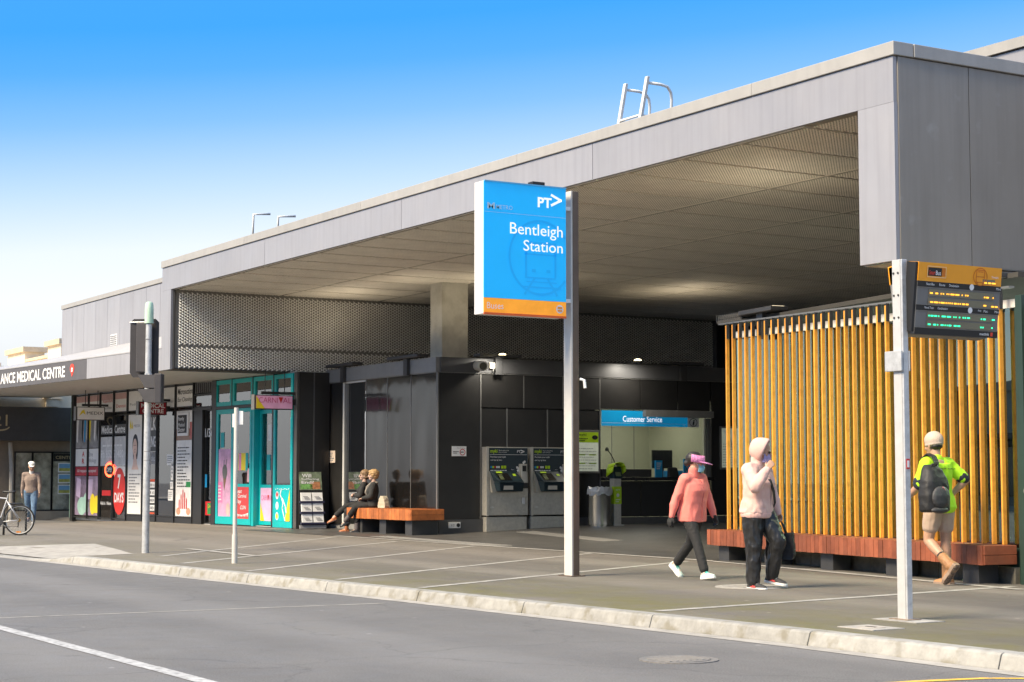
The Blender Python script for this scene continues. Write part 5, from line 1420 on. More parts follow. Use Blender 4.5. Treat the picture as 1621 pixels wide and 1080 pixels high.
# bus display post
bp_ = thing("bus_display", "galvanised post with a tilted orange and grey bus and train display", "display", (-11.74, 11.1, 0))
MB().box(-11.80, -11.70, 11.07, 11.125, 0, 3.20).build("post", mat("pale_galvanised", (.52, .52, .52), .45, metal=.2, var=.06, scale=10), bp_, bevel=.004)
MB().box(-11.698, -11.675, 11.072, 11.135, 0, 3.20).build("post_channel", M_GALV, bp_, bevel=.004)
MB().box(-11.86, -11.62, 11.02, 11.18, -.01, .014).build("base_plate", mat("rusty_plate", (.22, .17, .13), .8, var=.3, scale=20), bp_)
mb = MB()
for z in (3.08, 2.88, 2.68):
    for x in (-11.778, -11.722): mb.ell((x, 11.066, z), (.011, .008, .011), nu=8, nv=5)
mb.build("bolt_row", M_DGREY, bp_)
MB().box(-11.88, -11.67, 11.04, 11.062, 2.20, 2.38).box(-11.88, -11.67, 11.137, 11.15, 2.2, 2.38).build("clamp_band", M_GALV, bp_, bevel=.004)
MB().box(-11.674, -11.671, 11.085, 11.125, 1.33, 1.42).build("sticker", REDP, bp_); MB().box(-11.671, -11.669, 11.093, 11.117, 1.345, 1.405).build("sticker_patch", WHITE, bp_)


def display(sgn, full):
    tilt = R(7)
    c = Vector((-11.62 if sgn > 0 else -11.93, 11.15, 2.53))
    U = Vector((0, 1, 0)) if sgn > 0 else Vector((0, -1, 0))
    V = Vector((sgn * math.sin(tilt), 0, math.cos(tilt)))
    N = U.cross(V)
    if sgn < 0: c = c + Vector((0, 1.1, 0))
    F = (c, U, V, N); W, Hh = 1.03, .64
    h = MB().obox(F, 0, W, 0, Hh, -.12, 0).build("display_housing", mat("display_grey", (.17, .165, .16), .45, var=.05), bp_, bevel=.006)
    MB().obox(F, -.03, -.002, .02, Hh, -.115, -.004).build("end_cap", BLACK, h)
    MB().obox(F, .0, W, .475, Hh + .003, -.118, .004).build("orange_header", mat("display_orange", (.90, .36, .015), .4, var=.03), h)
    if not full: return
    mb = MB()
    for v in (.425, .215): rect(mb, F, 0, v, W, v + .05, .004)
    rect(mb, F, 0, 0, W, .06, .004)
    mb.build("black_band", BLACK, h)
    mb = MB()
    for v in (.42, .265, .21, .062): rect(mb, F, 0, v - .003, W, v + .002, .007)
    mb.build("silver_line", M_TRIM, h)
    M_LCD = mat("lcd_glass", (.20, .185, .125), .25, var=.04)
    lcd = MB()
    for v in (.345, .268, .143, .068): MB().obox(F, .14, W - .08, v, v + .062, .0035, .006).build("lcd_panel", M_LCD, h)
    MB().obox(F, W - .235, W - .08, .487, .53, .0045, .007).build("lcd_panel", M_LCD, h)
    rr = random.Random(5)

    def leds(mb, v, u0, u1, dens):
        u = u0
        while u < u1:
            w = rr.choice([.012, .016, .035, .05])
            rect(mb, F, u, v, u + w, v + .013, .011); u += w + rr.choice([.01, .014, .03])
    mb = MB()
    leds(mb, .365, .15, .62, 1); leds(mb, .285, .16, .62, 1); leds(mb, .36, .82, .85, 1); leds(mb, .285, .82, .84, 1); leds(mb, .36, .93, .97, 1); leds(mb, .28, .92, .98, 1); leds(mb, .492, W - .22, W - .1, 1)
    mb.build("amber_leds", glow("led_amber", (1, .42, .03), .25), h)
    mb = MB()
    leds(mb, .163, .15, .66, 1); leds(mb, .085, .15, .52, 1); leds(mb, .16, .80, .83, 1); leds(mb, .085, .80, .83, 1); leds(mb, .16, .94, .97, 1); leds(mb, .085, .94, .97, 1)
    mb.build("green_leds", glow("led_green", (.03, .9, .40), .22), h)
    mb = MB()
    for st_, a, b_, v in (("Next Bus", .10, .20, .44), ("Route", .26, .33, .44), ("Destination", .38, .50, .44), ("Mins", .97, 1.03, .44), ("Next Train", .10, .21, .23), ("Destination", .26, .38, .23), ("Exp", .76, .80, .23), ("Plat", .83, .88, .23), ("Mins", .97, 1.03, .23)):
        words(mb, F, st_, a, v, b_, v + .022, .008)
    disc(mb, F, .66, .45, .028, lift=.008); disc(mb, F, .66, .24, .028, lift=.008); words(mb, F, "metlink", .80, .02, .92, .045, .008, .01)
    words(mb, F, "Timetable", .90, .545, .99, .565, .008)
    mb.build("display_lettering", WHITE, h)
    rect(MB(), F, .935, .015, .965, .05, .008).build("red_mark", mat("pin_red", (.75, .06, .03), .5), h)
    lg = rect(MB(), F, .115, .525, .28, .60, .007).build("brand_plate", BLACK, h)
    words(MB(), F, "Smart", .125, .535, .20, .575, .011, .01).build("brand_lettering", mat("pin_red", (.75, .06, .03), .5), lg); words(MB(), F, "Bus", .205, .535, .265, .575, .011, .01).build("brand_lettering", WHITE, lg)
    mb = stroke(MB(), F, [(.105, .515), (.33, .515), (.33, .61), (.105, .61), (.105, .515)], .006, .009); mb.build("brand_outline", mat("pale_orange", (.9, .62, .3), .5), lg)
    M_OD = mat("dark_orange_print", (.62, .17, .01), .5)
    mb = ring(MB(), F, .76, .55, .085, .078, .008, .008); 
    for q in ([(.71, .50), (.81, .50), (.81, .61), (.71, .61), (.71, .50)], [(.71, .55), (.81, .55)], [(.73, .595), (.79, .595)], [(.725, .50), (.725, .48)], [(.795, .50), (.795, .48)]): stroke(mb, F, q, .008, .008)
    rect(mb, F, .285, .53, .32, .60, .008)
    mb.build("bus_symbol", M_OD, h)


display(1, True); display(-1, False)

# traffic signal seen from behind
ts = thing("traffic_signal", "grey traffic signal pole with black lamp heads seen from behind", "traffic signal", (-28.88, 10.16, gz(-28.88, 10.16)))
PX_, PY_ = -28.88, 10.16
MB().cyl((PX_, PY_, -.05), (PX_, PY_, 3.86), .062, .052, 18).build("pole", M_GALV, ts, smooth='auto')
MB().loft([[(PX_ + r_ * math.cos(a), PY_ + r_ * math.sin(a), z) for a in [2 * math.pi * k / 18 for k in range(18)]] for r_, z in ((.075, 3.87), (.075, 4.1), (.068, 4.2), (.055, 4.23), (.02, 4.24))]).build("pole_cap", mat("pale_green_cap", (.48, .66, .50), .4), ts, smooth='auto')
mb = MB()
for z in (1.55, 1.70, 3.60): mb.tube([(PX_ + .058 * math.cos(a), PY_ + .058 * math.sin(a), z) for a in [2 * math.pi * k / 16 for k in range(16)]], .006, 5, closed=True)
mb.build("pole_band", GREYP, ts)
dv = Vector((-.80, .60, 0)).normalized(); sv = Vector((dv.y, -dv.x, 0))       # facing away from us; sv to its right
HC = Vector((PX_, PY_, 3.46)) + dv * .14 - sv * .12
FH = (HC, sv, Vector((0, 0, 1)), -dv)
prof = [(-.25, -.42), (-.19, -.50), (.19, -.50), (.25, -.42), (.25, .44), (.19, .50), (-.19, .50), (-.25, .44)]
MB().prism([HC + sv * a + Vector((0, 0, b_)) for a, b_ in prof], dv * .015).build("backboard", mat("signal_black", (.035, .032, .034), .5, var=.1), ts)
MB().obox(FH, -.12, .10, -.42, .44, .02, .09).build("lamp_housing", mat("signal_dark", (.06, .055, .057), .5, var=.1), ts, bevel=.02)
for k in range(3):
    c = HC + dv * .02 + Vector((0, 0, .29 - .29 * k))
    MB().cyl(c, c + dv * .02, .11, n=18).build("lens", (REDP, YELP, GREENP)[k], ts)
    MB().tube([c + dv * .02 + (sv * math.cos(a) + Vector((0, 0, 1)) * math.sin(a)) * .125 for a in np.linspace(-.5, math.pi + .5, 14)], .008, 5).build("visor", BLACK, ts)
    if k == 0: MB().box(-.01, .01, -.01, .01, -.01, .01).build("visor_tip", BLACK, ts, local=True, loc=(-.2, -.1, 3.3)) if False else None
MB().hexa([HC + sv * a + dv * d + Vector((0, 0, z)) for z in (.44, .455) for a, d in ((-.30, .22), (-.2, .02), (-.15, .02), (-.22, .24))]).build("top_visor", BLACK, ts)
MB().tube([HC + Vector((0, 0, .44)) - sv * .26, HC + Vector((0, 0, .44)) - dv * .06, Vector((PX_, PY_, 3.88)) + sv * .08], .012, 6).build("bracket", M_GALV, ts)
MB().box(PX_ - .04, PX_ + .04, PY_ - .05, PY_ + .05, 2.97, 3.02).build("bracket", M_GALV, ts)
# pedestrian heads: two boxes facing left with visors
pv = Vector((-.515, -.857, 0)).normalized(); ps = Vector((pv.y, -pv.x, 0))
PC = Vector((PX_, PY_, 0)) - dv * .13 + ps * (-.06)
FP = (PC - pv * .07, ps, Vector((0, 0, 1)), pv)
MB().obox((PC - pv * .20, ps, Vector((0, 0, 1)), pv), -.13, .13, 2.50, 3.00, -.10, .02).build("pedestrian_housing", mat("signal_dark", (.06, .055, .057), .5, var=.1), ts, bevel=.015)
for z in (2.76, 2.52):
    o_ = PC - pv * .18
    q = lambda a, h_, n: o_ + ps * a + Vector((0, 0, z + h_)) + pv * n
    MB().hexa([q(-.12, .0, .0), q(.12, .0, .0), q(.12, .0, .16), q(-.12, .0, .16), q(-.12, .22, .0), q(.12, .22, .0), q(.12, .22, .28), q(-.12, .22, .28)]).build("pedestrian_visor", mat("signal_visor", (.075, .07, .072), .6), ts)
mb = MB()
for z in (2.98, 2.745): mb.box(PX_ - .12, PX_ + .12, PY_ - .02, PY_ + .02, z, z + .03)
mb.build("silver_bracket", M_GALV, ts)

# short white post with two plates
wp = thing("sign_post", "short white post with two small blank plates at its top", "post", (-24.58, 10.01, 0))
MB().cyl((-24.58, 10.01, -.02), (-24.58, 10.01, .42), .042, n=14).build("sleeve", M_WPOLE, wp, smooth='auto')
MB().cyl((-24.58, 10.01, .40), (-24.58, 10.01, 2.29), .032, n=14).build("pole", M_WPOLE, wp, smooth='auto')
MB().obox(frame((-24.58, 10.01, 0), (.515, .857, 0)), .035, .10, 2.04, 2.24, -.01, .0).build("plate", WHITE, wp)
MB().obox(frame((-24.58, 10.01, 0), (.515, .857, 0)), -.06, -.034, 2.0, 2.20, -.03, -.02).build("plate", WHITE, wp)

# roof ladder and vent pipes
M_WL = mat("white_ladder_paint", (.75, .75, .74), .4, var=.04)
ld = thing("roof_ladder", "white access ladder with curved handrails on the canopy roof", "ladder", (-22.6, 16.0, 6.5))
for x in (-23.42, -22.82):
    MB().hexa([(x - .035, 15.98, 6.5), (x + .035, 15.98, 6.5), (x + .035, 16.03, 6.5), (x - .035, 16.03, 6.5), (x + .295, 15.98, 7.56), (x + .365, 15.98, 7.56), (x + .365, 16.03, 7.56), (x + .295, 16.03, 7.56)]).build("stile", M_WL, ld, bevel=.006)
    f_ = lambda z: x + (z - 6.5) * .31
    MB().tube([(f_(7.47), 16.03, 7.47), (f_(7.47), 16.28, 7.47), (f_(7.47) - .01, 16.42, 7.45), (f_(7.47) - .03, 16.50, 7.37), (f_(7.47) - .05, 16.53, 7.25), (f_(7.47) - .08, 16.53, 6.95), (f_(7.47) - .16, 16.50, 6.6)], .024, 8).build("handrail", M_WL, ld, smooth=True)
    MB().tube([(f_(6.97), 16.03, 6.97), (f_(6.97) + .04, 16.3, 6.97), (f_(6.97) + .08, 16.52, 6.95)], .022, 8).build("lower_rail", M_WL, ld, smooth=True)
for z in (6.7, 6.98): MB().cyl((-23.42 + (z - 6.5) * .31, 16.0, z), (-22.82 + (z - 6.5) * .31, 16.0, z), .02).build("rung", M_WL, ld)
for lab, x, h, y in (("taller bent grey vent pipe at the left end of the canopy roof", -37.48, 7.25, 15.6), ("shorter bent grey vent pipe right of the other one on the canopy roof", -36.07, 7.02, 15.6)):
    vp = thing("vent_pipe", lab, "pipe", (x, y, 6.5), 0, "bent vent pipes on the canopy roof")
    MB().tube([(x, y, 6.45), (x + .06, y, h), (x + .24, y + .34, h + .015)], .028, 8).build("pipe", M_GALV, vp, smooth=True)
    MB().cyl((x, y, 6.5), (x, y, 6.56), .07).build("collar", M_GALV, vp)

# ------------------------------------------------------------------ bicycles
def wheel(c, ax, r, parent, tyre):
    c = Vector(c); ax = Vector(ax).normalized(); a1 = Vector((0, 0, 1)); a2 = ax.cross(a1)
    cir = lambda rr, n: [c + (a1 * math.sin(2 * math.pi * k / n) + a2 * math.cos(2 * math.pi * k / n)) * rr for k in range(n)]
    w = MB().tube(cir(r, 40), .017, 8, closed=True).build("wheel", tyre, parent, smooth=True)
    MB().tube(cir(r - .022, 40), .009, 6, closed=True).build("rim", M_GALV, w, smooth=True)
    mb = MB()
    for k in range(24):
        p = cir(r - .02, 24)[k]; mb.cyl(c + ax * (.02 if k % 2 else -.02), p, .0012, n=4)
    mb.build("spoke_set", M_GALV, w)
    MB().cyl(c - ax * .04, c + ax * .04, .02, n=10).build("hub", M_GALV, w)
    return w


def bicycle(label, loc, rz, frame_m, group=None):
    b = thing("bicycle", label, "bicycle", loc, rz, group)
    T = lambda *p: wm(b) @ Vector(p)
    D = lambda *p: (wm(b).to_3x3() @ Vector(p))
    r = .335
    ty = mat("tyre_rubber", (.02, .02, .02), .8)
    wheel(T(0, 0, r), D(0, 1, 0), r - .017, b, ty); wheel(T(1.03, 0, r), D(0, 1, 0), r - .017, b, ty)
    bb, seat_, head, hd2 = (.44, 0, .29), (.28, 0, .80), (.82, 0, .86), (.85, 0, .74)
    for p, q, w in ((bb, seat_, .016), (seat_, head, .016), (bb, hd2, .019), (head, hd2, .02)): MB().cyl(T(*p), T(*q), w, n=10).build("frame_tube", frame_m, b, smooth='auto')
    for s_ in (-1, 1):
        MB().tube([T(.44, .03 * s_, .29), T(0, .06 * s_, r)], .010, 8).build("chain_stay", frame_m, b, smooth=True)
        MB().tube([T(.29, .02 * s_, .76), T(0, .06 * s_, r)], .009, 8).build("seat_stay", frame_m, b, smooth=True)
        MB().tube([T(.855, .04 * s_, .72), T(.92, .055 * s_, .52), T(1.03, .055 * s_, r)], .012, 8).build("fork_blade", frame_m, b, smooth=True)
        MB().cyl(T(.44, .09 * s_, .29), T(.44 + .12 * s_, .10 * s_, .29 - .12), .009).build("crank", M_GALV, b)
        MB().box(-.05, .05, -.035, .035, -.01, .01).build("pedal", BLACK, b, local=True, loc=(.44 + .12 * s_, .14 * s_, .165))
    MB().cyl(T(.44, .05, .29), T(.44, .055, .29), .095, n=24).build("chain_ring", M_DGREY, b)
    MB().cyl(T(0, .045, r), T(0, .055, r), .04, n=16).build("sprocket", mat("brass_sprocket", (.30, .19, .06), .4, metal=.6), b)
    MB().tube([T(.44, .053, .385), T(.0, .05, r + .04)], .006, 5).tube([T(.44, .053, .195), T(.02, .05, r - .14), T(.03, .05, r - .04)], .006, 5).build("chain", M_DGREY, b)
    MB().tube([T(0, .05, r - .03), T(.02, .05, r - .16)], .012, 6).build("derailleur", M_DGREY, b)
    MB().cyl(T(.28, 0, .80), T(.25, 0, .93), .013).build("seat_post", M_GALV, b)
    MB().loft([[T(x, y * w, z) for y, z in ((-1, .93), (-.6, .965), (0, .972), (.6, .965), (1, .93), (0, .925))] for x, w in ((.10, .05), (.14, .075), (.22, .06), (.32, .022), (.38, .016))]).build("saddle", BLACK, b, smooth=True)
    MB().tube([T(.82, 0, .86), T(.80, 0, .96), T(.87, 0, .98)], .013).build("stem", M_GALV, b)
    MB().tube([T(.80, -.30, 1.0), T(.87, -.2, .99), T(.87, .2, .99), T(.80, .30, 1.0)], .012, 8).build("handlebar", M_GALV, b, smooth=True)
    MB().box(-.05, .05, -.012, .012, -.014, .014).build("reflector", mat("amber_reflector", (.85, .28, .01), .25), b, local=True, loc=(.02, -.02, .075))
    return b


bk = bicycle("silver road bicycle parked at the left edge of the footpath", (-38.95, 10.83, gz(-38.95, 10.83)), math.atan2(-.857, -.515), mat("silver_paint", (.62, .62, .64), .35, metal=.3))
hoop = thing("bicycle_hoop", "dark steel parking hoop behind the rear wheel of the silver bicycle", "bike rack", (-39.4, 10.95, gz(-39.4, 10.95)))
MB().tube([(0, -.34, -.05), (0, -.34, .55), (0, -.24, .68), (0, .05, .68), (0, .15, .55), (0, .15, -.05)], .025, 8).build("hoop", M_DGREY, hoop, local=True, smooth=True)
BL = ("bicycle inside the shelter, leftmost behind the battens", "bicycle inside the shelter behind the middle of the batten screen", "bicycle inside the shelter behind the bus display post")
first = None
for k, s_ in enumerate((1.9, 3.4, 5.9)):
    p = O + bd * s_ - bnrm * 1.6; p.z = .12
    if first is None:
        first = bicycle(BL[0], p, rzs + .3, mat("grey_bike_paint", (.25, .27, .27), .4), "bicycles parked inside the shelter")
    else:
        c = copy_tree(first); c.location = p; c['label'] = BL[k]; c.rotation_euler = (0, 0, rzs + (-.25, .2)[k - 1])
MB().tube([O + bd * 2.45 - bnrm * .75 + Vector((0, 0, .85)), O + bd * 2.42 - bnrm * .75 + Vector((0, 0, .98)), O + bd * 2.55 - bnrm * .75 + Vector((0, 0, 1.05))], .03, 8).build("green_lock", mat("neon_green", (.02, .75, .18), .4), None)
tag(bpy.data.objects["green_lock"], "bright green bicycle lock hanging behind the batten screen", "lock")

# ------------------------------------------------------------------ shops across the road (behind the camera, seen in reflections)
rs2 = random.Random(4)
DESC = ("cream two storey shop", "brick shop with a dark awning", "white rendered shop", "grey shop with a wide parapet", "tan brick shop", "low cream shop", "pale green shop", "brown brick shop", "white corner shop")
COLS = ((.5, .45, .36), (.26, .14, .10), (.6, .6, .58), (.28, .28, .29), (.36, .26, .18), (.52, .48, .4), (.4, .46, .4), (.24, .17, .13), (.6, .58, .55))
x = 14.0
for d_, c_ in zip(DESC, COLS):
    w = rs2.uniform(9, 13); h_ = rs2.uniform(5.0, 5.9); x0 = x - w
    t = thing("opposite_shop", d_ + " across the road from the station", "shop building", ((x + x0) / 2, -14, -.1))
    m = mat(d_.replace(" ", "_") + "_wall", tuple(c * .45 for c in c_), .85, var=.08)
    MB().box(x0 + .02, x - .02, -24, -14, -.12, h_).build("wall", m, t)
    MB().box(x0 + .02, x - .02, -14.0, -13.8, h_ - .35, h_ + .1).build("parapet", m, t)
    MB().box(x0 + .1, x - .1, -13.99, -11.4, 3.0, 3.25).build("awning", M_DGREY, t)
    for k in range(3):
        a = x0 + .4 + k * (w - .8) / 3; b_ = a + (w - .8) / 3 - .3
        MB().box(a, b_, -13.99, -13.9, .4, 2.7).build("window", mat("dark_pane", (.03, .035, .04), .1), t)
        if h_ > 6: MB().box(a + .6, b_ - .6, -13.99, -13.92, 4.2, 5.6).build("window", mat("dark_pane", (.03, .035, .04), .1), t)
    x = x0
mb = MB().box(-140, 30, -14, -9.8, -.12, .0); struct("far_pavement", mb, M_PALE)

# ------------------------------------------------------------------ people
TMP = bpy.data.scenes.new('workbench')


def blob(name, m, parent, mb, vox=.008, it=3, wr=0.0, ws=9.0, seed=0.0, stretch=(1, 1, 1), fac=.5):
    me = mb.mesh(name)
    ob = bpy.data.objects.new(name, me); TMP.collection.objects.link(ob)
    r_ = ob.modifiers.new("r", 'REMESH'); r_.mode = 'VOXEL'; r_.voxel_size = vox; r_.use_smooth_shade = True
    s_ = ob.modifiers.new("s", 'SMOOTH'); s_.factor = fac; s_.iterations = it
    TMP.view_layers[0].update(); dg = TMP.view_layers[0].depsgraph
    me2 = bpy.data.meshes.new_from_object(ob.evaluated_get(dg)); me2.name = name
    bpy.data.objects.remove(ob); bpy.data.meshes.remove(me)
    if wr:
        sv_ = Vector((seed, seed * 1.7, seed * .3)); n_ = len(me2.vertices)
        co = np.empty(n_ * 3); me2.vertices.foreach_get('co', co); co = co.reshape(-1, 3)
        nr = np.empty(n_ * 3); me2.vertex_normals.foreach_get('vector', nr); nr = nr.reshape(-1, 3)
        o_, o2 = Vector((3, 1, 7)), noise.noise
        dsp = []
        for x_, y_, z_ in co:
            p = Vector((x_ * stretch[0], y_ * stretch[1], z_ * stretch[2])) * ws + sv_
            dsp.append((1 - 2.2 * abs(o2(p))) * .75 + o2(p * 2.1 + o_) * .4)
        co += nr * (np.array(dsp) * wr)[:, None]
        me2.vertices.foreach_set('co', co.ravel()); me2.update()
    me2.materials.clear(); me2.materials.append(m)
    for p in me2.polygons: p.use_smooth = True
    o = bpy.data.objects.new(name, me2); COL.objects.link(o); o.parent = parent
    WM[o.name] = wm(parent)
    return o


def limb(mb, pts, rads, n=12):
    for (p, q, a, b) in zip(pts, pts[1:], rads, rads[1:]): mb.rc(p, q, a, b, n)
    return mb


def vdir(pitch, out, side):
    p, a = R(pitch), R(out)
    return Vector((math.sin(p) * math.cos(a), side * math.sin(a), -math.cos(p) * math.cos(a)))


TORSO = [(.475, .070, .055, 0), (.51, .098, .068, -.004), (.56, .095, .064, 0), (.61, .082, .056, .004), (.67, .086, .062, .006), (.72, .096, .068, .006), (.77, .098, .060, 0), (.805, .088, .046, -.006), (.835, .045, .036, -.008)]
TORSOF = [(.475, .074, .058, 0), (.51, .103, .072, -.004), (.56, .098, .066, 0), (.61, .080, .056, .004), (.67, .084, .066, .010), (.72, .092, .078, .014), (.77, .092, .060, .004), (.805, .080, .045, -.004), (.835, .042, .034, -.006)]


class Fig:
    def __init__(s, label, loc, rz, H, pose, female=False, group=None):
        s.t = thing("person", label, "person", loc, rz, group)
        s.H = H; s.p = pose; s.fem = female
        s.th = .245 * H; s.sh = .245 * H
        lean = R(pose.get('lean', 0)); s.RL = Matrix.Rotation(lean, 3, 'Y') @ Matrix.Rotation(R(pose.get('twist', 0)), 3, 'Z')
        s.pel = Vector((0, 0, 0))
        legs = {}
        for k, side in (('L', 1), ('R', -1)):
            pt, out, bend, fp = pose['leg' + k]
            hip = Vector((0, side * .052 * H, .0))
            knee = hip + vdir(pt, out, side) * s.th
            ank = knee + vdir(pt - bend, out * .4 if out > 0 else out, side) * s.sh
            yaw = R(pose.get('toe', 6) * side)
            f = Vector((math.cos(R(fp)) * math.cos(yaw), math.cos(R(fp)) * math.sin(yaw), math.sin(R(fp))))
            lft = Vector((-math.sin(yaw), math.cos(yaw), 0)); up = f.cross(lft)
            heel_h = pose.get('heel', 0)
            legs[k] = dict(hip=hip, knee=knee, ank=ank, f=f, up=up, l=lft)
        low = min(min((L['ank'] - L['up'] * .045 * H + L['f'] * t * H).z for t in (-.035, .11)) for L in legs.values())
        z0 = pose.get('hipz', -low - pose.get('sink', 0)); s.pel.z = z0
        for L in legs.values():
            for k in ('hip', 'knee', 'ank'): L[k] = L[k] + Vector((0, 0, z0))
        s.leg = legs
        s.arm = {}
        for k, side in (('L', 1), ('R', -1)):
            up_, fo_, pn_, curl, tw = pose['arm' + k]
            sh = s.T(-.002 * H, side * .108 * H * (0.94 if female else 1), .803)
            el = sh + Vector(up_).normalized() * .165 * H
            wr = el + Vector(fo_).normalized() * .142 * H
            s.arm[k] = dict(sh=sh, el=el, wr=wr, d=Vector(pose.get('hand' + k, fo_)).normalized(), pn=Vector(pn_).normalized(), curl=curl, side=side, tw=tw)
        y_, p_, r_ = pose.get('head', (0, 0, 0))
        M = s.RL @ Matrix.Rotation(R(y_), 3, 'Z') @ Matrix.Rotation(R(p_), 3, 'Y') @ Matrix.Rotation(R(r_), 3, 'X')
        s.hh = .146 * H; s.HM = M; s.hb = s.T(.012 * H + .0, 0, .868)

    def T(s, x, y, zf):
        """torso point: height as a fraction of stature, leaning about the pelvis"""
        return s.pel + s.RL @ Vector((x, y, (zf - .53) * s.H))

    def h(s, f, l, u): return s.hb + s.HM @ Vector((f * s.hh, l * s.hh, u * s.hh))

    def hell(s, mb, c, rad, nu=18, nv=12): return mb.ell(s.h(*c), tuple(r * s.hh for r in rad), s.HM, nu, nv)

    def torso(s, mb, add=0.0, lo=0.0, hi=1.0, flare=0.0, straight=False):
        H = s.H; rings = []
        for zf, w, d, xo in (TORSOF if s.fem else TORSO):
            if zf < lo or zf > hi: continue
            e = add + (flare if zf < .6 else 0)
            if straight and zf < .78: w, d = max(w, .097 if zf > .5 else .1), max(d, .066)
            rings.append([s.T(xo * H + (d * H + e) * math.copysign(abs(math.cos(a)) ** .85, math.cos(a)), (w * H + e) * math.copysign(abs(math.sin(a)) ** .85, math.sin(a)), zf) for a in [2 * math.pi * k / 24 for k in range(24)]])
        return mb.loft(rings)

    def legs_(s, mb, add=0.0, to=1.0, sides='LR', hem=None, w=1.0):
        H = s.H
        for k in sides:
            L = s.leg[k]
            a, b, c = L['hip'], L['knee'], L['ank']
            pts = [a, a.lerp(b, .35), b, b.lerp(c, .28), b.lerp(c, .62), c]
            rad = [.050, .052 * w, .034, .036, .027, .021]
            if to < 1:
                tot = 2 * to
                if to <= .5: pts = [a, a.lerp(b, .35), a.lerp(b, tot)]; rad = [.056, .053, .045]
                else:
                    q = b.lerp(c, tot - 1); pts = [a, a.lerp(b, .35), b, q]; rad = [.056, .052, .036, .034]
            rr = [r * H + add for r in rad]
            if hem: rr[-1] = hem; rr[-2] = max(rr[-2], hem * .95)
            limb(mb, pts, rr)
        return mb

    def arms_(s, mb, add=0.0, to=1.0, sides='LR', cuff=None, frm=0.0):
        H = s.H
        for k in sides:
            A = s.arm[k]; a, b, c = A['sh'], A['el'], A['wr']
            pts = [a, a.lerp(b, .4), b, b.lerp(c, .35), c]; rad = [.038, .031, .026, .026, .018]
            if to <= .5: q = a.lerp(b, to * 2); pts = [a, a.lerp(b, min(.4, to)), q]; rad = [.038, .031, .029]
            elif to < 1: pts = [a, a.lerp(b, .4), b, b.lerp(c, (to - .5) * 2)]; rad = [.038, .031, .026, .022]
            if frm: pts = [a.lerp(b, frm), a.lerp(b, to * 2)]; rad = [.031, .029]
            rr = [r * H + add for r in rad]
            if cuff: rr[-1] = cuff
            limb(mb, pts, rr)
            if not frm: limb(mb, [s.T(0, A['side'] * .05 * H, .80), a], [.04 * H + add, .038 * H + add])
        return mb

    def hand(s, mb, k, add=0.0):
        A = s.arm[k]; L = .106 * s.H; W, d, pn = A['wr'], A['d'], A['pn']
        pn = (pn - d * pn.dot(d)).normalized(); sd = d.cross(pn) * A['tw']      # thumb side
        g = L / .18
        limb(mb, [W - d * .02, W + d * .02], [.020 * g + add, .022 * g + add])
        ln = (.075, .083, .077, .060)
        for i in range(4):
            off = (.033 - .0215 * i) * g
            base = W + d * .088 * g * (1 - .04 * abs(i - 1)) + sd * off
            limb(mb, [W + d * .012 * g + sd * off * .6, base], [.0135 * g + add, .0115 * g + add], 8)
            p = base; a = R(A['curl'] * .5)
            for j, fr_ in enumerate((.45, .31, .24)):
                v = d * math.cos(a) + pn * math.sin(a)
                q = p + v * ln[i] * fr_ * g
                limb(mb, [p, q], [(.0098 - .0008 * j) * g + add, (.0090 - .0008 * j) * g + add], 8); p = q; a += R(A['curl'] * .75)
        p = W + d * .025 * g + sd * .026 * g
        q = p + (d * .6 + sd * .65 + pn * .35).normalized() * .040 * g; r_ = q + (d * .85 + sd * .15 + pn * .4).normalized() * .034 * g
        limb(mb, [p, q, r_], [.0135 * g + add, .0105 * g + add, .0085 * g + add], 8)
        return mb

    def body(s, skin, hands='LR', feet=True, vox=.0075):
        H = s.H; mb = MB()
        s.torso(mb); s.legs_(mb); s.arms_(mb)
        for k in hands: s.hand(mb, k)
        for k in 'LR':
            L = s.leg[k]; c = L['ank']
            limb(mb, [c, c - L['up'] * .022 * H - L['f'] * .02 * H], [.021 * H, .022 * H])
            limb(mb, [c - L['up'] * .012 * H, c - L['up'] * .028 * H + L['f'] * .07 * H, c - L['up'] * .034 * H + L['f'] * .10 * H], [.02 * H, .017 * H, .012 * H])
        limb(mb, [s.T(-.004 * H, 0, .82), s.h(-.06, 0, .22)], [.036 * H, .033 * H])
        s.hell(mb, (-.05, 0, .64), (.43, .335, .385)); s.hell(mb, (.12, 0, .44), (.29, .275, .38)); s.hell(mb, (.20, 0, .17), (.19, .19, .155))
        limb(mb, [s.h(.37, 0, .55), s.h(.47, 0, .37)], [.05 * s.hh, .075 * s.hh])
        s.hell(mb, (.30, .12, .57), (.09, .12, .05)); s.hell(mb, (.30, -.12, .57), (.09, .12, .05)); s.hell(mb, (.37, 0, .21), (.04, .11, .03)); s.hell(mb, (.28, .16, .36), (.1, .09, .1)); s.hell(mb, (.28, -.16, .36), (.1, .09, .1))
        for k in (1, -1): s.hell(mb, (-.02, k * .335, .45), (.075, .04, .135))
        s.b = blob("body", skin, s.t, mb, vox, 3)
        for k in (1, -1):
            o = MB(); s.hell(o, (.375, k * .125, .495), (.035, .06, .032), 10, 7); o = o.build("eye", mat("eye_dark", (.03, .02, .015), .2), s.b, local=True, smooth=True)
        o = MB(); s.hell(o, (.385, 0, .205), (.035, .10, .022), 10, 7); o.build("lips", mat("lip_colour", (.42, .16, .13), .5), s.b, local=True, smooth=True)
        return s

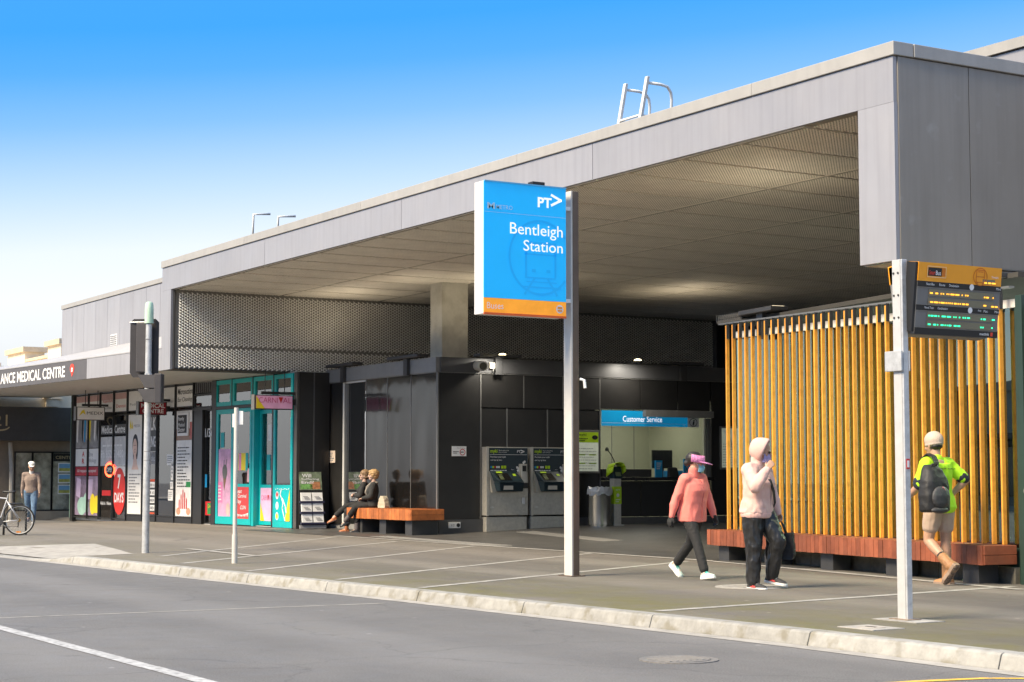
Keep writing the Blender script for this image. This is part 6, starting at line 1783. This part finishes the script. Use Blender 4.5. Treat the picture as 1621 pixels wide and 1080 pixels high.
    def shoe(s, k, m, sole_m, high=0.0, heel=0.0, L=.155, name="shoe", sole=.026, lace=None, wide=1.0):
        H = s.H; G_ = s.leg[k]; c, f, up, l = G_['ank'], G_['f'], G_['up'], G_['l']
        base = c - up * .045 * H
        P = lambda a, b, z: base + f * a * H + l * b * H * wide + up * z * H
        st_ = [(-.040, .018, .030, 0), (-.030, .023, .046, 0), (0, .024, .050, 0), (.03, .024, .042, 0), (.06, .028, .032, .002), (.085, .0285, .026, .003), (.105, .022, .021, .004), (.115, .010, .014, .005)]
        mb = MB()
        mb.loft([[P(a * L / .155, w * math.cos(t), (.004 + hh * max(0, math.sin(t)) if math.sin(t) > 0 else .004 + .0 * t)) for t in [2 * math.pi * i / 16 for i in range(16)]] for a, w, hh, z in st_])
        if high: limb(mb, [base + up * .03 * H, c + (G_['knee'] - c).normalized() * high * H], [.029 * H * wide, .026 * H * wide + .004])
        o = blob(name, m, s.t, mb, .006, 2, wr=.0015, ws=30)
        out = [(-.042, .017), (-.034, .024), (-.01, .026), (.03, .024), (.06, .029), (.085, .030), (.106, .023), (.118, .009)]
        out = [(a * L / .155, w) for a, w in out]
        pts = [P(a, w, 0) for a, w in out] + [P(a, -w, 0) for a, w in out[::-1]]
        so = MB().prism([p - up * sole * .45 for p in pts], up * sole).build("sole", sole_m, o, local=True, bevel=.005)
        if heel: MB().hexa([P(-.04, -.016, -heel / H), P(-.012, -.016, -heel / H), P(-.012, .016, -heel / H), P(-.04, .016, -heel / H), P(-.042, -.022, .0), P(-.004, -.022, .0), P(-.004, .022, 0), P(-.042, .022, 0)]).build("heel", sole_m, o, local=True)
        if lace:
            mb = MB()
            for i in range(4): mb.tube([P(.022 + i * .012, -.017, .040 - i * .005), P(.024 + i * .012, 0, .049 - i * .006), P(.022 + i * .012, .017, .040 - i * .005)], .0085, 5)
            mb.build("laces", lace, o, local=True)
        return o


def skin(n, c): return mat(n, c, .5, var=.08, scale=20)


def cloth(n, c, rough=.85, var=.08, bump=.25, bs=180): return mat(n, c, rough, var=var, scale=8, bump=bump, bscale=bs)


SK1 = skin("skin_light", (.52, .33, .24)); SK2 = skin("skin_tan", (.46, .27, .18)); SK3 = skin("skin_pale", (.56, .37, .29))
PNIN = (0, 0, 0)

# --- woman in coral fleece
P1 = dict(lean=3, twist=8, legR=(27, 1, 6, 6), legL=(-20, 1, 26, -40), toe=5,
          armR=((-.32, -.30, -.92), (-.12, -.26, -.95), (0, 1, 0), 45, 1), armL=((.08, .36, -.93), (.26, .20, -.94), (0, -1, 0), 45, -1), head=(38, 2, 0))
w1 = Fig("woman in a coral fleece with a pink visor, a blue mask and black gloves", (-17.92, 13.40, 0), R(6), 1.585, P1, True).body(SK1, hands='')
COR = cloth("coral_fleece", (.82, .225, .185), .95, .06)
mb = MB(); w1.torso(mb, .030, lo=.475, hi=.81, flare=.008, straight=True); w1.arms_(mb, .013, cuff=.034)
limb(mb, [w1.T(-.004, 0, .80), w1.h(-.06, 0, .06)], [.062, .058])
blob("fleece_jacket", COR, w1.t, mb, .009, 3, wr=.011, ws=9, seed=2, stretch=(1, 1, .7))
mb = MB().tube([w1.T(.158, .0, .49), w1.T(.160, 0, .56), w1.T(.148, 0, .62), w1.T(.174, 0, .70), w1.T(.165, 0, .745), w1.T(.115, 0, .80)], .004, 5)
mb.build("zip", mat("coral_dark", (.55, .10, .08), .6), w1.t, local=True)
mb = MB(); w1.torso(mb, .006, hi=.6); w1.legs_(mb, .004, to=.94)
blob("leggings", cloth("black_leggings", (.018, .018, .019), .8), w1.t, mb, .008, 3, wr=.003, ws=18)
for k in 'LR':
    mb = MB(); w1.hand(mb, k, .004); limb(mb, [w1.arm[k]['el'].lerp(w1.arm[k]['wr'], .92), w1.arm[k]['wr']], [.026, .029])
    blob("glove", cloth("black_glove", (.02, .02, .02), .8), w1.t, mb, .006, 2)
    w1.shoe(k, cloth("white_teal_mesh", (.50, .62, .58), .8, .25), mat("white_sole", (.75, .75, .72), .6), high=.0, lace=mat("teal_lace", (.02, .42, .36), .7))
    mb = MB(); L = w1.leg[k]; limb(mb, [L['ank'] + (L['knee'] - L['ank']) * .10, L['ank'] - L['up'] * .02], [.036, .034]); blob("sock", cloth("pale_sock", (.68, .66, .62)), w1.t, mb, .007, 2)
mb = MB(); w1.hell(mb, (-.08, 0, .68), (.46, .37, .38)); limb(mb, [w1.h(-.35, 0, .5), w1.h(-.46, 0, .42)], [.05, .04]); blob("hair", mat("dark_hair", (.02, .016, .015), .5, var=.3, scale=40), w1.t, mb, .008, 2, wr=.004, ws=30)
PKV = mat("pink_spotted", (.80, .24, .48), .7, var=.35, scale=45)
rings = []
for u_, k in ((.50, 1.17), (.90, 1.10)): rings.append([w1.h(-.05 + .475 * k * math.cos(a), .385 * k * math.sin(a), u_ - .05 * math.cos(a)) for a in np.linspace(-1.9, 1.9, 24)])
mb = MB()
for i in range(23): mb.quad(rings[0][i], rings[0][i + 1], rings[1][i + 1], rings[1][i])
o = mb.build("visor_band", PKV, w1.t, local=True, smooth=True, solid=.008)
mb = MB()
r0 = [w1.h(-.05 + .50 * math.cos(a), .405 * math.sin(a), .60 - .05 * math.cos(a)) for a in np.linspace(-1.25, 1.25, 20)]
r1 = [w1.h(.02 + .50 * math.cos(a) + .42 * max(0, math.cos(a)) ** 1.2, .43 * math.sin(a), .54 - .12 * max(0, math.cos(a))) for a in np.linspace(-1.25, 1.25, 20)]
for i in range(19): mb.quad(r0[i], r0[i + 1], r1[i + 1], r1[i])
mb.build("visor_brim", PKV, o, local=True, smooth=True, solid=.008)


def mask(fig, m, strap=True):
    g = []
    for u_ in np.linspace(-.02, .42, 7):
        row = []
        for a in np.linspace(-1.25, 1.25, 13):
            b = .12 * math.sin(math.pi * (u_ + .02) / .44)
            row.append(fig.h(.06 + (.34 + b) * math.cos(a), (.285 + .02 * math.cos(3 * a)) * math.sin(a), u_))
        g.append(row)
    mb = MB()
    for j in range(6):
        for i in range(12): mb.quad(g[j][i], g[j][i + 1], g[j + 1][i + 1], g[j + 1][i])
    o = mb.build("face_mask", m, fig.t, local=True, smooth=True, solid=.006)
    if strap:
        mb = MB()
        for k in (1, -1): mb.tube([fig.h(.16, k * .28, .35), fig.h(0, k * .35, .50), fig.h(-.05, k * .36, .44)], .003, 4)
        mb.build("mask_loop", WHITE, o, local=True)


mask(w1, cloth("blue_mask", (.20, .46, .62), .8))

# --- person in pink hoodie
P2 = dict(lean=2, twist=6, legR=(4, 2, 6, 0), legL=(30, 4, 44, -8), toe=6,
          armR=((.60, -.42, -.68), (.34, .50, .82), (-.5, .85, 0), 55, 1), armL=((.12, .25, -.95), (.30, .10, -.94), (0, -1, 0), 95, -1), head=(24, 12, 0))
w2 = Fig("person in a pale pink hoodie and black trousers holding a mask to the face", (-16.0, 12.88, 0), R(14), 1.66, P2, True).body(SK2)
PNK = cloth("pale_pink_jersey", (.68, .44, .385), .9, .05)
mb = MB(); w2.torso(mb, .034, lo=.49, hi=.81, flare=.012, straight=True); w2.arms_(mb, .026, cuff=.040)
limb(mb, [w2.T(-.01, 0, .80), w2.h(-.10, 0, .10)], [.075, .075])
blob("hooded_jacket", PNK, w2.t, mb, .009, 3, wr=.013, ws=9, seed=5, stretch=(1, 1, .8))
mb = MB(); rr_ = []
for zf, e in ((.478, .044), (.495, .052), (.515, .052)): rr_.append([w2.T(.0 + (.072 * 1.66 + e) * math.cos(a), (.102 * 1.66 + e) * math.sin(a), zf) for a in [2 * math.pi * i / 28 for i in range(28)]])
blob("hem_band", cloth("pink_rib", (.66, .41, .36), .9), w2.t, mb.loft(rr_), .009, 2, wr=.003, ws=30, stretch=(1, 1, .2))
# hood: rings about the facing axis, open at the front
rings = []
for fx, ry, rz_, du in ((-.56, .12, .14, .0), (-.50, .30, .32, .0), (-.36, .42, .46, -.01), (-.15, .47, .54, -.03), (.02, .49, .58, -.04), (.10, .48, .575, -.04), (.16, .455, .55, -.035)):
    rings.append([w2.h(fx + .10 * math.sin(a) * (fx > 0) , ry * math.cos(a), .56 + du + rz_ * math.sin(a)) for a in [2 * math.pi * i / 28 for i in range(28)]])
mb = MB().loft(rings, cap=False)
mb.poly(rings[0][::-1])
mb.build("hood", PNK, w2.t, local=True, smooth=True, solid=.014)
mb = MB().tube([w2.T(.158, .035, z) for z in (.505, .56)] + [w2.T(.160, .03, .62), w2.T(.178, .02, .70), w2.T(.165, .01, .76), w2.T(.12, 0, .81)], .005, 5)
mb.build("zip", mat("pink_zip", (.50, .32, .30), .6), w2.t, local=True)
mb = MB(); w2.torso(mb, .018, hi=.6); w2.legs_(mb, .032, to=.985, hem=.074)
blob("trousers", mat("black_nylon", (.017, .017, .018), .38, var=.2, scale=8, bump=.25, bscale=14), w2.t, mb, .009, 3, wr=.013, ws=13, seed=9, stretch=(1, 1, .55))
for k in 'LR':
    o = w2.shoe(k, cloth("black_trainer", (.03, .03, .034), .7), mat("white_sole", (.75, .75, .72), .6), high=.0, L=.165, sole=.03, lace=mat("grey_lace", (.2, .2, .2), .7))
    G_ = w2.leg[k]; b0 = G_['ank'] - G_['up'] * .045 * 1.66
    for sgn in (1, -1): MB().quad(*[b0 + G_['f'] * a * 1.66 + G_['l'] * sgn * w * 1.66 + G_['up'] * z * 1.66 for a, w, z in ((.0, .029, .012), (.05, .030, .010), (.045, .029, .020), (.0, .027, .026))]).build("red_flash", mat("trainer_red", (.65, .06, .05), .6), o, local=True, solid=.004)
mb = MB(); w2.hell(mb, (-.13, 0, .70), (.42, .36, .36)); blob("hair", mat("dark_hair", (.02, .016, .015), .5), w2.t, mb, .008, 2, wr=.004, ws=30)
mask(w2, cloth("lilac_mask", (.42, .36, .62), .8, .2))
mb = MB()
for k in (1, -1): w2.hell(mb, (.41, k * .13, .50), (.03, .11, .075))
limb(mb, [w2.h(.44, -.04, .52), w2.h(.44, .04, .52)], [.006, .006]); mb.build("sunglasses", mat("dark_lens", (.015, .015, .025), .12), w2.t, local=True, smooth=True)
st_ = [w2.T(-.10, -.10, .80), w2.T(-.02, -.115, .832), w2.T(.10, -.085, .80), w2.T(.185, -.02, .73), w2.T(.19, .05, .66), w2.T(.165, .12, .58), w2.T(.10, .185, .54)]
rings = []
for i, p in enumerate(st_):
    t = (st_[min(i + 1, 6)] - st_[max(i - 1, 0)]).normalized(); nrm = (p - w2.T(0, 0, .70)).normalized(); sd_ = t.cross(nrm).normalized()
    rings.append([p + sd_ * .019 + nrm * .006, p - sd_ * .019 + nrm * .006, p - sd_ * .019 - nrm * .006, p + sd_ * .019 - nrm * .006])
MB().loft(rings).build("shoulder_strap", cloth("black_webbing", (.02, .02, .02)), w2.t, local=True)
# tote bag in the left hand
hp = wm(w2.t) @ (w2.arm['L']['wr'] + w2.arm['L']['d'] * .085)
tb = thing("tote_bag", "black tote bag hanging from the left hand of the person in the pink hoodie", "bag", (hp.x, hp.y, hp.z - .45), R(35))
mb = MB(); prof = [(-.150, 0), (-.165, .06), (-.15, .28), (.15, .30), (.17, .06), (.15, 0)]
mb.loft([[(x, y, z) for x, z in prof] for y in (-.045, -.06, 0, .06, .045)])
blob("bag_body", cloth("black_bag", (.014, .014, .015), .7), tb, mb, .010, 3, wr=.008, ws=9)
for y in (-.035, .035): MB().tube([(-.08, y, .27), (-.04, y * .6, .38), (0, y * .3, .45), (.04, y * .6, .38), (.08, y, .27)], .009, 6).build("handle", cloth("black_webbing", (.02, .02, .02)), tb, local=True, smooth=True)

# --- worker seen from behind
P3 = dict(lean=4, twist=6, legR=(2, 2, 4, 0), legL=(12, 2, 62, -52), toe=6,
          armR=((-.42, -.66, -.62), (.40, .46, -.62), (.2, 1, 0), 40, 1), armL=((.32, .22, -.92), (.80, -.15, -.5), (0, -1, 0), 60, -1), head=(-4, 4, 0))
w3 = Fig("workman in a lime shirt and beige shorts walking away with a backpack", (-15.46, 15.20, 0), R(182), 1.745, P3).body(SK2)
LIME = cloth("lime_shirt", (.46, .86, .02), .8, .05); NAVY = cloth("navy_shirt", (.018, .024, .04), .85)
mb = MB(); w3.torso(mb, .032, lo=.475, hi=.81, flare=.006); w3.arms_(mb, .024, to=.42, cuff=.070)
limb(mb, [w3.T(-.01, 0, .80), w3.T(-.004, 0, .845)], [.07, .066])
blob("shirt", LIME, w3.t, mb, .009, 3, wr=.011, ws=9, seed=4, stretch=(1, 1, .7))
mb = MB(); pass
for k in 'LR':
    mb = MB(); w3.arms_(mb, .026, to=.44, frm=.76, cuff=.072, sides=k); blob("sleeve_cuff", NAVY, w3.t, mb, .009, 2, wr=.004, ws=10)
mb = MB()
for sgn in (1, -1): mb.tube([w3.T(-.085, sgn * .135, .80), w3.T(-.06, sgn * .20, .755), w3.T(-.04, sgn * .195, .70)], .016, 5)
mb.build("navy_piping", NAVY, w3.t, local=True)
mb = MB()
for k in range(9): mb.quad(*[w3.T(-.142, y, z) for y, z in ((.10 - k * .03, .775 - .006 * (k % 2)), (.078 - k * .03, .772), (.078 - k * .03, .766), (.10 - k * .03, .768))])
mb.build("back_print", BLACK, w3.t, local=True)
mb = MB(); w3.torso(mb, .014, hi=.58); w3.legs_(mb, .018, to=.30, hem=.098)
blob("shorts", cloth("beige_drill", (.44, .33, .26), .85), w3.t, mb, .009, 3, wr=.007, ws=8, seed=3)
TAN = cloth("tan_leather", (.33, .165, .072), .6, .25, .3, 40)
for k in 'LR':
    o = w3.shoe(k, TAN, mat("boot_sole", (.27, .19, .14), .85, var=.2, scale=30), high=.075, L=.168, sole=.042, lace=mat("brown_lace", (.22, .14, .09), .8), wide=1.3)
    G_ = w3.leg[k]; b0 = G_['ank'] - G_['up'] * .045 * 1.745
    mb = MB()
    for i in range(7):
        if i == 2: continue
        for sgn in (-1, 1):
            a = -.03 + i * .021; c = b0 + G_['f'] * a * 1.745 + G_['l'] * sgn * .017 * 1.745 - G_['up'] * .018
            mb.hexa([c + G_['f'] * x + G_['l'] * y + G_['up'] * z for z in (-.010, .006) for x, y in ((-.012, -.018), (.012, -.018), (.012, .018), (-.012, .018))])
    mb.build("tread", mat("boot_tread", (.20, .15, .12), .9), o, local=True, kind='stuff')
    mb = MB(); limb(mb, [G_['ank'] + (G_['knee'] - G_['ank']) * .28, G_['ank'] + (G_['knee'] - G_['ank']) * .36], [.058, .058]); blob("sock", cloth("black_sock", (.02, .02, .022)), w3.t, mb, .008, 2)
mb = MB(); w3.hell(mb, (-.06, 0, .70), (.49, .40, .44)); w3.hell(mb, (-.05, 0, .50), (.48, .395, .12)); blob("beanie", cloth("beige_knit", (.50, .40, .33), .95, .1, .4, 120), w3.t, mb, .008, 3)
mb = MB(); w3.hell(mb, (-.18, 0, .40), (.26, .31, .17)); blob("hair", mat("dark_hair", (.02, .016, .015), .5), w3.t, mb, .008, 2, wr=.006, ws=30)
# backpack over the left shoulder
bpk = thing("backpack", "black backpack slung over the left shoulder of the workman", "backpack", wm(w3.t) @ w3.T(-.20, .35, .585), R(182))
M_PACK = cloth("black_nylon_pack", (.016, .016, .017), .55, .15)
lw = lambda x, y, z: (x, y, z)
mb = MB(); mb.loft([[(x * .118 * sx + ox, y * .190 * sy, z * 1.12) for x, y in [(math.copysign(abs(math.cos(a)) ** .7, math.cos(a)), math.copysign(abs(math.sin(a)) ** .7, math.sin(a))) for a in [2 * math.pi * i / 24 for i in range(24)]]] for z, sx, sy, ox in ((-.17, .7, .8, .02), (-.15, 1, 1, 0), (0, 1.05, 1.05, 0), (.15, .9, .95, 0), (.26, .7, .72, .03), (.32, .4, .45, .05))])
pk = blob("pack_body", M_PACK, bpk, mb, .009, 3, wr=.007, ws=9)
mb = MB().ell((-.125, .02, -.02), (.055, .14, .135)); blob("front_pocket", cloth("dark_grey_nylon", (.045, .045, .048), .5), bpk, mb, .009, 2, wr=.004, ws=12)
mb = MB().ell((-.115, .03, -.165), (.05, .14, .04)); blob("lower_pocket", cloth("dark_grey_nylon", (.045, .045, .048), .5), bpk, mb, .009, 2)
mb = MB()
S_ = [(.02, -.05, .28), (.05, -.10, .37), (.12, -.13, .45), (.22, -.14, .48), (.30, -.14, .43)]
rings = [[(x, y - .035, z), (x, y + .035, z), (x - .008, y + .035, z + .018), (x - .008, y - .035, z + .018)] for x, y, z in S_]
MB().loft(rings).build("strap", M_PACK, bpk, local=True)
MB().tube([(.02, -.03, .31), (-.02, -.03, .37), (-.02, .04, .37), (.02, .05, .31)], .010, 6).build("grab_loop", M_PACK, bpk, local=True, smooth=True)
MB().tube([(-.155, .02, .10), (-.16, -.01, .07), (-.158, -.02, .02)], .008, 5).build("pull_tag", mat("pink_tag", (.5, .12, .15), .6), bpk, local=True)

# --- old man on the left
P4 = dict(lean=2, twist=0, legR=(-12, 1, 34, -34), legL=(18, 1, 6, 4), toe=8,
          armR=((-.22, -.16, -.95), (-.02, -.10, -.98), (0, 1, 0), 40, 1), armL=((.18, .17, -.95), (.36, .06, -.94), (0, -1, 0), 40, -1), head=(10, 16, 0))
w4 = Fig("elderly man in a white cap, tan jumper and blue jeans by the left shop window", (-49.6, 14.1, gz(-49.6, 14.1)), R(-22), 1.70, P4).body(SK2, vox=.009)
mb = MB(); w4.torso(mb, .020, lo=.51, hi=.81, flare=.0); w4.arms_(mb, .012, cuff=.032)
blob("jumper", cloth("tan_jumper", (.27, .205, .17), .95), w4.t, mb, .011, 3, wr=.006, ws=7)
mb = MB(); limb(mb, [w4.T(0, 0, .80), w4.h(-.05, 0, .04)], [.066, .060]); blob("collar", cloth("white_shirt", (.62, .62, .62)), w4.t, mb, .010, 2)
mb = MB(); w4.torso(mb, .012, hi=.58); w4.legs_(mb, .016, to=.98, hem=.056); blob("jeans", mat("blue_denim", (.10, .17, .27), .8, var=.4, scale=5), w4.t, mb, .011, 3, wr=.006, ws=9)
for k in 'LR': w4.shoe(k, cloth("navy_trainer", (.05, .05, .09), .7), mat("white_sole", (.75, .75, .72), .6))
mb = MB(); w4.hell(mb, (-.06, 0, .84), (.47, .385, .25)); blob("cap", cloth("white_cap", (.74, .73, .70)), w4.t, mb, .009, 2)
mb = MB(); mb.loft([[w4.h(.30 + .38 * t * math.cos(a * .9), .34 * math.sin(a) * (1 - .25 * t), .64 - .05 * t + dz) for a in np.linspace(-1.3, 1.3, 12)] for t, dz in ((0, .06), (1, .06), (1, .10), (0, .10))], closed=True); mb.build("cap_peak", cloth("white_cap", (.74, .73, .70)), w4.t, local=True)
mb = MB(); w4.hell(mb, (-.16, 0, .46), (.32, .345, .16)); blob("hair", mat("grey_hair", (.5, .48, .45), .7), w4.t, mb, .009, 2)

# --- two seated women
BZ = .57 - gz(-36.9, 18.4)
P5 = dict(lean=-2, twist=0, legR=(64, -2, 62, -4), legL=(80, -9, 42, -28), toe=0, hipz=.57 + .075,
          armR=((.22, -.20, -.95), (.80, .52, -.22), (0, .3, -1), 50, 1), armL=((.22, .20, -.95), (.80, -.52, -.18), (0, -.3, -1), 50, -1), head=(14, 2, 0))
w5 = Fig("seated woman with short blond hair, dark cardigan and patterned scarf", (-36.78, 18.36, gz(-36.8, 18.3)), R(-119), 1.62, P5, True, None).body(SK3, vox=.009)
mb = MB(); w5.torso(mb, .022, lo=.47, hi=.81, flare=.012); w5.arms_(mb, .018, cuff=.034)
blob("cardigan", cloth("charcoal_knit", (.03, .031, .032), .95), w5.t, mb, .011, 3, wr=.006, ws=8)
mb = MB(); w5.torso(mb, .014, hi=.6)
for k in 'LR':
    L = w5.leg[k]; limb(mb, [L['hip'], L['knee'], L['knee'].lerp(L['ank'], .55)], [.10, .072, .066])
blob("skirt", cloth("black_skirt", (.016, .016, .017), .9), w5.t, mb, .012, 3, wr=.008, ws=8)
mb = MB(); w5.legs_(mb, .003, to=.99); blob("stockings", mat("grey_stocking", (.10, .085, .085), .6), w5.t, mb, .009, 2)
for k in 'LR': w5.shoe(k, mat("black_leather", (.02, .02, .022), .35), mat("black_sole", (.015, .015, .015), .6), heel=.05, L=.145)
mb = MB(); w5.hell(mb, (-.10, 0, .68), (.50, .44, .42)); w5.hell(mb, (-.18, 0, .40), (.34, .40, .26)); w5.hell(mb, (.22, 0, .86), (.2, .3, .13)); blob("hair", mat("blond_hair", (.44, .28, .13), .6, var=.4, scale=30), w5.t, mb, .009, 2, wr=.016, ws=22)
mb = MB(); limb(mb, [w5.T(.06, -.05, .82), w5.T(.12, 0, .77), w5.T(.15, .01, .70), w5.T(.14, .01, .66)], [.035, .05, .045, .03]); limb(mb, [w5.T(-.06, -.05, .83), w5.T(-.06, .05, .83)], [.04, .04]); limb(mb, [w5.T(.06, .06, .82), w5.T(.12, .0, .77)], [.035, .045])
blob("scarf", mat("patterned_scarf", (.17, .15, .13), .9, var=.9, scale=35), w5.t, mb, .009, 2, wr=.008, ws=20)
P6 = dict(lean=-4, twist=0, legL=(64, -2, 62, -2), legR=(82, -8, 34, -22), toe=0, hipz=.57 + .075,
          armR=((.30, -.16, -.94), (.62, .74, .12), (-.4, .2, -1), 60, 1), armL=((.30, .16, -.94), (.62, -.74, .05), (-.4, -.2, -1), 60, -1), head=(8, 0, 0))
w6 = Fig("seated woman in sunglasses with crossed arms and tan ankle boots", (-37.42, 18.42, gz(-37.4, 18.4)), R(-121), 1.62, P6, True, None).body(SK3, vox=.009)
mb = MB(); w6.torso(mb, .024, lo=.48, hi=.81, flare=.01); w6.arms_(mb, .020, cuff=.036); blob("jacket", cloth("black_jacket", (.02, .02, .021), .8), w6.t, mb, .011, 3, wr=.007, ws=8, seed=3)
mb = MB(); w6.torso(mb, .012, hi=.6); w6.legs_(mb, .014, to=.86); blob("trousers", cloth("black_trouser", (.017, .017, .018), .85), w6.t, mb, .011, 3, wr=.006, ws=9)
for k in 'LR': w6.shoe(k, mat("tan_boot_leather", (.40, .14, .055), .45, var=.15, scale=12), mat("dark_heel", (.05, .03, .025), .6), high=.12, heel=.045, L=.15, name="ankle_boot")
mb = MB(); w6.hell(mb, (-.10, 0, .70), (.47, .41, .40)); w6.hell(mb, (-.18, 0, .40), (.32, .39, .30)); blob("hair", mat("brown_hair", (.24, .15, .08), .6, var=.5, scale=30), w6.t, mb, .009, 2, wr=.012, ws=20)
mb = MB()
for k in (1, -1): w6.hell(mb, (.40, k * .14, .50), (.035, .125, .085))
mb.build("sunglasses", mat("red_brown_lens", (.12, .03, .02), .15), w6.t, local=True, smooth=True)
hb_ = thing("handbag", "small pale canvas bag on the bench behind the blond seated woman", "bag", (-36.35, 18.42, .57), R(10))
mb = MB().loft([[(x * w, y, z) for x, y in ((-1, -.07), (1, -.07), (1, .07), (-1, .07))] for z, w in ((0, .13), (.05, .14), (.20, .09), (.27, .04))]); blob("bag_body", cloth("pale_canvas", (.46, .41, .32)), hb_, mb, .010, 3, wr=.006, ws=10)
MB().tube([(-.03, 0, .25), (.12, 0, .22), (.24, 0, .0), (.30, 0, .01)], .008, 5).build("strap", mat("dark_strap", (.08, .07, .06), .7), hb_, local=True, smooth=True)

bpy.data.scenes.remove(TMP)

# print too small to pick apart stays joined on its sheet
for o in bpy.data.objects:
    if o.type == 'MESH' and o.parent and o.name.split('.')[0] in ("panel_print", "print", "lettering", "window_lettering", "panel_lettering", "display_lettering", "hand_print", "drawing_print", "list_lettering", "leaflet_print", "white_block", "red_band", "lilac_print", "green_bar", "feature_print", "logo_print", "amber_leds", "green_leds", "bolt_row", "bus_symbol"):
        o['kind'] = 'stuff'
